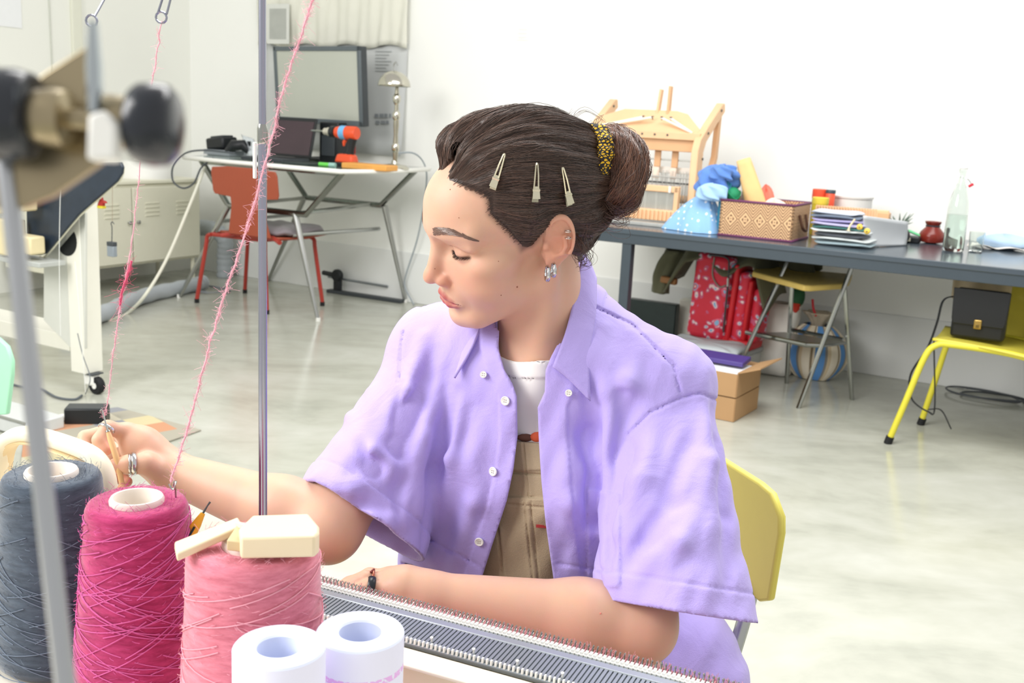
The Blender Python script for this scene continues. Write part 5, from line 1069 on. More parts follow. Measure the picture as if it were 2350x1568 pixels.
def cone(name,label,px,py,t,rt_,rb_,ring,m_,mstr,nst,seed,tilt=0.):
    top=D(px,py,t); c=np.array([top[0],top[1],TZ]); h=top[2]-TZ; g=np.random.default_rng(seed)
    r=root(name,label,'yarn cone',c,'yarn cones on the machine table')
    prof=[(rb_*.86,.0),(rb_*.97,.006),(rb_,.016)]
    for k in range(1,16): 
        z=.016+(h-.016-.012)*k/15; prof.append((rb_+(rt_-rb_)*k/15+g.normal(0,.0003),z))
    prof+=[(rt_*.985,h-.006),(rt_*.94,h-.0015),(rt_*.86,h+.0005),(ring*1.04,h-.001)]
    MB().lathe(prof,c,56,cap=False).build('yarn_package',m_,r,ang=80)
    MB().lathe([(ring*1.05,h-.004),(ring*1.06,h+.002),(ring*1.0,h+.0045),(ring*.90,h+.0045),(ring*.82,h+.001),(ring*.78,h-.05),(ring*.7,h-.051)],c,36,cap=False).build('paper_core',mat('core_white','e6ddd2',.6,var=.03),r)
    MB().lathe([(ring*.78,h-.049),(.001,h-.05)],c,24,cap=False).build('core_dark',mat('core_brown','4a372c',.8),r)
    st=MB()
    for k in range(nst):
        a0=g.uniform(0,6.28); z0=g.uniform(.0,h-.03); dr=g.choice([-1,1]); Lz=g.uniform(.02,.06)*dr; sp_=g.uniform(1.2,2.6); pts=[]
        for i in range(14):
            u=i/13; a=a0+sp_*u; z=min(max(z0+Lz*u,.004),h-.012); rad=np.interp(z,[.016,h-.012],[rb_,rt_])+.0008; pts.append(c+np.array([rad*math.cos(a),rad*math.sin(a),z]))
        st.tube(pts,.00055,4)
    o=st.build('winding_strands',mstr,r); o['kind']='stuff'
    fz=MB()
    for k in range(900):
        a=g.uniform(0,6.28)
        if g.random()<.75: z=g.uniform(.01,h-.008); rad=np.interp(z,[.016,h-.012],[rb_,rt_]); nn=np.array([math.cos(a),math.sin(a),.15])
        else: rad=g.uniform(ring*1.1,rt_*.97); z=h; nn=np.array([math.cos(a)*.3,math.sin(a)*.3,1.])
        p=c+np.array([rad*math.cos(a),rad*math.sin(a),z]); tg=np.array([-math.sin(a),math.cos(a),g.normal(0,.5)])*g.choice([-1,1]); L=g.uniform(.002,.006)
        fz.tube([p,p+nn*L*.5+tg*L*.6,p+nn*L*.7+tg*L*1.3],.00018,3)
    o=fz.build('fibre_fuzz',mstr,r); o['kind']='stuff'
    return c,h
cone('slate_yarn_cone','slate blue-grey yarn cone in front of the carriage handle',118,1087,1.06,.0485,.062,.0245,conem('slate_wool','35404d','505d6c'),mat('slate_strand','6c7888',.9),70,11)
cone('magenta_yarn_cone','magenta wool yarn cone with criss-cross strands beside the slate cone',314,1150,.985,.0470,.064,.0235,conem('magenta_wool','93184e','c03a74'),mat('magenta_strand','cf5f9c',.9),170,12)
cpk,hpk=cone('pink_yarn_cone','salmon pink yarn cone topped with a wooden clip',582,1247,.87,.0545,.063,.0245,conem('salmon_wool','c06576','e58a9c'),mat('salmon_strand','e8a3b2',.9),90,13)
# ---- wooden clip on the pink cone: two hinged beech pieces
m_lime=mat('lime_wood','e9d8b6',.5,var=.04,scale=12)
ztop=cpk[2]+hpk+.0065
def onzt(px,py,z): return onz(px,py,z)
r=root('wooden_clip','pale wooden hinged clip lying across the top of the pink cone','clip',np.array([cpk[0],cpk[1],ztop-.0015]))
za=ztop+.017
A=[onz(*p,za) for p in [(552,1235),(548,1213),(580,1182),(708,1178),(733,1208),(733,1222),(722,1232)]]
MB().prism([(p[0],p[1]) for p in A],(0,0,ztop-.001),(1,0,0),(0,1,0),.018).build('block',m_lime,r,bevel=.002)
MB().prism([(p[0],p[1]) for p in [onz(*q,za-.004) for q in [(520,1232),(575,1238),(575,1196),(548,1190)]]],(0,0,ztop+.001),(1,0,0),(0,1,0),.009).build('hinge_tongue',mat('lime_shade','cdb98e',.5),r,bevel=.001)
B_=[onz(*p,za+.006) for p in [(400,1262),(406,1285),(556,1213),(545,1190)]]
cB=sum(B_)/4
V=[];dz_=[-.018,-.019,.0,.0]
for k,p in enumerate(B_): V.append(p+np.array([0,0,dz_[k]*0]))
mbc=MB(); th_=np.array([0,0,-.007])
pl4=[D(400,1243,.84),D(406,1272,.825),D(557,1205,.865),D(546,1186,.88)]
mbc.add([*pl4,*[p+th_ for p in pl4]],[(0,1,2,3),(7,6,5,4),(0,4,5,1),(1,5,6,2),(2,6,7,3),(3,7,4,0)]); mbc.build('flat_arm',m_lime,r,bevel=.0015)
MB().tube([(pl4[2]+pl4[3])/2+np.array([-.003,0,-.004]),onz(566,1212,za-.004)],.0035,8).build('hinge_pin',m_lime,r)
# ---- paper rolls with printed grid
def rollm():
    m=bpy.data.materials.new('roll_print'); m.use_nodes=True; N,L,b=nodes(m); tc=N.new('ShaderNodeTexCoord'); sp=N.new('ShaderNodeSeparateXYZ'); L.new(tc.outputs['UV'],sp.inputs[0])
    def mth(op,a,bb=None):
        n=N.new('ShaderNodeMath'); n.operation=op
        for i,x in enumerate((a,bb)):
            if x is None: continue
            if isinstance(x,(int,float)): n.inputs[i].default_value=x
            else: L.new(x,n.inputs[i])
        return n.outputs[0]
    u,v=sp.outputs[0],sp.outputs[1]
    nz=N.new('ShaderNodeTexNoise'); nz.inputs['Scale'].default_value=60; L.new(tc.outputs['UV'],nz.inputs[0])
    dash=mth('GREATER_THAN',nz.outputs['Fac'],.44)
    band=mth('MULTIPLY',mth('MULTIPLY',mth('LESS_THAN',v,.855),mth('GREATER_THAN',v,.825)),dash)
    gv=mth('LESS_THAN',mth('FRACT',mth('MULTIPLY',v,34)),.22); gu=mth('LESS_THAN',mth('FRACT',mth('MULTIPLY',u,70)),.2)
    g=mth('MULTIPLY',mth('MULTIPLY',mth('MAXIMUM',gv,gu),mth('LESS_THAN',v,.76)),.30)
    a=mth('MINIMUM',mth('ADD',mth('MULTIPLY',band,.75),g),1.0)
    mx=N.new('ShaderNodeMix'); mx.data_type='RGBA'; mx.inputs[6].default_value=(*lin('e3e6fb'),1); mx.inputs[7].default_value=(*lin('e09be8'),1); L.new(a,mx.inputs[0]); L.new(mx.outputs[2],b.inputs['Base Color']); b.inputs['Roughness'].default_value=.5; return m
m_roll=rollm(); m_rollt=mat('roll_edge','dfe6fb',.5,var=.02)
for k,(px,py,t,rad,lab) in enumerate([(641,1484,.775,.0341,'pale blue printed pattern-paper roll in front of the pink cone'),(827,1449,.842,.0354,'pale blue printed pattern-paper roll with magenta line beside the needle bed')]):
    top=D(px,py,t); c=np.array([top[0],top[1],TZ]); h=top[2]-TZ
    r=root('paper_roll',lab,'paper roll',c,'pattern-paper rolls'); nn=48
    V=[];F=[]
    for j,z in enumerate(np.linspace(0,h-.001,2)):
        for i in range(nn+1): a=2*math.pi*i/nn; V.append(c+np.array([rad*math.cos(a),rad*math.sin(a),z]))
    for i in range(nn): F.append((i,i+1,nn+2+i,nn+1+i))
    o=MB().add(V,F).build('paper_wrap',m_roll,r); uv=o.data.uv_layers.new(name='UVMap')
    for lp in o.data.loops: i=lp.vertex_index; uv.data[lp.index].uv=((i%(nn+1))/nn,i//(nn+1))
    MB().lathe([(rad,h-.001),(rad-.0012,h+.0005),(rad*.52,h+.0005),(rad*.48,h-.001),(rad*.47,.002),(rad*.99,.001)],c,nn,cap=False).build('roll_edge',m_rollt,r)
    MB().lathe([(rad*.465,h-.03),(rad*.46,.003),(.001,.003)],c,32,cap=False).build('core',mat('roll_core','b9c3ef',.6),r)
# ---- yellow latch tool leaning behind the magenta cone
r=root('latch_tool','yellow handled transfer tool standing between the magenta and pink cones','tool',np.array([*D(430,1240,1.0)[:2],TZ]))
p0=D(440,1222,.995); p1=D(466,1178,1.0); dv=(p1-p0)/np.linalg.norm(p1-p0)
pb_=onz(362,1354,BZ)
MB().tube([pb_,p0*.97+pb_*.03,p0*.6+p1*.4,p1],[.0045,.0060,.0058,.0028],12,flat=.7).build('handle',mat('tool_yellow','f0b22e',.4),r)
MB().tube([p1,p1+dv*.008,p1+dv*.011+np.array([.001,0,.001])],[.0012,.0008,.0011],6).build('tip',m_dark,r)
MB().tube([p0-dv*.004+np.array([0,-.0058,0]),p0+dv*.008+np.array([.0,-.0052,0])],.0012,5).build('stripe',m_black,r)
# ---- near yarn tension unit on its own mast (out of focus)
T0=.26; S=T0/2400
def TP(px,py,t=T0): return D(px,py,t)
m_brs=mat('tension_brass','a5987c',.3,.9,var=.1,scale=40); m_knob=mat('knob_black','1d222b',.25,var=.05,coat=.3); m_stl=mat('lever_steel','b4bcc0',.25,1.,var=0)
r=root('tension_unit','yarn tension unit with two black knobs and brass discs on a steel rod','tension unit',np.array([*TP(150,1568,.270)[:2],TZ]))
rodb=TP(150,1568,.270); rodt=TP(22,440,.268); dv=(rodt-rodb); rodf=rodb+dv*((TZ-rodb[2])/dv[2])
MB().tube([rodf,rodb,rodt,rodt+dv*.06],.0026,12).build('rod',mat('near_rod','b9bcc0',.3,1.,var=0),r)
MB().lathe([(.03,0),(.03,.006),(.008,.012)],(rodf[0],rodf[1],TZ),20).build('rod_base',m_dark,r)
ax=TP(400,292)-TP(-40,262); ax/=np.linalg.norm(ax); yv=np.cross(ax,fw); yv/=np.linalg.norm(yv); zv=np.cross(ax,yv)
FT=frame(TP(190,275),yv,zv,ax)   # local z along axle
k=S
MB(FT).lathe([(30*k,-110*k),(62*k,-104*k),(68*k,-60*k),(64*k,-36*k),(40*k,-30*k)],(0,0,0),28).build('spring_disc',m_brs,r)
MB(FT).lathe([(40*k,-240*k),(92*k,-232*k),(104*k,-215*k),(106*k,-150*k),(98*k,-118*k),(84*k,-108*k),(30*k,-104*k)],(0,0,0),36).build('knob',m_knob,r)
MB(FT).lathe([(30*k,20*k),(54*k,30*k),(62*k,60*k),(60*k,110*k),(40*k,116*k)],(0,0,0),28).build('spring_disc',m_brs,r)
MB(FT).lathe([(30*k,112*k),(82*k,118*k),(92*k,132*k),(96*k,165*k),(92*k,195*k),(76*k,212*k),(40*k,220*k),(.5*k,222*k)],(0,0,0),36).build('knob',m_knob,r)
MB(FT).lathe([(24*k,-110*k),(24*k,120*k)],(0,0,0),16).build('axle',m_brs,r)
pl_=[TP(x,y,T0+.007) for x,y in [(222,92),(205,100),(98,168),(-60,300),(-90,480),(55,475),(120,450),(235,372)]]
n_=fw*.003
MB().add([*pl_,*[p+n_ for p in pl_]],[tuple(range(8)),tuple(range(15,7,-1))]+[(i,(i+1)%8,8+(i+1)%8,8+i) for i in range(8)]).build('bracket_plate',m_brs,r,bevel=.0006)
lv=[TP(x,y,T0-.007) for x,y in [(214,52),(216,150),(218,262)]]
MB().tube(lv,[.0017,.0027,.0027],10,flat=.7,ref=tuple(rt)).build('tension_lever',m_stl,r)
cap=[TP(x,y,T0-.010) for x,y in [(200,262),(236,250),(268,285),(266,368),(196,366)]]; n_=fw*.0045
MB().add([*cap,*[p+n_ for p in cap]],[tuple(range(5)),tuple(range(9,4,-1))]+[(i,(i+1)%5,5+(i+1)%5,5+i) for i in range(5)]).build('white_guide',m_white,r,bevel=.001)
# big roll-end of cloth on the near left edge of the table: pale tray under the slate cone
# ================================================================ signed-distance modelling kit (numpy)
f32=np.float32
def A3(p): return np.asarray(p,f32)
def sm(a,b,k):
    h=np.clip(.5+.5*(b-a)/k,0,1); return b+(a-b)*h-k*h*(1-h)
def ssub(a,b,k): return -sm(-a,b,k)          # a minus b
def sint(a,b,k): return -sm(-a,-b,k)
def ell(p,c,r,R=None):
    q=p-A3(c)
    if R is not None: q=q@A3(R)
    r=A3(r); k0=np.sqrt(((q/r)**2).sum(1)); k1=np.sqrt(((q/(r*r))**2).sum(1))+1e-9
    return k0*(k0-1)/k1
def sph(p,c,r): return np.sqrt(((p-A3(c))**2).sum(1))-f32(r)
def rc(p,a,b,ra,rb):
    a=A3(a);b=A3(b); ab=b-a; t=np.clip(((p-a)@ab)/(ab@ab),0,1); return np.sqrt(((p-a-t[:,None]*ab)**2).sum(1))-(f32(ra)+f32(rb-ra)*t)
def rcf(p,a,b,ra,rb,ax,fl):
    """round cone flattened along axis ax by factor fl"""
    ax=A3(ax); ax=ax/np.linalg.norm(ax); a=A3(a);b=A3(b); ab=b-a; t=np.clip(((p-a)@ab)/(ab@ab),0,1); q=p-a-t[:,None]*ab; c=q@ax; q=q+(c*(1/fl-1))[:,None]*ax
    return (np.sqrt((q**2).sum(1))-(f32(ra)+f32(rb-ra)*t))*f32(min(1,fl*1.15))
def chain(p,pts,rad,k):
    d=None
    for i in range(len(pts)-1):
        e=rc(p,pts[i],pts[i+1],rad[i],rad[i+1]); d=e if d is None else sm(d,e,k)
    return d
def bounded(fn,lo,hi,far=.05):
    lo=A3(lo);hi=A3(hi)
    def g(p):
        q=np.maximum(np.maximum(lo-p,p-hi),0); out=np.sqrt((q**2).sum(1))+f32(far); m=(q.sum(1)<=0)
        if m.any(): out[m]=fn(p[m])
        return out
    return g
def surface_net(fn,lo,hi,h,B=8,slack=1.7,newton=1,chunk=400000):
    """sparse surface nets; returns verts (n,3), quads (m,4)"""
    lo=np.asarray(lo,float); nb=np.ceil((np.asarray(hi,float)-lo)/(h*B)).astype(int); S=h*B
    I=np.stack(np.meshgrid(*[np.arange(n) for n in nb],indexing='ij'),-1).reshape(-1,3)
    C=(lo+(I+.5)*S).astype(f32); d=np.concatenate([fn(C[i:i+chunk]) for i in range(0,len(C),chunk)])
    I=I[np.abs(d)<S*.87*slack]
    off=np.stack(np.meshgrid(*[np.arange(B+1)]*3,indexing='ij'),-1).reshape(-1,3); n1=B+1
    dims=nb*B+2; key=lambda ijk:(ijk[...,0].astype(np.int64)*dims[1]+ijk[...,1])*dims[2]+ijk[...,2]
    VK=[];VP=[];FQ=[]; step=max(1,chunk//len(off))
    for s in range(0,len(I),step):
        Ib=I[s:s+step]; base=Ib*B; P=(lo+(base[:,None,:]+off[None])*h).reshape(-1,3).astype(f32)
        F=fn(P).reshape(-1,n1,n1,n1); ins=F<0
        keep=ins.reshape(len(Ib),-1).any(1)&~ins.reshape(len(Ib),-1).all(1)
        if not keep.any(): continue
        F=F[keep];ins=ins[keep];base=base[keep]
        cs=np.zeros(F.shape[:1]+(B,B,B),np.int8)
        for dx in(0,1):
            for dy in(0,1):
                for dz in(0,1): cs+=ins[:,dx:dx+B,dy:dy+B,dz:dz+B]
        act=(cs>0)&(cs<8); b,i,j,k=np.nonzero(act); acc=np.zeros((len(b),3)); cnt=np.zeros(len(b))
        for ax in range(3):
            for u in(0,1):
                for v in(0,1):
                    o0=[0,0,0]; o0[(ax+1)%3]=u; o0[(ax+2)%3]=v; o1=list(o0); o1[ax]=1
                    f0=F[b,i+o0[0],j+o0[1],k+o0[2]]; f1=F[b,i+o1[0],j+o1[1],k+o1[2]]; cr=(f0<0)!=(f1<0)
                    t=np.where(cr,f0/(f0-f1+1e-12),0); pt=np.tile(np.array(o0,float),(len(b),1)); pt[:,ax]+=t
                    acc+=pt*cr[:,None]; cnt+=cr
        cell=base[b]+np.stack([i,j,k],1); VP.append(lo+(cell+acc/cnt[:,None])*h); VK.append(key(cell))
        for ax in range(3):
            sl0=[slice(0,B)]*3; sl1=[slice(0,B)]*3; sl1[ax]=slice(1,B+1)
            f0=ins[(slice(None),*sl0)]; f1=ins[(slice(None),*sl1)]; b2,i2,j2,k2=np.nonzero(f0!=f1); c=base[b2]+np.stack([i2,j2,k2],1)
            u=np.zeros(3,int);u[(ax+1)%3]=1; v=np.zeros(3,int); v[(ax+2)%3]=1
            q=np.stack([key(c-u-v),key(c-v),key(c),key(c-u)],1); flip=~f0[b2,i2,j2,k2]; q[flip]=q[flip][:,::-1]; FQ.append(q)
    VK=np.concatenate(VK);VP=np.concatenate(VP);FQ=np.concatenate(FQ); o=np.argsort(VK); VK=VK[o];VP=VP[o]
    idx=np.searchsorted(VK,FQ); idx=np.clip(idx,0,len(VK)-1); ok=(VK[idx]==FQ).all(1); FQ=idx[ok]
    for _ in range(newton):
        Vf=VP.astype(f32); d=ev(fn,Vf); g=gradn(fn,Vf,h*.4,d); VP=VP-np.clip(d,-h,h)[:,None]*g
    return VP,FQ
def ev(fn,P,chunk=400000): return np.concatenate([fn(P[i:i+chunk]) for i in range(0,len(P),chunk)])
def gradn(fn,P,e=.0008,d0=None):
    g=np.zeros((len(P),3),f32)
    if d0 is None: d0=ev(fn,P)
    for ax in range(3):
        s=np.zeros(3,f32); s[ax]=e; g[:,ax]=ev(fn,P+s)-d0
    return g/(np.linalg.norm(g,axis=1)[:,None]+1e-9)
# camera-space (x right, y up, z depth) helpers: the person is laid out in these metres, then moved to the world
def cc(px,py,z): return np.array([(px-IW/2)/FPX*z,-(py-IH/2)/FPX*z,z])
CB=np.stack([rt,up,fw],1)
def c2w(V): return np.asarray(V,float)@CB.T+CAM
def w2c(V): return (np.asarray(V,float)-CAM)@CB
def trace(fn,px,py,z0=.8,z1=1.8,n=90):
    z=z0
    d0=np.array([(px-IW/2)/FPX,-(py-IH/2)/FPX,1.]); L=np.linalg.norm(d0)
    for _ in range(n):
        v=float(fn((d0*z)[None].astype(f32))[0])
        if abs(v)<2e-4: break
        z+=max(min(v/L*.7,.05),-.01)
        if z>z1: return None
    return d0*z
def trace_many(fn,XY,z0=.8,n=70):
    XY=np.array(XY,float); d0=np.stack([(XY[:,0]-IW/2)/FPX,-(XY[:,1]-IH/2)/FPX,np.ones(len(XY))],1); L=np.linalg.norm(d0,axis=1); z=np.full(len(XY),z0)
    for _ in range(n): z=z+np.clip(fn((d0*z[:,None]).astype(f32))/L*.8,-.02,.06)
    return d0*z[:,None]
def sdf_object(name,fn,lo,hi,h,m,parent,colfn=None):
    V,F=surface_net(fn,lo,hi,h); return mesh_from(name,V,F,m,parent,colfn)
def mesh_from(name,V,F,m,parent,colfn=None):
    used=np.unique(F); remap=-np.ones(len(V),int); remap[used]=np.arange(len(used)); V=V[used]; F=remap[F]
    me=bpy.data.meshes.new(name); off=ORIG.get(parent,np.zeros(3)) if parent is not None else np.zeros(3)
    Wv=(c2w(V)-off).astype(np.float32)
    me.vertices.add(len(V)); me.vertices.foreach_set('co',Wv.ravel()); me.loops.add(F.size)
    F=F[:,::-1]  # camera space is left handed
    me.loops.foreach_set('vertex_index',F.astype(np.int32).ravel()); me.polygons.add(len(F)); me.polygons.foreach_set('loop_start',np.arange(0,F.size,4,dtype=np.int32))
    me.update(calc_edges=True); me.validate(); me.polygons.foreach_set('use_smooth',[True]*len(me.polygons))
    if colfn is not None:
        c=colfn(V.astype(f32)); at=me.color_attributes.new('Col','FLOAT_COLOR','POINT'); C4=np.ones((len(V),4),np.float32); C4[:,:3]=c; at.data.foreach_set('color',C4.ravel())
    me.materials.append(m); o=bpy.data.objects.new(name,me); COL.objects.link(o)
    if parent is not None: o.parent=parent
    ORIG[o]=off; return o
def colmat(name,rough=.45,sss=.0,bump=0,bs=400,spec=.4):
    m=bpy.data.materials.new(name); m.use_nodes=True; N,L,b=nodes(m); at=N.new('ShaderNodeAttribute'); at.attribute_name='Col'
    nz=N.new('ShaderNodeTexNoise'); nz.inputs['Scale'].default_value=60; nz.inputs['Detail'].default_value=4; tc=N.new('ShaderNodeTexCoord'); L.new(tc.outputs['Object'],nz.inputs[0])
    mx=N.new('ShaderNodeMix'); mx.data_type='RGBA'; mx.blend_type='MULTIPLY'; mx.inputs[0].default_value=.10; L.new(at.outputs['Color'],mx.inputs[6]); L.new(nz.outputs['Color'],mx.inputs[7]); L.new(mx.outputs[2],b.inputs['Base Color'])
    b.inputs['Roughness'].default_value=rough; b.inputs['Specular IOR Level'].default_value=spec
    if sss: b.inputs['Subsurface Weight'].default_value=sss; b.inputs['Subsurface Radius'].default_value=(1.,.35,.2); b.inputs['Subsurface Scale'].default_value=.006
    if bump:
        n2=N.new('ShaderNodeTexNoise'); n2.inputs['Scale'].default_value=bs; L.new(tc.outputs['Object'],n2.inputs[0]); bp=N.new('ShaderNodeBump'); bp.inputs['Strength'].default_value=bump; bp.inputs['Distance'].default_value=.0005; L.new(n2.outputs['Fac'],bp.inputs['Height']); L.new(bp.outputs[0],b.inputs['Normal'])
    return m
# ================================================================ the person
HR=np.array([[.4123,-.902,-.1284],[-.4396,-.3204,.8391],[-.798,-.2895,-.5286]]); HR,_=np.linalg.qr(HR); 
_H0=np.array([[.4123,-.902,-.1284],[-.4396,-.3204,.8391],[-.798,-.2895,-.5286]]); HR=HR*np.sign((HR*_H0).sum(0)); HT=np.array([.0037,.1308,1.2379])
def h2c(q): return np.asarray(q,float)@HR.T+HT
def c2h(p): return (np.asarray(p)-HT.astype(f32))@HR.astype(f32)
LIDP=[(.0180,.0850,.0092),(.0265,.0882,.0082),(.0360,.0868,.0082),(.0465,.0772,.0096)]
UPL=([(0,.1005,-.0510),(.0070,.1000,-.0502),(.0155,.0955,-.0528),(.0250,.0880,-.0565)],[.0036,.0038,.0030,.0014])
LOL=([(0,.0985,-.0605),(.0100,.0970,-.0603),(.0185,.0925,-.0590),(.0245,.0880,-.0575)],[.0054,.0050,.0034,.0014])
def head_l(q):
    s=q.copy(); s[:,0]=np.abs(s[:,0]); P=s
    d=ell(P,(0,-.016,.048),(.072,.092,.079))
    d=sm(d,ell(P,(0,.040,.046),(.061,.0645,.060)),.02)
    d=sm(d,ell(P,(0,.042,-.020),(.054,.057,.056)),.02)
    d=sm(d,ell(P,(0,.034,-.054),(.048,.053,.040)),.018)
    d=sm(d,rc(P,(.051,.006,-.044),(.022,.070,-.079),.014,.017),.020)
    d=sm(d,ell(P,(0,.0800,-.0835),(.020,.0175,.0165)),.014)
    d=sm(d,sph(P,(.036,.056,-.030),.028),.02)
    d=sm(d,ell(P,(.047,.050,-.004),(.020,.028,.015)),.016)
    d=sm(d,rc(P,(.006,.0935,.035),(.047,.0690,.037),.0105,.0095),.014)
    d=ssub(d,ell(P,(.0330,.1000,.0125),(.0185,.0165,.0105)),.012)
    d=ssub(d,ell(P,(.0150,.1020,.016),(.006,.012,.010)),.010)
    d=sm(d,sph(P,(.0315,.0735,.0110),.0138),.0035)
    d=sm(d,rc(P,(.014,.0875,.026),(.049,.0735,.022),.0045,.004),.010)
    d=ssub(d,chain(P,LIDP,[.0009]*4,.002),.0020)
    d=ssub(d,chain(P,[(.0185,.0865,.0165),(.028,.0895,.0200),(.038,.0850,.0190),(.0465,.0760,.0140)],[.0007]*4,.002),.0035)
    # nose
    d=sm(d,rc(P,(0,.0945,.020),(0,.1085,-.016),.0066,.0078),.011)
    d=sm(d,ell(P,(0,.1115,-.0228),(.0090,.0098,.0088)),.007)
    d=sm(d,ell(P,(.0122,.0995,-.0272),(.0064,.0100,.0070)),.0075)
    d=ssub(d,chain(P,[(.0195,.0980,-.0220),(.0210,.0955,-.0290),(.0180,.0955,-.0340)],[.001]*3,.002),.0045)
    d=ssub(d,ell(P,(.0064,.1055,-.0345),(.0034,.0050,.0042)),.003)
    # mouth
    d=sm(d,ell(P,(0,.0845,-.0490),(.027,.0160,.020)),.012)
    d=ssub(d,rc(P,(0,.1062,-.040),(0,.1066,-.047),.0018,.0022),.004)
    d=sm(d,chain(P,*UPL,.004),.0045); d=sm(d,chain(P,*LOL,.004),.0045)
    d=ssub(d,chain(P,[(0,.1052,-.0552),(.0100,.1035,-.0550),(.0185,.0972,-.0562),(.0258,.0898,-.0573)],[.0007,.0007,.0007,.0006],.002),.0022)
    d=ssub(d,ell(P,(0,.1020,-.0710),(.015,.0080,.0045)),.008)
    # ears
    ec=A3((.0765,-.0205,.009)); n=np.array([.90,.34,.18]); n/=np.linalg.norm(n); v=np.array([.0,-.24,.97]); v-=n*(v@n); v/=np.linalg.norm(v); u=np.cross(v,n)
    if u[1]<0: u=-u
    w=P-ec; a=w@A3(u); b=w@A3(v); c=w@A3(n); Q=np.stack([a,b,c],1).astype(f32)
    mk=(np.abs(a)<.05)&(np.abs(b)<.06)&(np.abs(c)<.04)
    if mk.any():
        q=Q[mk]; a_=q[:,0]; b_=q[:,1]; c_=q[:,2]
        ear=ell(q,(0,.003,-.002),(.0170,.0270,.0040))
        ee=np.sqrt((a_/.0160)**2+((b_-.004)/.0262)**2); dd=(ee-1)*.0200; hel=np.sqrt(dd**2+(c_-.0020)**2)-.0027
        hel=np.maximum(hel,-(b_+.012)); hel=np.maximum(hel,(a_-.012)*.9+np.minimum(0,b_-.008)*-.9); ear=sm(ear,hel,.0028)
        ear=sm(ear,chain(q,[(.003,.0150,.0018),(-.0055,.0085,.0030),(-.0078,-.002,.0032),(-.0050,-.0115,.0028),(.003,-.0150,.0022)],[.0018,.0024,.0024,.0022,.0020],.003),.0030)
        ear=ssub(ear,ell(q,(.0045,-.0030,.0048),(.0080,.0088,.0062)),.0035)
        ear=ssub(ear,ell(q,(.0015,.0135,.0042),(.0065,.0040,.0032)),.003)
        ear=ssub(ear,chain(q,[(-.004,.0205,.0034),(-.0115,.010,.0034),(-.0125,-.004,.0032)],[.0012,.0014,.0010],.002),.003)
        ear=sm(ear,ell(q,(.0138,-.0050,.0010),(.0036,.0048,.0036)),.004)
        ear=sm(ear,ell(q,(.0045,-.0225,-.0005),(.0078,.0082,.0036)),.006)
        ear=sm(ear,rc(q,(.006,.010,-.014),(.008,-.014,-.012),.011,.010),.007)
        d[mk]=sm(d[mk],ear,.004)
    return d
head_b=bounded(head_l,(-.11,-.14,-.13),(.11,.15,.16))
# ---- skeleton joints in camera space
S_L=cc(1512,896,1.290); E_L=cc(1468,1438,1.155); W_L=cc(985,1366,1.140)
S_R=cc(1012,822,1.370); E_R=cc(752,1212,1.225); W_R=cc(392,1083,1.285)
NB=cc(1262,850,1.315); NH=h2c((0,-.022,-.045)); 
LAT=(S_L-S_R); LAT/=np.linalg.norm(LAT)
TC=cc(1235,1010,1.375); TW=cc(1215,1270,1.40); TH=cc(1225,1500,1.43)
UPT=(TC-TH)/np.linalg.norm(TC-TH); FRT=np.cross(LAT,UPT); FRT/=np.linalg.norm(FRT)
if FRT[2]>0: FRT=-FRT
UPT=np.cross(FRT,LAT); UPT*=np.sign(UPT[1]); TR=np.stack([LAT,UPT,FRT],1)
def finger(p,pts,r0,r1):
    n=len(pts); return chain(p,pts,np.linspace(r0,r1,n),.004)
# her right hand (picture left), holding the hook
RH=dict(idx=[cc(290,992,1.275),cc(247,982,1.258),cc(228,1010,1.248),cc(243,1032,1.246)],
        mid=[cc(298,1004,1.290),cc(246,990,1.288),cc(196,1004,1.280),cc(190,1036,1.268)],
        rng=[cc(308,1030,1.300),cc(262,1046,1.300),cc(246,1078,1.290),cc(262,1100,1.278)],
        pin=[cc(322,1052,1.300),cc(290,1078,1.302),cc(276,1098,1.294),cc(292,1106,1.284)],
        thb=[cc(372,1086,1.268),cc(334,1064,1.250),cc(296,1066,1.243),cc(264,1070,1.242)])
# her left hand (picture right), resting along the bed
LH=dict(idx=[cc(902,1356,1.132),cc(846,1348,1.128),cc(804,1362,1.134),cc(770,1376,1.138)],
        mid=[cc(898,1336,1.146),cc(840,1330,1.142),cc(794,1348,1.146),cc(756,1364,1.150)],
        rng=[cc(896,1326,1.162),cc(848,1322,1.160),cc(802,1340,1.160),cc(768,1356,1.160)],
        pin=[cc(900,1330,1.178),cc(862,1330,1.180),cc(828,1346,1.176),cc(804,1360,1.172)],
        thb=[cc(965,1390,1.130),cc(918,1398,1.124),cc(880,1396,1.126),cc(846,1398,1.130)])
def hand(p,H,wr,pc,ps):
    d=rc(p,wr,pc,.0245,.0260)
    for k in('idx','mid','rng','pin'): d=sm(d,rcf(p,wr*.45+np.array(H[k][0])*.55,H[k][0],.0155,.0115,ps,.85),.014)
    fs=None
    for k,r0,r1 in(('idx',.0095,.0072),('mid',.0098,.0074),('rng',.0092,.0070),('pin',.0080,.0062)):
        e=finger(p,H[k],r0,r1); fs=e if fs is None else sm(fs,e,.0022)
    d=sm(d,fs,.006)
    t=finger(p,H['thb'],.0150,.0092); d=sm(d,t,.008)
    return d
def hand_R(p): return hand(p,RH,W_R,(W_R+RH['mid'][0]+RH['idx'][0])/3,(0,0,1))
def hand_L(p): return hand(p,LH,W_L,(W_L+LH['mid'][0]+LH['idx'][0])/3,(0,0,1))
bR=np.array(sum(RH.values(),[])+[W_R]); bL=np.array(sum(LH.values(),[])+[W_L])
hand_Rb=bounded(hand_R,bR.min(0)-.05,bR.max(0)+.05); hand_Lb=bounded(hand_L,bL.min(0)-.05,bL.max(0)+.05)
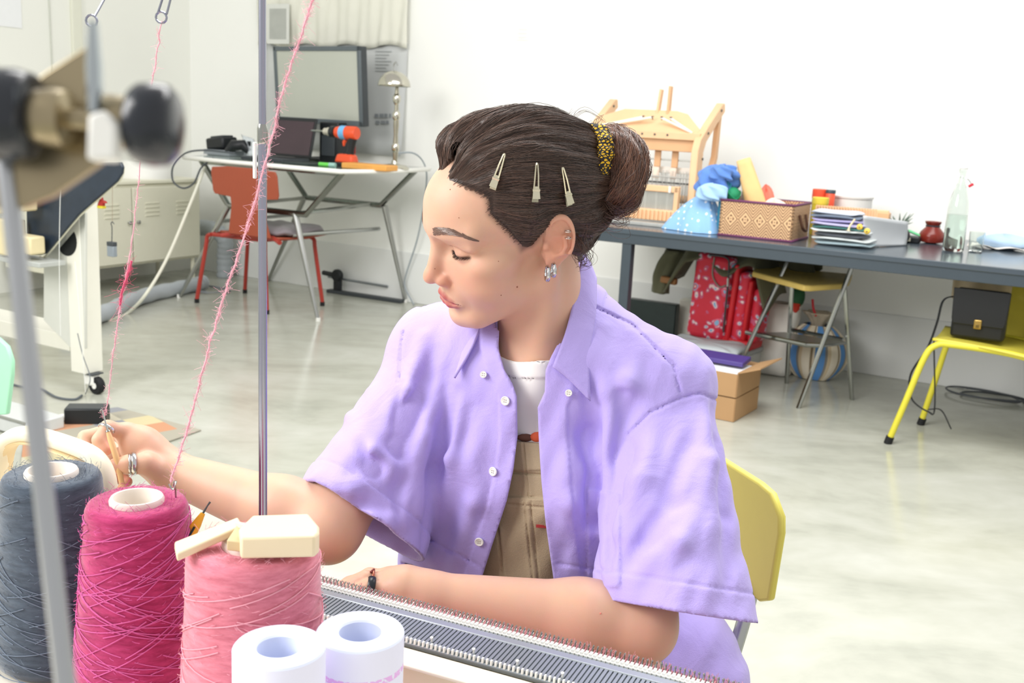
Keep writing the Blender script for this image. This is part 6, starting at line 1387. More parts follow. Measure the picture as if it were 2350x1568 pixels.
def arms(p):
    d=None
    for S,E,Wr in((S_L,E_L,W_L),(S_R,E_R,W_R)):
        M=(E*.72+Wr*.28)
        a=rc(p,S,(S+E)/2,.048,.043); a=sm(a,rc(p,(S+E)/2,E,.043,.0375),.02); a=sm(a,rc(p,E,M,.0385,.0395),.02); a=sm(a,rc(p,M,Wr,.0395,.0245),.02)
        d=a if d is None else np.minimum(d,a)
    return d
def torso(p):
    d=ell(p,TC,(.150,.165,.100),TR); d=sm(d,ell(p,TW,(.135,.17,.098),TR),.05); d=sm(d,ell(p,TH,(.16,.14,.115),TR),.05)
    d=sm(d,rc(p,NB,S_L,.050,.046),.03); d=sm(d,rc(p,NB,S_R,.050,.046),.03)
    for s in(-1,1): d=sm(d,sph(p,TC+LAT*.07*s-UPT*.035+FRT*.055,.062),.03)
    return d
def neck(p):
    d=rc(p,NH,NB,.050,.056)
    # sternomastoid cord toward the camera side
    d=sm(d,rc(p,h2c((.058,-.014,-.035)),cc(1232,838,1.262),.011,.009),.018)
    return d
def body(p):
    d=head_b(c2h(p)); d=sm(d,neck(p),.022); d=sm(d,torso(p),.03); d=sm(d,arms(p),.02); d=sm(d,hand_Rb(p),.012); d=sm(d,hand_Lb(p),.012); return d
body_lo=np.minimum.reduce([bR.min(0),bL.min(0),TH-.30])-.03; body_hi=np.maximum.reduce([S_L+.1,h2c((0,-.1,.14))+.1,TH+.26])
HPOLY=np.array([(.084,.0925),(.072,.0930),(.058,.0875),(.0465,.0795),(.0485,.061),(.037,.044),(.020,.016),(.0165,.006),(.006,.007),(-.004,.022),(-.020,.036),(-.036,.024),(-.041,-.004),(-.046,-.024),(-.062,-.036),(-.20,-.036),(-.20,.30),(.10,.30),(.10,.112)])
def polysd(y,z,P):
    d=np.full(len(y),1e9,f32); ins=np.zeros(len(y),bool); n=len(P)
    for i in range(n):
        a=P[i];b=P[(i+1)%n]; ey,ez=b-a; wy=y-a[0]; wz=z-a[1]; t=np.clip((wy*ey+wz*ez)/(ey*ey+ez*ez),0,1); dd=(wy-t*ey)**2+(wz-t*ez)**2; d=np.minimum(d,dd)
        c=((a[1]<=z)&(b[1]>z))|((b[1]<=z)&(a[1]>z)); xi=a[0]+(z-a[1])/(ez if abs(ez)>1e-9 else 1e-9)*ey; ins^=c&(y<xi)
    return np.where(ins,np.sqrt(d),-np.sqrt(d))
def sst(a,b,x): t=np.clip((x-a)/(b-a),0,1); return t*t*(3-2*t)
SK=np.array(lin('dfb39a')); LIP=np.array(lin('b44e56')); BLU=np.array(lin('d8937c')); NAI=np.array(lin('e6a79e'))
def skin_col(V):
    q=c2h(V); P=q.copy(); P[:,0]=np.abs(P[:,0]); C=np.tile(SK,(len(V),1))
    def mixc(w,c): 
        nonlocal C
        w=np.clip(w,0,1)[:,None]; C=C*(1-w)+c*w
    near=(np.abs(q)<.14).all(1)
    g=lambda c,r:np.exp(-(((P-A3(c))/A3(r))**2).sum(1))
    mixc(.55*g((.040,.070,-.018),(.020,.03,.018))*near,BLU)
    mixc(.55*g((0,.112,-.020),(.014,.015,.012))*near,BLU); mixc(.55*g((.014,.098,-.028),(.009,.012,.010))*near,np.array(lin('c9765f')))
    mixc(.7*np.exp(-(((P-A3((.078,-.018,.006)))/A3((.018,.026,.036)))**2).sum(1))*near*(P[:,0]>.066),np.array(lin('e39a80')))
    up_l=chain(P,*UPL,.003); lo_l=chain(P,*LOL,.003)
    lm=np.minimum(up_l,lo_l); mixc(np.clip((.0024-lm)/.0024,0,1)*near*.95,LIP)
    lid=chain(P,LIDP,[.0009]*4,.002)
    mixc(np.clip((.0022-lid)/.002,0,1)*near*.85,np.array(lin('5a3a30')))
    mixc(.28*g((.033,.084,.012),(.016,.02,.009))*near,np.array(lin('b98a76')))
    hl=polysd(q[:,1],q[:,2],HPOLY); mixc(near*.75*sst(-.009,.002,hl)*(q[:,1]>-.03)*(1-sst(.058,.070,q[:,1]))*(1-((P[:,0]>.070)&(q[:,1]<.008))),np.array(lin('5a4238')))
    for H in(RH,LH):
        for k in('idx','mid','rng','pin','thb'):
            t=np.array(H[k][-1]); dd=np.sqrt(((V-t.astype(f32))**2).sum(1)); mixc(np.clip((.016-dd)/.012,0,1)*.45,np.array(lin('e08a7c')))
    return C
m_skin=colmat('skin',.46,.35,.12,900,.35)
PER=root('person','person in an open lavender short-sleeved shirt seated at the knitting machine, looking down','person',c2w(TH)*[1,1,0]+[0,0,0])
YC=cc(0,880,1.30)[1]
def clipped(fn,half):            # half: list of (point,normal) keep side normal.(p-point)<0
    def g(p):
        d=fn(p)
        for c,n in half: d=np.maximum(d,(p-A3(c))@A3(n))
        return d
    return g
nE_L=(E_L-S_L)/np.linalg.norm(E_L-S_L); nE_R=(E_R-S_R)/np.linalg.norm(E_R-S_R)
cL=S_L+(E_L-S_L)*.45; cR=S_R+(E_R-S_R)*.45
def headneck(p): d=head_b(c2h(p)); d=sm(d,neck(p),.022); return sm(d,torso(p),.03)
def armL(p): return sm(arm1(p,S_L,E_L,W_L),hand_Lb(p),.012)
def armR(p): return sm(arm1(p,S_R,E_R,W_R),hand_Rb(p),.012)
def trunk(p): return sm(sm(torso(p),neck(p),.022),arms(p),.02)
up_=np.array([0,1.,0])
parts_=[(clipped(headneck,[((0,YC,0),(0,-1,0))]),h2c((0,0,0))-[.17,.26,.17],h2c((0,0,0))+[.20,.16,.17],.0014),
        (clipped(armL,[(cL,-nE_L)]),np.minimum(bL.min(0),E_L)-.06,np.maximum(cL,E_L)+.09,.0016),
        (clipped(armR,[(cR,-nE_R)]),np.minimum(bR.min(0),E_R)-.06,np.maximum(cR,bR.max(0))+.06,.0016),
        (trunk,body_lo,body_hi,.006)]
def arm1(p,S,E,Wr):
    M=(E*.72+Wr*.28); a=rc(p,S,(S+E)/2,.048,.043); a=sm(a,rc(p,(S+E)/2,E,.043,.0375),.02); a=sm(a,rc(p,E,M,.0385,.0395),.02); return sm(a,rc(p,M,Wr,.0395,.0245),.02)
def trunk(p):
    d=sm(torso(p),neck(p),.022); a=arms(p)
    a=np.maximum(a,np.minimum((p-A3(cL+nE_L*.01))@A3(nE_L),0)*0+np.where(p[:,0]>.02,(p-A3(cL+nE_L*.012))@A3(nE_L),(p-A3(cR+nE_R*.012))@A3(nE_R)))
    return np.maximum(sm(d,a,.02),p[:,1]-YC-.012)
parts_[3]=(trunk,np.minimum(TH-.26,cR-.12),np.maximum(TH+.26,S_L+.12),.006)
def merged(name,parts,m,parent,colfn):
    Vs=[];Fs=[];n=0
    for fn,lo,hi,h in parts:
        V,F=surface_net(fn,lo,hi,h); Vs.append(V); Fs.append(F+n); n+=len(V)
    V=np.concatenate(Vs);F=np.concatenate(Fs)
    return mesh_from(name,V,F,m,parent,colfn)
body_o=merged('body',parts_,m_skin,PER,skin_col)
# ---------------------------------------------------------------- hair
AXA=np.array([0,.93,.20]); AXA/=np.linalg.norm(AXA); AXB=np.array([1.,0,0]); AXC=np.cross(AXA,AXB); HC0=np.array([0,-.012,.046])
def hflow(q):
    w=q-A3(HC0); u=w@A3(AXB); v=w@A3(AXC); return np.arctan2(v,u), w@A3(AXA)
def cap_base(q):
    P=q.copy(); P[:,0]=np.abs(P[:,0])
    d=ell(P,(0,-.016,.048),(.072,.092,.079)); d=sm(d,ell(P,(0,.040,.046),(.061,.0645,.060)),.02)
    d=sm(d,rc(P,(0,-.060,.0),(0,-.058,-.040),.044,.040),.03)
    hl=polysd(q[:,1],q[:,2],HPOLY); ph,ax=hflow(q)
    t=.0135*sst(-.002,.046,hl)-.012*sst(0.,-.008,hl)
    t=t+.006*np.exp(-((q[:,2]-.125)/.035)**2-((q[:,1]-.015)/.06)**2)*sst(0,.03,hl)
    t=t-.034*np.exp(-(q[:,0]/.0022)**2)*sst(.015,.045,q[:,1])*sst(.05,.08,q[:,2])
    t=t-.003*np.exp(-(q[:,0]/.010)**2)*sst(.015,.045,q[:,1])*sst(.05,.08,q[:,2])
    t=t+.009*sst(-.006,-.030,q[:,0])*sst(-.02,.05,q[:,1])*sst(0,.03,hl)
    wv=.0016*np.sin(ph*21+2.5*np.sin(ax*38))+.0009*np.sin(ph*47+ax*30)+.0028*np.sin(ph*7.5+ax*22+.6)
    # pinned section below the clips forms a step
    t=t+wv*sst(.002,.02,hl)
    return d-t
BUN=np.array([.020,-.118,.050]); SCR=np.array([.022,-.087,.071]); BAX=(BUN-SCR)/np.linalg.norm(BUN-SCR)
def cap(q):
    d=cap_base(q); d=sm(d,rc(q,(.016,-.068,.070),SCR,.031,.024),.03); return d
capb=bounded(cap,(-.13,-.17,-.12),(.13,.14,.18))
capc=lambda p:capb(c2h(p))
def strand_mesh(name,paths,rad,cols,m,parent):
    """paths (n,k,3) camera space, rad (k,) , cols (n,3)"""
    n,k,_=paths.shape; T=np.gradient(paths,axis=1); T/=np.linalg.norm(T,axis=2,keepdims=True)+1e-12
    ref=np.array([.3,.5,-.8]); X=np.cross(T,ref); X/=np.linalg.norm(X,axis=2,keepdims=True)+1e-9; Y=np.cross(T,X)
    V=[]; 
    for a in(0,2*math.pi/3,4*math.pi/3): V.append(paths+(X*math.cos(a)+Y*math.sin(a))*rad[None,:,None])
    V=np.stack(V,2).reshape(-1,3); base=(np.arange(n)[:,None,None]*k+np.arange(k-1)[None,:,None])*3; a=np.arange(3)[None,None,:]; b=(a+1)%3
    F=np.stack([base+a,base+b,base+3+b,base+3+a],-1).reshape(-1,4)
    C=np.repeat(cols,k*3,axis=0); return mesh_from(name,V,F,m,parent,lambda v:C[:len(v)])
m_hair=colmat('hair_strands',.30,0,0,400,.9); m_hairb=mat('hair_base','3d2d26',.42,var=.25,scale=60)
gH=np.random.default_rng(21)
def hcol(n,lo='36271f',hi='7b5e50',red=0.):
    a=np.array(lin(lo));b=np.array(lin(hi)); t=gH.random((n,1))**1.6; c=a+(b-a)*t
    return c
hair_o=sdf_object('hair',capc,h2c((0,-.02,.05))-[.17,.17,.17],h2c((0,-.02,.05))+[.17,.17,.17],.0022,m_hairb,PER)
# radius table over (phi, psi)
NP_,NS_=144,72
phis=np.linspace(-math.pi,math.pi,NP_,endpoint=False); psis=np.linspace(.02,math.pi-.25,NS_)
PH,PS=np.meshgrid(phis,psis,indexing='ij'); DIR=np.cos(PS)[...,None]*AXA+np.sin(PS)[...,None]*(np.cos(PH)[...,None]*AXB+np.sin(PH)[...,None]*AXC)
DIRf=DIR.reshape(-1,3); RR=np.full(len(DIRf),.17)
for _ in range(26):
    dv=cap((HC0+DIRf*RR[:,None]).astype(f32)); RR=np.maximum(RR-np.clip(dv,-.02,.02)*.8,.03)
RT_=RR.reshape(NP_,NS_); PT=(HC0+DIRf*RR[:,None]); HLT=polysd(PT[:,1].astype(f32),PT[:,2].astype(f32),HPOLY).reshape(NP_,NS_)
def samp(T,ph,ps):
    x=(ph+math.pi)/(2*math.pi)*NP_; i=np.floor(x).astype(int); fx=x-i; i0=i%NP_; i1=(i+1)%NP_; y=np.clip((ps-psis[0])/(psis[-1]-psis[0])*(NS_-1),0,NS_-1.001); j=y.astype(int); fy=y-j
    return (T[i0,j]*(1-fx)+T[i1,j]*fx)*(1-fy)+(T[i0,j+1]*(1-fx)+T[i1,j+1]*fx)*fy
NSTR=6400; K=18
ph0=gH.uniform(-math.pi,math.pi,NSTR); u=np.linspace(0,1,K)[None,:]
# first psi where hairline function positive
hl_s=np.array([[samp(HLT,np.array([p]),np.array([s]))[0]>0.0012 for s in psis] for p in phis]); first=np.where(hl_s.any(1),hl_s.argmax(1),NS_-1); psf=psis[np.clip(first,0,NS_-1)]
st=np.interp(ph0,phis,psf,period=2*math.pi); jump=gH.random(NSTR)<.5; st=np.where(jump,st+gH.random(NSTR)*(2.5-st)*.8,st+gH.uniform(0,.02,NSTR)); en=np.minimum(math.pi-.27,st+gH.uniform(.7,2.6,NSTR)); en=np.where(gH.random(NSTR)<.6,math.pi-.27,en)
PSI=st[:,None]+(en-st)[:,None]*u; wob=gH.normal(0,.05,(NSTR,1))*np.sin(math.pi*u)+gH.normal(0,.02,(NSTR,1))*np.sin(3*math.pi*u+gH.uniform(0,6,(NSTR,1)))+.05*np.sin(ph0[:,None]*3+4*u)
PHI=ph0[:,None]+wob; PHI=(PHI+math.pi)%(2*math.pi)-math.pi
Rr=samp(RT_,PHI.ravel(),PSI.ravel()).reshape(PHI.shape); lift=gH.uniform(-.0006,.0013,(NSTR,1))+.0012*np.abs(gH.normal(0,1,(NSTR,1)))*np.sin(math.pi*u)*(gH.random((NSTR,1))<.12); lift=lift*np.minimum(1,u*8+.2)
PTS=HC0+(np.cos(PSI)[...,None]*AXA+np.sin(PSI)[...,None]*(np.cos(PHI)[...,None]*AXB+np.sin(PHI)[...,None]*AXC))*(Rr+lift)[...,None]
part_=(PTS[...,1]>.012)&(PTS[...,2]>.055); sg=np.sign(PTS[...,0].mean(1))[:,None]; PTS[...,0]=np.where(part_&(PTS[...,0]*sg<.0042),sg*(.0042+np.abs(PTS[...,0])*.2),PTS[...,0])
rad=.00030*np.sin(np.linspace(.25,math.pi-.15,K))**.5
hs=strand_mesh('hair_strands',PTS@HR.T+HT,rad,hcol(NSTR),m_hair,hair_o); hs['kind']='stuff'
# short baby hairs along the hairline (near side)
ed=np.array([(.0725,.0930),(.058,.0875),(.0468,.0795),(.0488,.061),(.0372,.044),(.0202,.016)]); NBH=420
tt=gH.uniform(0,len(ed)-1.001,NBH); i=tt.astype(int); yz=ed[i]+(ed[i+1]-ed[i])*(tt-i)[:,None]+gH.normal(0,.0018,(NBH,2)); P0=[]
xx=np.full(NBH,.10)
for _ in range(40):
    q=np.stack([xx,yz[:,0],yz[:,1]],1).astype(f32); xx=np.maximum(xx-np.clip(head_l(q),-.02,.02)*.8,0)
p0=np.stack([xx,yz[:,0],yz[:,1]],1); dirb=np.array([.10,-1,.25]); L=gH.uniform(.010,.022,NBH); kk=np.linspace(0,1,7)
pp=p0[:,None,:]+dirb[None,None,:]*(kk[None,:,None]*L[:,None,None])+gH.normal(0,.10,(NBH,1,3))*(kk[None,:,None]**2*L[:,None,None])
for it in range(6):
    q=pp.reshape(-1,3).astype(f32); dv=head_l(q); w=q-A3((0,-.01,.03)); w/=np.linalg.norm(w,axis=1)[:,None]; q=q-w*np.minimum(dv-.0006,.004)[:,None]; pp=q.reshape(pp.shape)
o=strand_mesh('baby_hairs',pp@HR.T+HT,.00022*(1-.7*kk),hcol(NBH,'3a2822','6a4a3c'),m_hair,hair_o); o['kind']='stuff'
# ---- bun
bx1=np.cross(BAX,[1,0,0]); bx1/=np.linalg.norm(bx1); bx2=np.array([1.,0,0]); BR=np.stack([bx2,bx1,BAX],1)
def bun_l(q):
    w=(q-A3(BUN))@A3(BR); ph=np.arctan2(w[:,1],w[:,0]); rr=np.sqrt(w[:,0]**2+w[:,1]**2)
    d=ell(w,(0,0,.004),(.049,.053,.039)); d=d-.0035*np.sin(2*ph+w[:,2]*90+.8)-.0016*np.sin(5*ph+w[:,2]*160)-.0009*np.sin(11*ph+w[:,2]*260)
    d=ssub(d,sph(w,(.020,-.012,-.006),.012),.014)
    d=sm(d,rc(q,SCR,BUN,.020,.022),.01); return d
bunc=lambda p:bun_l(c2h(p)); bc_=h2c(BUN)
bun_o=sdf_object('hair_bun',bunc,bc_-.085,bc_+.085,.0022,mat('bun_base','573a2e',.5,var=.3,scale=60),PER)
NB_=2400; K=20; u=np.linspace(0,1,K)[None,:]
a0=gH.uniform(0,2*math.pi,NB_)[:,None]; span=gH.uniform(1.2,3.4,NB_)[:,None]*gH.choice([-1,1],NB_,p=[.2,.8])[:,None]; th=np.arccos(np.clip(gH.uniform(-.55,1,NB_),-1,1))[:,None]+gH.normal(0,.22,(NB_,1))*np.sin(math.pi*u)+.35*(u-.5)*gH.choice([-1,1],(NB_,1))
A_=a0+span*u; dl=np.stack([np.sin(th)*np.cos(A_),np.sin(th)*np.sin(A_),np.cos(th)],-1); dl=dl@BR.T; Rb=np.full(A_.shape,.07)
for _ in range(18):
    q=(BUN+dl*Rb[...,None]).reshape(-1,3).astype(f32); Rb=np.maximum(Rb-np.clip(bun_l(q),-.02,.02).reshape(Rb.shape)*.8,.01)
PB=BUN+dl*(Rb+gH.uniform(-.0004,.0016,(NB_,1))+.004*(gH.random((NB_,1))<.06)*np.sin(math.pi*u))[...,None]
o=strand_mesh('bun_strands',PB@HR.T+HT,.00042*np.sin(np.linspace(.2,math.pi-.2,K))**.5,hcol(NB_,'4a2f25','95664e'),m_hair,bun_o); o['kind']='stuff'
# ---- loose wisps (picture-guided arcs with real depth)
W=[]
def wisp(pts,n,spread,z,c='6b4636'):
    P=np.array(smoothpath([cc(x,y,zz) for (x,y),zz in zip(pts,np.linspace(z[0],z[1],len(pts)))],6)); idx=np.linspace(0,len(P)-1,20); P=np.stack([np.interp(idx,np.arange(len(P)),P[:,k]) for k in range(3)],1)
    for _ in range(n):
        e=gH.normal(0,spread,3); f=gH.normal(0,spread,3); s=np.linspace(0,1,20)[:,None]; W.append(P+e*s+f*np.sin(math.pi*s)+gH.normal(0,spread*.3,3))
wisp([(1318,312),(1312,290),(1322,265),(1345,254),(1372,268),(1390,282)],5,.0012,(1.235,1.225))
wisp([(1316,318),(1306,290),(1308,262),(1316,252)],5,.002,(1.235,1.23)); wisp([(1372,302),(1368,285),(1378,275),(1358,300)],8,.004,(1.24,1.235))
wisp([(1345,330),(1352,300),(1366,288),(1360,310)],10,.004,(1.235,1.235)); 
wisp([(1400,475),(1432,470),(1448,445),(1440,420)],16,.005,(1.225,1.235)); wisp([(1380,452),(1410,485),(1440,480),(1425,500),(1395,495)],18,.005,(1.205,1.215))
wisp([(1350,450),(1368,490),(1398,512),(1428,508),(1420,488),(1392,490)],18,.005,(1.20,1.21)); wisp([(1335,440),(1352,480),(1372,510),(1400,520)],14,.005,(1.195,1.20))
wisp([(1318,530),(1338,560),(1346,585),(1335,600),(1322,590),(1330,575)],14,.004,(1.20,1.205)); wisp([(1312,545),(1335,570),(1352,590),(1348,606),(1330,608)],14,.004,(1.20,1.21)); wisp([(1322,500),(1348,545),(1350,570),(1338,580)],12,.004,(1.20,1.21))
wisp([(1300,520),(1325,550),(1330,575)],14,.004,(1.195,1.20)); wisp([(1330,470),(1345,510),(1330,545)],16,.004,(1.19,1.20))
wisp([(1200,250),(1250,262),(1290,290)],8,.003,(1.18,1.2))
W=np.array(W); o=strand_mesh('loose_wisps',W,.00033*np.linspace(1,.35,20),hcol(len(W),'3f2a22','7a5240'),m_hair,hair_o); o['kind']='stuff'
# ---- scrunchie: black cotton printed with yellow
def scrm():
    m=bpy.data.materials.new('scrunchie_print'); m.use_nodes=True; N,L,b=nodes(m); tc=N.new('ShaderNodeTexCoord'); v=N.new('ShaderNodeTexVoronoi'); v.feature='DISTANCE_TO_EDGE'; v.inputs['Scale'].default_value=230
    mp=N.new('ShaderNodeMapping'); mp.inputs['Scale'].default_value=(1.0,.75,1.5); L.new(tc.outputs['Object'],mp.inputs[0]); L.new(mp.outputs[0],v.inputs['Vector']); cr=N.new('ShaderNodeValToRGB'); cr.color_ramp.interpolation='CONSTANT'; e=cr.color_ramp.elements; e[0].color=(*lin('15161a'),1); e[1].position=.17; e[1].color=(*lin('e6b41e'),1)
    L.new(v.outputs['Distance'],cr.inputs[0]); L.new(cr.outputs[0],b.inputs['Base Color']); b.inputs['Roughness'].default_value=.7; return m
mbs=MB(); 
def scr(u,v):
    a=u*2*math.pi; b=v*2*math.pi; R_=.0345+.0010*math.sin(14*a); r_=.0092+.0014*math.sin(23*a+2*b); w=BR@np.array([R_*math.cos(a),R_*math.sin(a)*1.05,0])+BR@np.array([r_*math.cos(b)*math.cos(a),r_*math.cos(b)*math.sin(a),r_*math.sin(b)*1.1]); return c2w(h2c(SCR+BAX*.004+w))
mbs.grid(scr,90,15,closeu=True); sc_o=mbs.build('scrunchie',scrm(),PER,ang=80)
# ---- hair clips
m_clip=mat('clip_nickel','dcd6bd',.25,.85,var=.03); m_clip2=mat('clip_shade','a8a592',.3,.85)
def clip(tip,base,k):
    p0=trace(capc,*tip); p1=trace(capc,*base); view=np.array([0,0,-1.])
    n=np.array([gradn(capc,((p0+p1)/2)[None].astype(f32),.004)[0]])[0]; n=n/np.linalg.norm(n); d=(p0-p1); L_=np.linalg.norm(d); d/=L_; s=np.cross(d,n); s/=np.linalg.norm(s); n=np.cross(s,d); 
    if n[2]>0: n=-n
    lift=.0062
    def at(a,b,c): return c2w(p1+d*a+s*b+n*(c+lift))
    f=[]
    r_=MB(); bl=L_*.30
    for sg in(-1,1):
        pts=[at(bl,sg*.0024,.0012),at(L_*.65,sg*.0018,.0016),at(L_*.97,sg*.0009,.0002)]; r_.tube(pts,[.0010,.0010,.0008],6)
    r_.tube([at(L_*.94,0,.0004),at(L_*1.0,0,0)],[.0016,.0012],8)
    o=r_.build('hair_clip',m_clip,PER)
    b2=MB(); q=[at(bl*1.15,-.0032,.0014),at(bl*1.15,.0032,.0014),at(0,.0042,.0046),at(0,-.0042,.0046)]; th=(c2w(n*.0008)-c2w(np.zeros(3)))
    b2.add([*q,*[x-th for x in q]],[(0,1,2,3),(7,6,5,4),(0,4,5,1),(1,5,6,2),(2,6,7,3),(3,7,4,0)]); b2.build('clip_lever',m_clip,o)
    b3=MB(); q=[at(bl*.9,-.0034,.0),at(bl*.9,.0034,.0),at(-.004,.0036,-.0015),at(-.004,-.0036,-.0015)]
    b3.add([*q,*[x-th for x in q]],[(0,1,2,3),(7,6,5,4),(0,4,5,1),(1,5,6,2),(2,6,7,3),(3,7,4,0)]); b3.build('clip_lever',m_clip2,o)
    b4=MB(); b4.tube([at(bl*.8,-.004,.0016),at(bl*.8,.004,.0016)],.0016,8); b4.build('clip_hinge',m_clip,o)
clip((1161,350),(1135,425),0); clip((1229,373),(1226,455),1); clip((1286,380),(1302,462),2)
# ---------------------------------------------------------------- brows, lashes, moles, earrings
headc=lambda p:head_b(c2h(p))
def on_head(pts_l,lift=.0004):
    """push local points radially onto the head surface"""
    q=np.array(pts_l,float)
    for _ in range(30):
        dv=head_l(q.astype(f32)); w=q-np.array([0,.02,.01]); w/=np.linalg.norm(w,axis=1)[:,None]; q=q-w*np.clip(dv-lift,-.01,.01)[:,None]*.8
    return q
gB=np.random.default_rng(5)
for sx in(1,-1):
    C=np.array(smoothpath([(.0165,.105,.0395),(.026,.102,.0430),(.038,.094,.0448),(.049,.083,.0418),(.0580,.071,.0350)],10)); n=400; t=gB.random(n); idx=t*(len(C)-1); c=np.stack([np.interp(idx,np.arange(len(C)),C[:,k]) for k in range(3)],1)
    wid=.0056*np.interp(t,[0,.15,.5,1],[.8,1,.8,.25]); c[:,2]+=gB.uniform(-1,1,n)*wid; k=np.linspace(0,1,6); i2=np.clip(idx+6,0,len(C)-1); dr=np.stack([np.interp(i2,np.arange(len(C)),C[:,q])-np.interp(idx,np.arange(len(C)),C[:,q]) for q in range(3)],1)
    dr/=np.linalg.norm(dr,axis=1)[:,None]+1e-9; dr[:,2]+=.35*(1-t)**2-(c[:,2]-np.interp(idx,np.arange(len(C)),C[:,2]))/.004*.25; L=gB.uniform(.005,.009,n)*np.interp(t,[0,1],[1,.7])
    P=c[:,None,:]+dr[:,None,:]*(k[None,:,None]*L[:,None,None]); P[...,0]=np.maximum(P[...,0],.004); q=on_head(P.reshape(-1,3),.0005).reshape(P.shape); q[...,0]*=sx
    o=strand_mesh('eyebrow',q@HR.T+HT,.00036*(1-.6*k),hcol(n,'6a4e42','8a6a5a'),m_hair,body_o); o['kind']='stuff'
    # lashes along the closed lid line, pointing out and down
    C=np.array(smoothpath(LIDP,12)); n=95; idx=np.sort(gB.random(n))*(len(C)-1); c=np.stack([np.interp(idx,np.arange(len(C)),C[:,q]) for q in range(3)],1); c=on_head(c,.0)
    tt=idx/(len(C)-1); L=gB.uniform(.004,.0065,n)*np.interp(tt,[0,.3,1],[.6,1,1]); d0=np.stack([.15+.45*tt,np.full(n,.85),np.full(n,-.55)],1)+gB.normal(0,.08,(n,3)); d0/=np.linalg.norm(d0,axis=1)[:,None]
    P=c[:,None,:]+d0[:,None,:]*(k[None,:,None]*L[:,None,None])+np.array([0,.1,.55])[None,None]*(k[None,:,None]**2*L[:,None,None]*.5); P[...,0]*=sx
    o=strand_mesh('eyelashes',P@HR.T+HT,.00021*(1-.7*k),hcol(n,'2a1d18','3c2b25'),m_hair,body_o); o['kind']='stuff'
for (x,y,s) in [(1187,659,.0011),(1150,678,.0008),(1144,600,.0006),(1214,620,.0006),(1033,435,.0007),(1053,500,.0006),(998,617,.0006)]:
    p=trace(headc,x,y)
    if p is None: continue
    nn=gradn(headc,p[None].astype(f32),.001)[0]; MB().sphere(c2w(p),(s,s,s*.6),8,R=np.array(Vector(CB@nn).to_track_quat('Z','Y').to_matrix())).build('mole',mat('mole_brown','9a624c',.5),body_o)
p=trace(lambda p:arms(p),1378,1408)
if p is not None: MB().sphere(c2w(p),(.0010,.0010,.0010),8).build('skin_spot',mat('spot_red','e58a7c',.5),body_o)
m_silver=mat('silver','cfd0d2',.15,1.,var=0)
for (x,y,s) in [(1256,611,1.),(1270,604,.92)]:
    c=cc(x,y,1.176); R_=.0078*s
    ring=[c2w(c+np.array([.0022*math.sin(t)*.6,-R_*.98+R_*math.cos(t),.0068*s*math.sin(t)*-1])) for t in np.linspace(0,2*math.pi,25)[:-1]]
    rr=[.0014+.0012*(1-math.cos(t))/2+.0003*math.sin(9*t) for t in np.linspace(0,2*math.pi,25)[:-1]]
    MB().tube(ring,rr,10,closed=True).build('hoop_earring',m_silver,PER,ang=80)
for (x,y) in [(1303,531),(1304,546)]:
    c=cc(x,y,1.170); MB().tube([c2w(c+np.array([.0034*math.cos(t),.0012*math.sin(t),.003*math.sin(t)])) for t in np.linspace(0,2*math.pi,13)[:-1]],.0007,6,closed=True).build('ear_cuff',m_silver,PER)
# ---------------------------------------------------------------- clothing (camera-space SDF shells)
def pxy(p): z=np.maximum(p[:,2],.2); return IW/2+FPX*p[:,0]/z, IH/2-FPX*p[:,1]/z
HcL=cc(1552,1400,1.165); HcR=cc(826,1196,1.280)
SLa=cc(1530,910,1.295); SRa=cc(1000,845,1.375)
nHL=np.array([-.15,-.96,-.20]); nHL/=np.linalg.norm(nHL); nHR=np.array([-.50,-.78,-.34]); nHR/=np.linalg.norm(nHR)
def torso_sh(p):
    d=ell(p,TC+LAT*(-.004),(.178,.185,.122),TR); d=sm(d,ell(p,TW-LAT*.005,(.176,.20,.124),TR),.06); d=sm(d,ell(p,TH,(.195,.15,.150),TR),.06)
    d=sm(d,rc(p,NB+np.array([0,.0,.005]),S_L+np.array([-.004,-.006,0]),.062,.050),.03); d=sm(d,rc(p,NB+np.array([0,.0,.005]),S_R,.062,.062),.03)
    d=sm(d,rc(p,cc(1335,745,1.335),S_L,.052,.048),.03)
    d=sm(d,torso(p)-.026,.02)
    d=sm(d,ell(p,cc(1575,1610,1.40),(.085,.135,.11)),.05)
    return d
def sl_L(p):
    ax=HcL-SLa; L=np.linalg.norm(ax); a=ax/L; t=((p-A3(SLa))@A3(a))/L; tc=np.clip(t,0,1.08); q=p-A3(SLa)-(tc*L)[:,None]*A3(a); r=.050+.055*tc-.021*tc*tc
    d=np.sqrt((q**2).sum(1))-r; x,y=pxy(p)
    d=d-.0035*np.sin((x-1600)*.035+(y-900)*.006)*sst(.2,.9,t)
    return d
def sl_R(p):
    ax=HcR-SRa; L=np.linalg.norm(ax); a=ax/L; t=((p-A3(SRa))@A3(a))/L; tc=np.clip(t,0,1.08); q=p-A3(SRa)-(tc*L)[:,None]*A3(a); r=.058+.028*tc
    d=np.sqrt((q**2).sum(1))-r; x,y=pxy(p); s=((x-700)*.5+(y-900)*.85)
    d=d-.0030*np.sin(s*.045+1.2*np.sin(x*.02))*sst(.25,1,t)
    return d
FOLD=[]   # (a,b,r,k,sign)
_PEND=[]
def addfold(pts,r,k,sgn,base): _PEND.append((pts,r,k,sgn))
def flush_folds(base):
    allp=trace_many(base,[q for f in _PEND for q in f[0]]); i=0
    for pts,r,k,sgn in _PEND:
        P=[allp[i+j] for j in range(len(pts))]; i+=len(pts); P=[p for p in P if p[2]<1.6]
        if len(P)<2: continue
        for j in(0,-1): P[j]=P[j]+np.array([0,0,.010*sgn])
        FOLD.append((P,r,k,sgn,np.min(P,0)-.03,np.max(P,0)+.03))
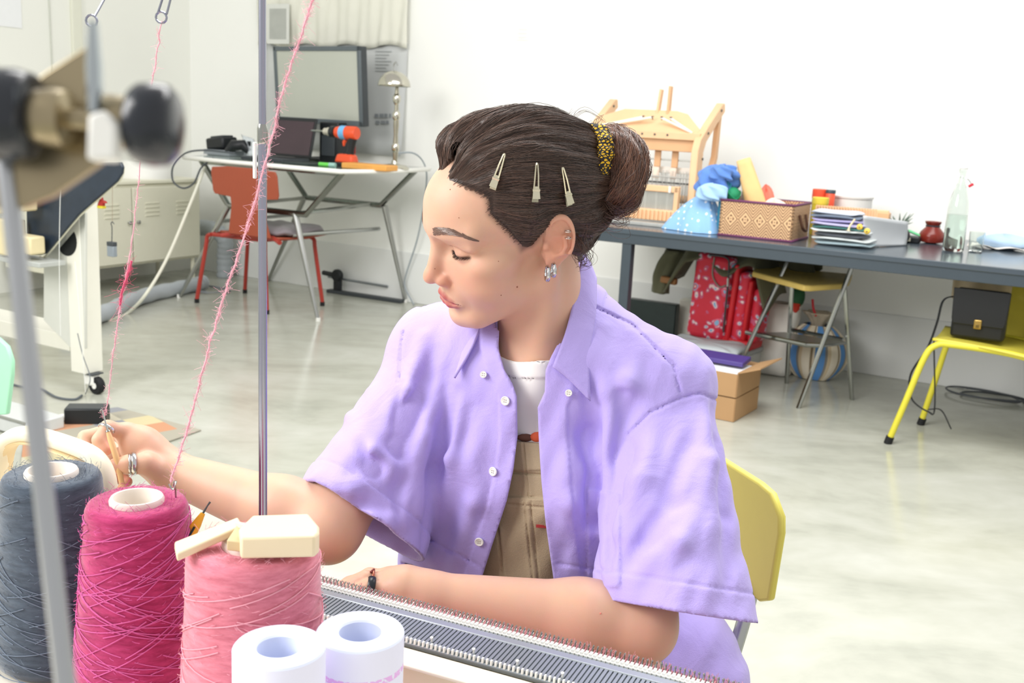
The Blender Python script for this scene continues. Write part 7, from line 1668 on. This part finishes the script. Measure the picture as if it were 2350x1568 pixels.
def shirt_vol0(p):
    d=torso_sh(p); a=np.minimum(rc(p,S_L,S_L+(E_L-S_L)*.95,.048,.040),rc(p,S_R,S_R+(E_R-S_R)*.90,.048,.040))-.011
    d=sm(d,np.minimum(a,.2),.012); d=sm(d,sl_L(p),.008); d=sm(d,sl_R(p),.010); return d
for pts in [[(1065,880),(1030,1050),(1005,1290)],[(1020,850),(965,1000),(945,1180)],[(1105,960),(1085,1150),(1045,1330)],[(975,780),(940,900),(928,1050)],[(1385,760),(1400,900),(1398,1120)],[(1460,780),(1440,880),(1420,960)],[(1300,960),(1310,1150),(1330,1360)]]: addfold(pts,.0085,.015,1,shirt_vol0)
for pts in [[(1352,860),(1352,1000),(1366,1200),(1378,1340)],[(1428,905),(1428,1050),(1402,1200),(1392,1300)],[(915,880),(914,1050),(918,1240)],[(1045,900),(1000,1080),(975,1250)],[(1000,800),(950,930),(935,1040)],[(1395,655),(1405,800)]]: addfold(pts,.0085,.012,-1,shirt_vol0)
# sleeve folds: picture right
for pts,s in [([(1612,905),(1622,1060),(1615,1400)],1),([(1470,1330),(1560,1250),(1625,1150)],1),([(1420,1290),(1480,1240),(1540,1150),(1570,1010)],-1),([(1500,960),(1480,1100),(1440,1230)],1),([(1650,1010),(1668,1180),(1672,1380)],-1)]: addfold(pts,.0085 if s>0 else .0080,.016 if s>0 else .013,s,shirt_vol0)
# picture left sleeve
for pts,s in [([(735,1105),(800,1120),(900,1095)],1),([(755,1140),(830,1165),(905,1160)],-1),([(800,960),(850,1040),(905,1080)],1),([(870,800),(850,900),(890,1000)],1),([(780,1190),(850,1215),(915,1205)],1),([(820,1010),(860,1075),(905,1120)],-1)]: addfold(pts,.006 if s>0 else .0045,.016,s,shirt_vol0)
flush_folds(shirt_vol0)
EDL=np.array([(560,1180),(700,1150),(750,1146),(800,1144),(850,1158),(880,1176),(910,1186),(1000,1188),(1080,1178),(1150,1163),(1250,1130),(1370,1092),(1700,980)],float)
EDR=np.array([(560,1345),(640,1335),(750,1300),(820,1264),(850,1252),(900,1250),(935,1234),(1000,1236),(1100,1242),(1200,1252),(1370,1276),(1700,1330)],float)
def shirt_vol(p):
    d=shirt_vol0(p); x,y=pxy(p)
    for P,r,k,s,lo,hi in FOLD:
        m=((p>A3(lo))&(p<A3(hi))).all(1)
        if not m.any(): continue
        q=p[m]; c=chain(q,P,[r*.4]+[r]*(len(P)-2)+[r*.4],.01)
        d[m]=sm(d[m],c-.002,k) if s>0 else ssub(d[m],c,k)
    wr=.0011*np.sin(x*.045+y*.021+2.1*np.sin(y*.012))+.0008*np.sin(x*.020-y*.052+1.7*np.sin(x*.017))+.0005*np.sin(x*.11+y*.05)
    d=d-wr
    d=np.minimum(d,torso(p)-.0195); d=np.minimum(d,np.minimum(rc(p,S_L,S_L+(E_L-S_L)*.9,.048,.040),rc(p,S_R,S_R+(E_R-S_R)*.85,.048,.040))-.0085)
    # placket strips, yoke and armhole seams, hem bands
    xl=np.interp(y,EDL[:,0],EDL[:,1]); xr=np.interp(y,EDR[:,0],EDR[:,1]); fr=(p[:,2]<1.36)
    d=d-.0022*fr*((sst(-44,-38,x-xl)*(x<xl+30))+(sst(70,64,x-xr)*(x>xr-30)))
    d=d-.0022*fr*sst(1346,1350,x)*sst(1426,1420,x)*sst(1118,1123,y-.18*(x-1348))*sst(1352,1346,y)
    def seam(px0,py0,px1,py1,w=3.2,dep=.0030):
        ex,ey=px1-px0,py1-py0; L=math.hypot(ex,ey); t=((x-px0)*ex+(y-py0)*ey)/L; s=((x-px0)*-ey+(y-py0)*ex)/L
        return dep*np.exp(-(s/w)**2)*(t>0)*(t<L)*(p[:,2]<1.42)
    for a in [(1440,1000,1490,948),(1490,948,1560,914),(1560,914,1605,902),(1605,902,1655,922),(1365,705,1450,745),(1450,745,1545,840),(1545,840,1562,905),(960,705,1000,690),(925,760,915,880)]: d=d+seam(*a)
    d=d+seam(1365,705,1450,745,9,.0006)
    for c,n in((HcL,nHL),(HcR,nHR)):
        t=(p-A3(c))@A3(n); near=np.sqrt(((p-A3(c))**2).sum(1))<.16
        d=d+near*(.0016*np.exp(-((t+.030)/.0016)**2)-.0008*sst(-.032,-.028,t))
    return d
def shirt(p):
    o=shirt_vol(p); d=np.maximum(o,-(o+.0062)); x,y=pxy(p)
    # sleeve ends
    for c,n,sf,mg in((HcL,nHL,sl_L,.020),(HcR,nHR,sl_R,.05)):
        t=(p-A3(c))@A3(n); near=np.sqrt(((p-A3(c))**2).sum(1)); m=near<.18; sd=np.full(len(p),1.,f32)
        if m.any(): sd[m]=sf(p[m])
        d=np.maximum(d,np.where(m&(sd<mg),t,-1.))
    # hollow sleeves: arm passage already open; keep body hollow near armholes
    xl=np.interp(y,EDL[:,0],EDL[:,1]); xr=np.interp(y,EDR[:,0],EDR[:,1]); sc=p[:,2]/FPX
    op=np.minimum(x-xl,xr-x)*sc; op=np.where(p[:,2]<1.37,op,-.05); d=np.maximum(d,op)
    d=np.maximum(d,-rc(p,NH,NB+np.array([0,-.005,-.004]),.062,.060))
    d=np.maximum(d,.0-(p[:,1]-cc(0,1760,1.4)[1]))
    return d
m_shirt=mat('lavender_cotton','b6a6ea',.75,var=.05,scale=9,bump=.25,bscale=900,sheen=.25)
N,L,b=nodes(m_shirt); _tc=N.new('ShaderNodeTexCoord'); _nz=N.new('ShaderNodeTexNoise'); _nz.inputs['Scale'].default_value=16; _nz.inputs['Detail'].default_value=3; _nz.inputs['Distortion'].default_value=1.2; L.new(_tc.outputs['Object'],_nz.inputs[0])
_bp=N.new('ShaderNodeBump'); _bp.inputs['Strength'].default_value=.5; _bp.inputs['Distance'].default_value=.006; L.new(_nz.outputs['Fac'],_bp.inputs['Height']); _old=b.inputs['Normal'].links[0].from_node; L.new(_bp.outputs[0],_old.inputs['Normal'])
sh_o=sdf_object('shirt',shirt,(np.minimum(HcR,TH)-[.14,.22,.24])*[1,1,1],np.array([HcL[0]+.13,cc(0,560,1.3)[1],1.66]),.0029,m_shirt,PER)
# ---- T-shirt
NK=cc(1222,772,1.262)
def tee(p):
    o=torso(p)-.007; o=sm(o,neck(p)-.004,.02); x,y=pxy(p); o=o-.0012*np.sin(x*.05+y*.02+2*np.sin(y*.02))
    nk=ell(p,cc(1232,764,1.28),(.064,.040,.075)); o=o-.0016*sst(.020,.017,nk); d=np.maximum(o,-(o+.004)); d=np.maximum(d,-nk); d=np.maximum(d,y*0+(cc(0,1120,1.27)[1]-p[:,1])); d=np.maximum(d,p[:,1]-cc(0,752,1.3)[1]); return np.maximum(d,np.abs(p[:,0]-.02)-.15)
tee_o=sdf_object('tee',tee,np.array([-.16,cc(0,1150,1.3)[1],1.2]),np.array([.20,cc(0,690,1.3)[1],1.5]),.0024,mat('white_jersey','efeeec',.85,var=.02,scale=20),PER)
q=trace(lambda p:np.minimum(tee(p),torso(p)),1228,1000)
if q is not None: MB().sphere(c2w(q)+np.array([.004,0,-.002]),(.010,.003,.007),12).build('tee_print',mat('tee_orange','f0704a',.8),tee_o); MB().sphere(c2w(trace(lambda p:np.minimum(tee(p),torso(p)),1208,1005)),(.012,.003,.005),12).build('tee_print',mat('tee_brown','6d4a3c',.8),tee_o)
# ---- dungarees: bib plus seat and legs
def w2(p): return np.asarray(w2c(np.array(p,float)))
hipw=c2w(TH); 
def legpts(s):
    hx=hipw[0]+s*.085; return [w2((hx,hipw[1]-.02,.50)),w2((hx+s*.03-.02,hipw[1]-.40,.485)),w2((hx+s*.05,hipw[1]-.36,.10))]
LG=[legpts(-1),legpts(1)]
def dung(p):
    x,y=pxy(p); o=torso(p)-.013
    o=o-.0020*sst(1082,1078,y)-.0034*sst(1140,1146,y+.10*(x-1200)-8*np.sin((x-1205)*.02))
    def seam(px0,py0,px1,py1,w,dep):
        ex,ey=px1-px0,py1-py0; L=math.hypot(ex,ey); t=((x-px0)*ex+(y-py0)*ey)/L; s=((x-px0)*-ey+(y-py0)*ex)/L; return dep*np.exp(-(s/w)**2)*(t>0)*(t<L)
    for a in [(1200,1010,1213,1140,10,-.0022),(1200,1010,1213,1140,2.5,.0022),(1203,1150,1227,1372,10,-.0024),(1203,1150,1227,1372,2.5,.0024),(1218,1150,1240,1372,2,.0018),(1142,1210,1160,1372,3,.0026),(1146,1210,1164,1372,7,-.0016),(1100,1350,1280,1362,3,.0024),(1150,1082,1245,1090,2.5,.0026),(1120,1152,1250,1165,2.,.0018)]: o=o+seam(*a)
    o=o-.0016*np.sin(x*.03+y*.045+1.5*np.sin(x*.02))*sst(1150,1200,y)-.0008*np.sin(x*.11)*np.exp(-((y-1160)/16)**2)
    for L in LG:
        o=sm(o,rc(p,L[0],L[1],.088,.066),.04); o=sm(o,rc(p,L[1],L[2],.066,.050),.03)
    top=cc(0,1012,1.27)[1]; slope=(p[:,0]-cc(1185,0,1.27)[0])*-.06
    return np.maximum(o,p[:,1]-(top+slope))
allp=np.array(LG[0]+LG[1])
m_dung=mat('beige_twill','aa997e',.85,var=.10,scale=30,bump=.3,bscale=700)
xb=(cc(1020,0,1.28)[0],cc(1330,0,1.3)[0])
dg_o=merged('dungarees',[(lambda p:np.maximum(dung(p),np.maximum(np.maximum(xb[0]-p[:,0],p[:,0]-xb[1]),np.maximum(cc(0,1420,1.3)[1]-p[:,1],p[:,2]-1.40))),np.array([xb[0]-.02,cc(0,1440,1.3)[1],1.18]),np.array([xb[1]+.02,cc(0,990,1.28)[1],1.42]),.0018),
    (lambda p:np.maximum(dung(p)+.0012,(p[:,1]-cc(0,1040,1.28)[1])),np.minimum(allp.min(0),TH-.2)-.09,np.maximum(allp.max(0),TH+.25)+.09,.007)],m_dung,PER,None)
p=trace(dung,1236,1207)
if p is not None: MB().box(c2w(p)+np.array([.004,-.0012,0]),(.014,.0012,.0035)).build('red_label',mat('label_red','b23a3a',.7),dg_o)
for L in LG:
    f=c2w(L[2]); MB().tube(smoothpath([(f[0],f[1]+.05,.045),(f[0],f[1]-.03,.05),(f[0],f[1]-.13,.038),(f[0],f[1]-.19,.028)],5),[.038]+[.042]*6+[.044]*6+[.036]*2+[.020],12,flat=1.).build('shoe',mat('white_shoe','e7e4dc',.5),PER,ang=80)
# ---- shirt collar leaves, stand, buttons, pocket
m_btn=mat('pearl_button','f0efe9',.3,var=.03)
base_sh=lambda p:np.minimum(shirt_vol(p),np.minimum(neck(p)-.003,torso(p)-.01))
def leaf(name,rows,lifts,parent):
    """rows: list of rows of (px,py,z) -> smooth bicubic-ish patch"""
    G=np.array([[cc(*q) for q in row] for row in rows]); nu,nv=18,14
    def f(u,v):
        R=[np.array(smoothpath(list(r),8)) for r in G]; pts=[]
        for r in R: x=u*(len(r)-1); i=min(int(x),len(r)-2); pts.append(r[i]+(r[i+1]-r[i])*(x-i))
        S=smoothpath(pts,8); x=v*(len(S)-1); i=min(int(x),len(S)-2); return c2w(S[i]+(S[i+1]-S[i])*(x-i))
    return MB().grid(f,nu,nv).build(name,m_shirt,parent,solid=.0028,ang=80)
# picture-right leaf: fold line (neck edge) down to the tip; outer edge back up over the shoulder
leaf('collar_leaf',[[(1337,585,1.285),(1322,660,1.262),(1300,755,1.236),(1268,842,1.222)],[(1352,600,1.292),(1348,690,1.262),(1330,790,1.234),(1302,868,1.222)],[(1368,640,1.296),(1366,720,1.262),(1352,820,1.234),(1355,921,1.222)]],0,sh_o)
# picture-left leaf
leaf('collar_leaf',[[(1120,700,1.300),(1110,735,1.290),(1098,765,1.275),(1084,795,1.262)],[(1092,715,1.305),(1086,750,1.292),(1078,785,1.277),(1066,830,1.262)],[(1066,735,1.308),(1066,770,1.292),(1062,805,1.278),(1043,868,1.262)]],0,sh_o)
# collar stand (picture left and right) : band round the neck
leaf('collar_stand',[[(1345,585,1.31),(1325,660,1.275),(1300,760,1.25),(1262,845,1.238)],[(1352,640,1.31),(1330,720,1.278),(1305,800,1.252),(1268,880,1.240)]],0,sh_o)
leaf('collar_stand',[[(1140,690,1.31),(1142,745,1.292),(1144,790,1.275),(1152,850,1.262)],[(1085,735,1.312),(1088,775,1.292),(1098,820,1.272),(1120,868,1.258)]],0,sh_o)
leaf('collar_stand',[[(1140,640,1.42),(1230,600,1.43),(1310,575,1.40),(1345,585,1.31)],[(1130,690,1.43),(1230,650,1.44),(1315,630,1.41),(1352,640,1.315)]],0,sh_o)
def button(px,py,r=.0056,dz=.0):
    p=trace(base_sh,px,py)
    if p is None: return
    p=p-np.array([0,0,.002+dz]); n=gradn(base_sh,p[None].astype(f32),.004)[0]; nw=CB@n; R=np.array(Vector(nw).to_track_quat('Z','Y').to_matrix())
    b=MB().lathe([(r*.9,-.001),(r,.0),(r,.0012),(r*.85,.0017),(r*.72,.0012),(.0004,.0012)],c2w(p),20,R=R).build('button',m_btn,sh_o)
    for sx,sy in((-1,-1),(1,-1),(1,1),(-1,1)): MB().lathe([(.0006,.0013),(.0006,.0017)],c2w(p)+R@np.array([sx*.0012,sy*.0012,0]),6,R=R).build('button_hole',mat('button_thread','9a948a',.7),sh_o)
for x,y in[(1160,920),(1132,1082),(1100,1243)]: button(x,y)
for x,y in[(1110,860),(1305,902)]: button(x,y,.0042,.001)
# ---- rings
def ringat(a,b,t,R_,r_,m_,nm='finger_ring',fl=1.8):
    a=c2w(a);b=c2w(b); c=a+(b-a)*t; d=(b-a)/np.linalg.norm(b-a); x=np.cross(d,[0,0,1.]); x/=np.linalg.norm(x); y=np.cross(d,x)
    return MB().tube([c+R_*(math.cos(q)*x+math.sin(q)*y) for q in np.linspace(0,2*math.pi,25)[:-1]],r_,8,closed=True,flat=fl,ref=tuple(d)).build(nm,m_,PER,ang=80)
ringat(RH['thb'][1],RH['thb'][2],.72,.0128,.0016,m_silver,fl=2.0); ringat(RH['thb'][1],RH['thb'][2],.98,.0122,.0010,m_silver,fl=1.4)
ringat(RH['idx'][1],RH['idx'][2],.1,.0100,.0012,m_silver)
k=ringat(LH['idx'][0],LH['idx'][1],.92,.0108,.0018,mat('black_ring','20262c',.3),fl=2.4)
ringat(LH['mid'][0],LH['mid'][1],.75,.0112,.0008,mat('rose_gold','b9705c',.3,.8))
gc=c2w(LH['mid'][0]+(LH['mid'][1]-LH['mid'][0])*.75)
for i in range(3): MB().sphere(gc+np.array([.001*(i-1),-.004+.003*i,.0112]),(.0016,.0016,.0016),8).build('ring_gem',mat('garnet','7a2f2a',.2),PER)
# ---------------------------------------------------------------- yellow chair under the person, latch hook in the hand
m_lem=mat('lemon_plastic','ece06a',.4,var=.03)
zt=.735; A_=onz(1703,1072,zt); B_=onz(1815,1142,zt); d_=(B_-A_)/np.linalg.norm(B_-A_); nrm=np.cross(d_,e3)
hz=.16; Lr=np.linalg.norm(B_-A_); Lw=.44; cen=B_-d_*(Lw/2); FCH=frame(cen*[1,1,0],d_,np.cross(e3,d_),e3)
if (CAM-cen)@FCH[:3,1]>0: pass
r=root('yellow_seat_chair','lemon yellow plastic chair on which the person in lavender sits','chair',cen*[1,1,0])
w=Lw/2
def bkp(u,v):
    a=u*2-1; x=w*a; rr=.05; z=zt-hz+hz*v; ex=abs(a); ins=max(0,ex-.82)/.18; z=(zt-hz/2)+(v-.5)*hz*(1-.30*ins*ins); bow=.03*a*a; return (x,-bow*0,z)
poly=[(-w+.03,zt-hz),(w-.03,zt-hz),(w-.008,zt-hz+.012),(w,zt-.05),(w-.004,zt-.028),(w-.03,zt-.004),(w-.06,zt),(-w+.06,zt),(-w+.03,zt-.004),(-w,zt-.05),(-w+.008,zt-hz+.012)]
MB(FCH).prism(poly,(0,0,0),(1,0,0),(0,0,1),.012).build('backrest',m_lem,r,bevel=.004,seg=3)
hp=c2w(TH); sc_=((hp-cen)@d_,(hp-cen)@FCH[:3,1])
sx,sy=sc_; y0=-.02 if sy>0 else .02
MB(FCH).box((sx,sy,.405),(.42,.40,.014)).build('seat',m_lem,r,bevel=.006,seg=3)
for a in(-.18,.18):
    for b in(-.17,.17): MB(FCH).tube([(sx+a,sy+b,.40),(sx+a*1.12,sy+b*1.12,0)],.011,10).build('leg',m_chromed,r)
for a in(-.16,.16): MB(FCH).tube(smoothpath([(a if abs(a)<w else a,0,zt-.05),(a,.0,.60),(a*.4+(sx+a)*.6,sy*.25,.47),(sx+a,sy*.5,.40)],6),.010,10).build('back_post',m_chromed,r)
# latch hook
tip=D(235,943,1.245); jn=D(247,988,1.240); bt=D(270,1060,1.236); b2=D(281,1118,1.236)
r=root('latch_hook','wooden-handled latch hook held upright in the hand with pink yarn','hook',b2)
MB().tube([jn,jn*.75+bt*.25,bt,b2],[.0022,.0034,.0036,.0030],10).build('wooden_handle',mat('hook_wood','deb583',.5,var=.08,scale=20),r)
MB().tube([jn+(jn-bt)*-.05,jn],[.0030,.0026],10).build('ferrule',m_chrome,r)
MB().tube([jn,tip,tip+np.array([-.0015,0,.0015]),tip+np.array([-.003,0,-.001])],[.0010,.0009,.0008,.0008],6).build('hook_needle',m_chromed,r)
MB().lathe([(.004,0),(.006,.003),(.006,.009),(.003,.012)],b2-np.array([0,0,.008]),12).build('end_knob',mat('hook_wood','deb583'),r)
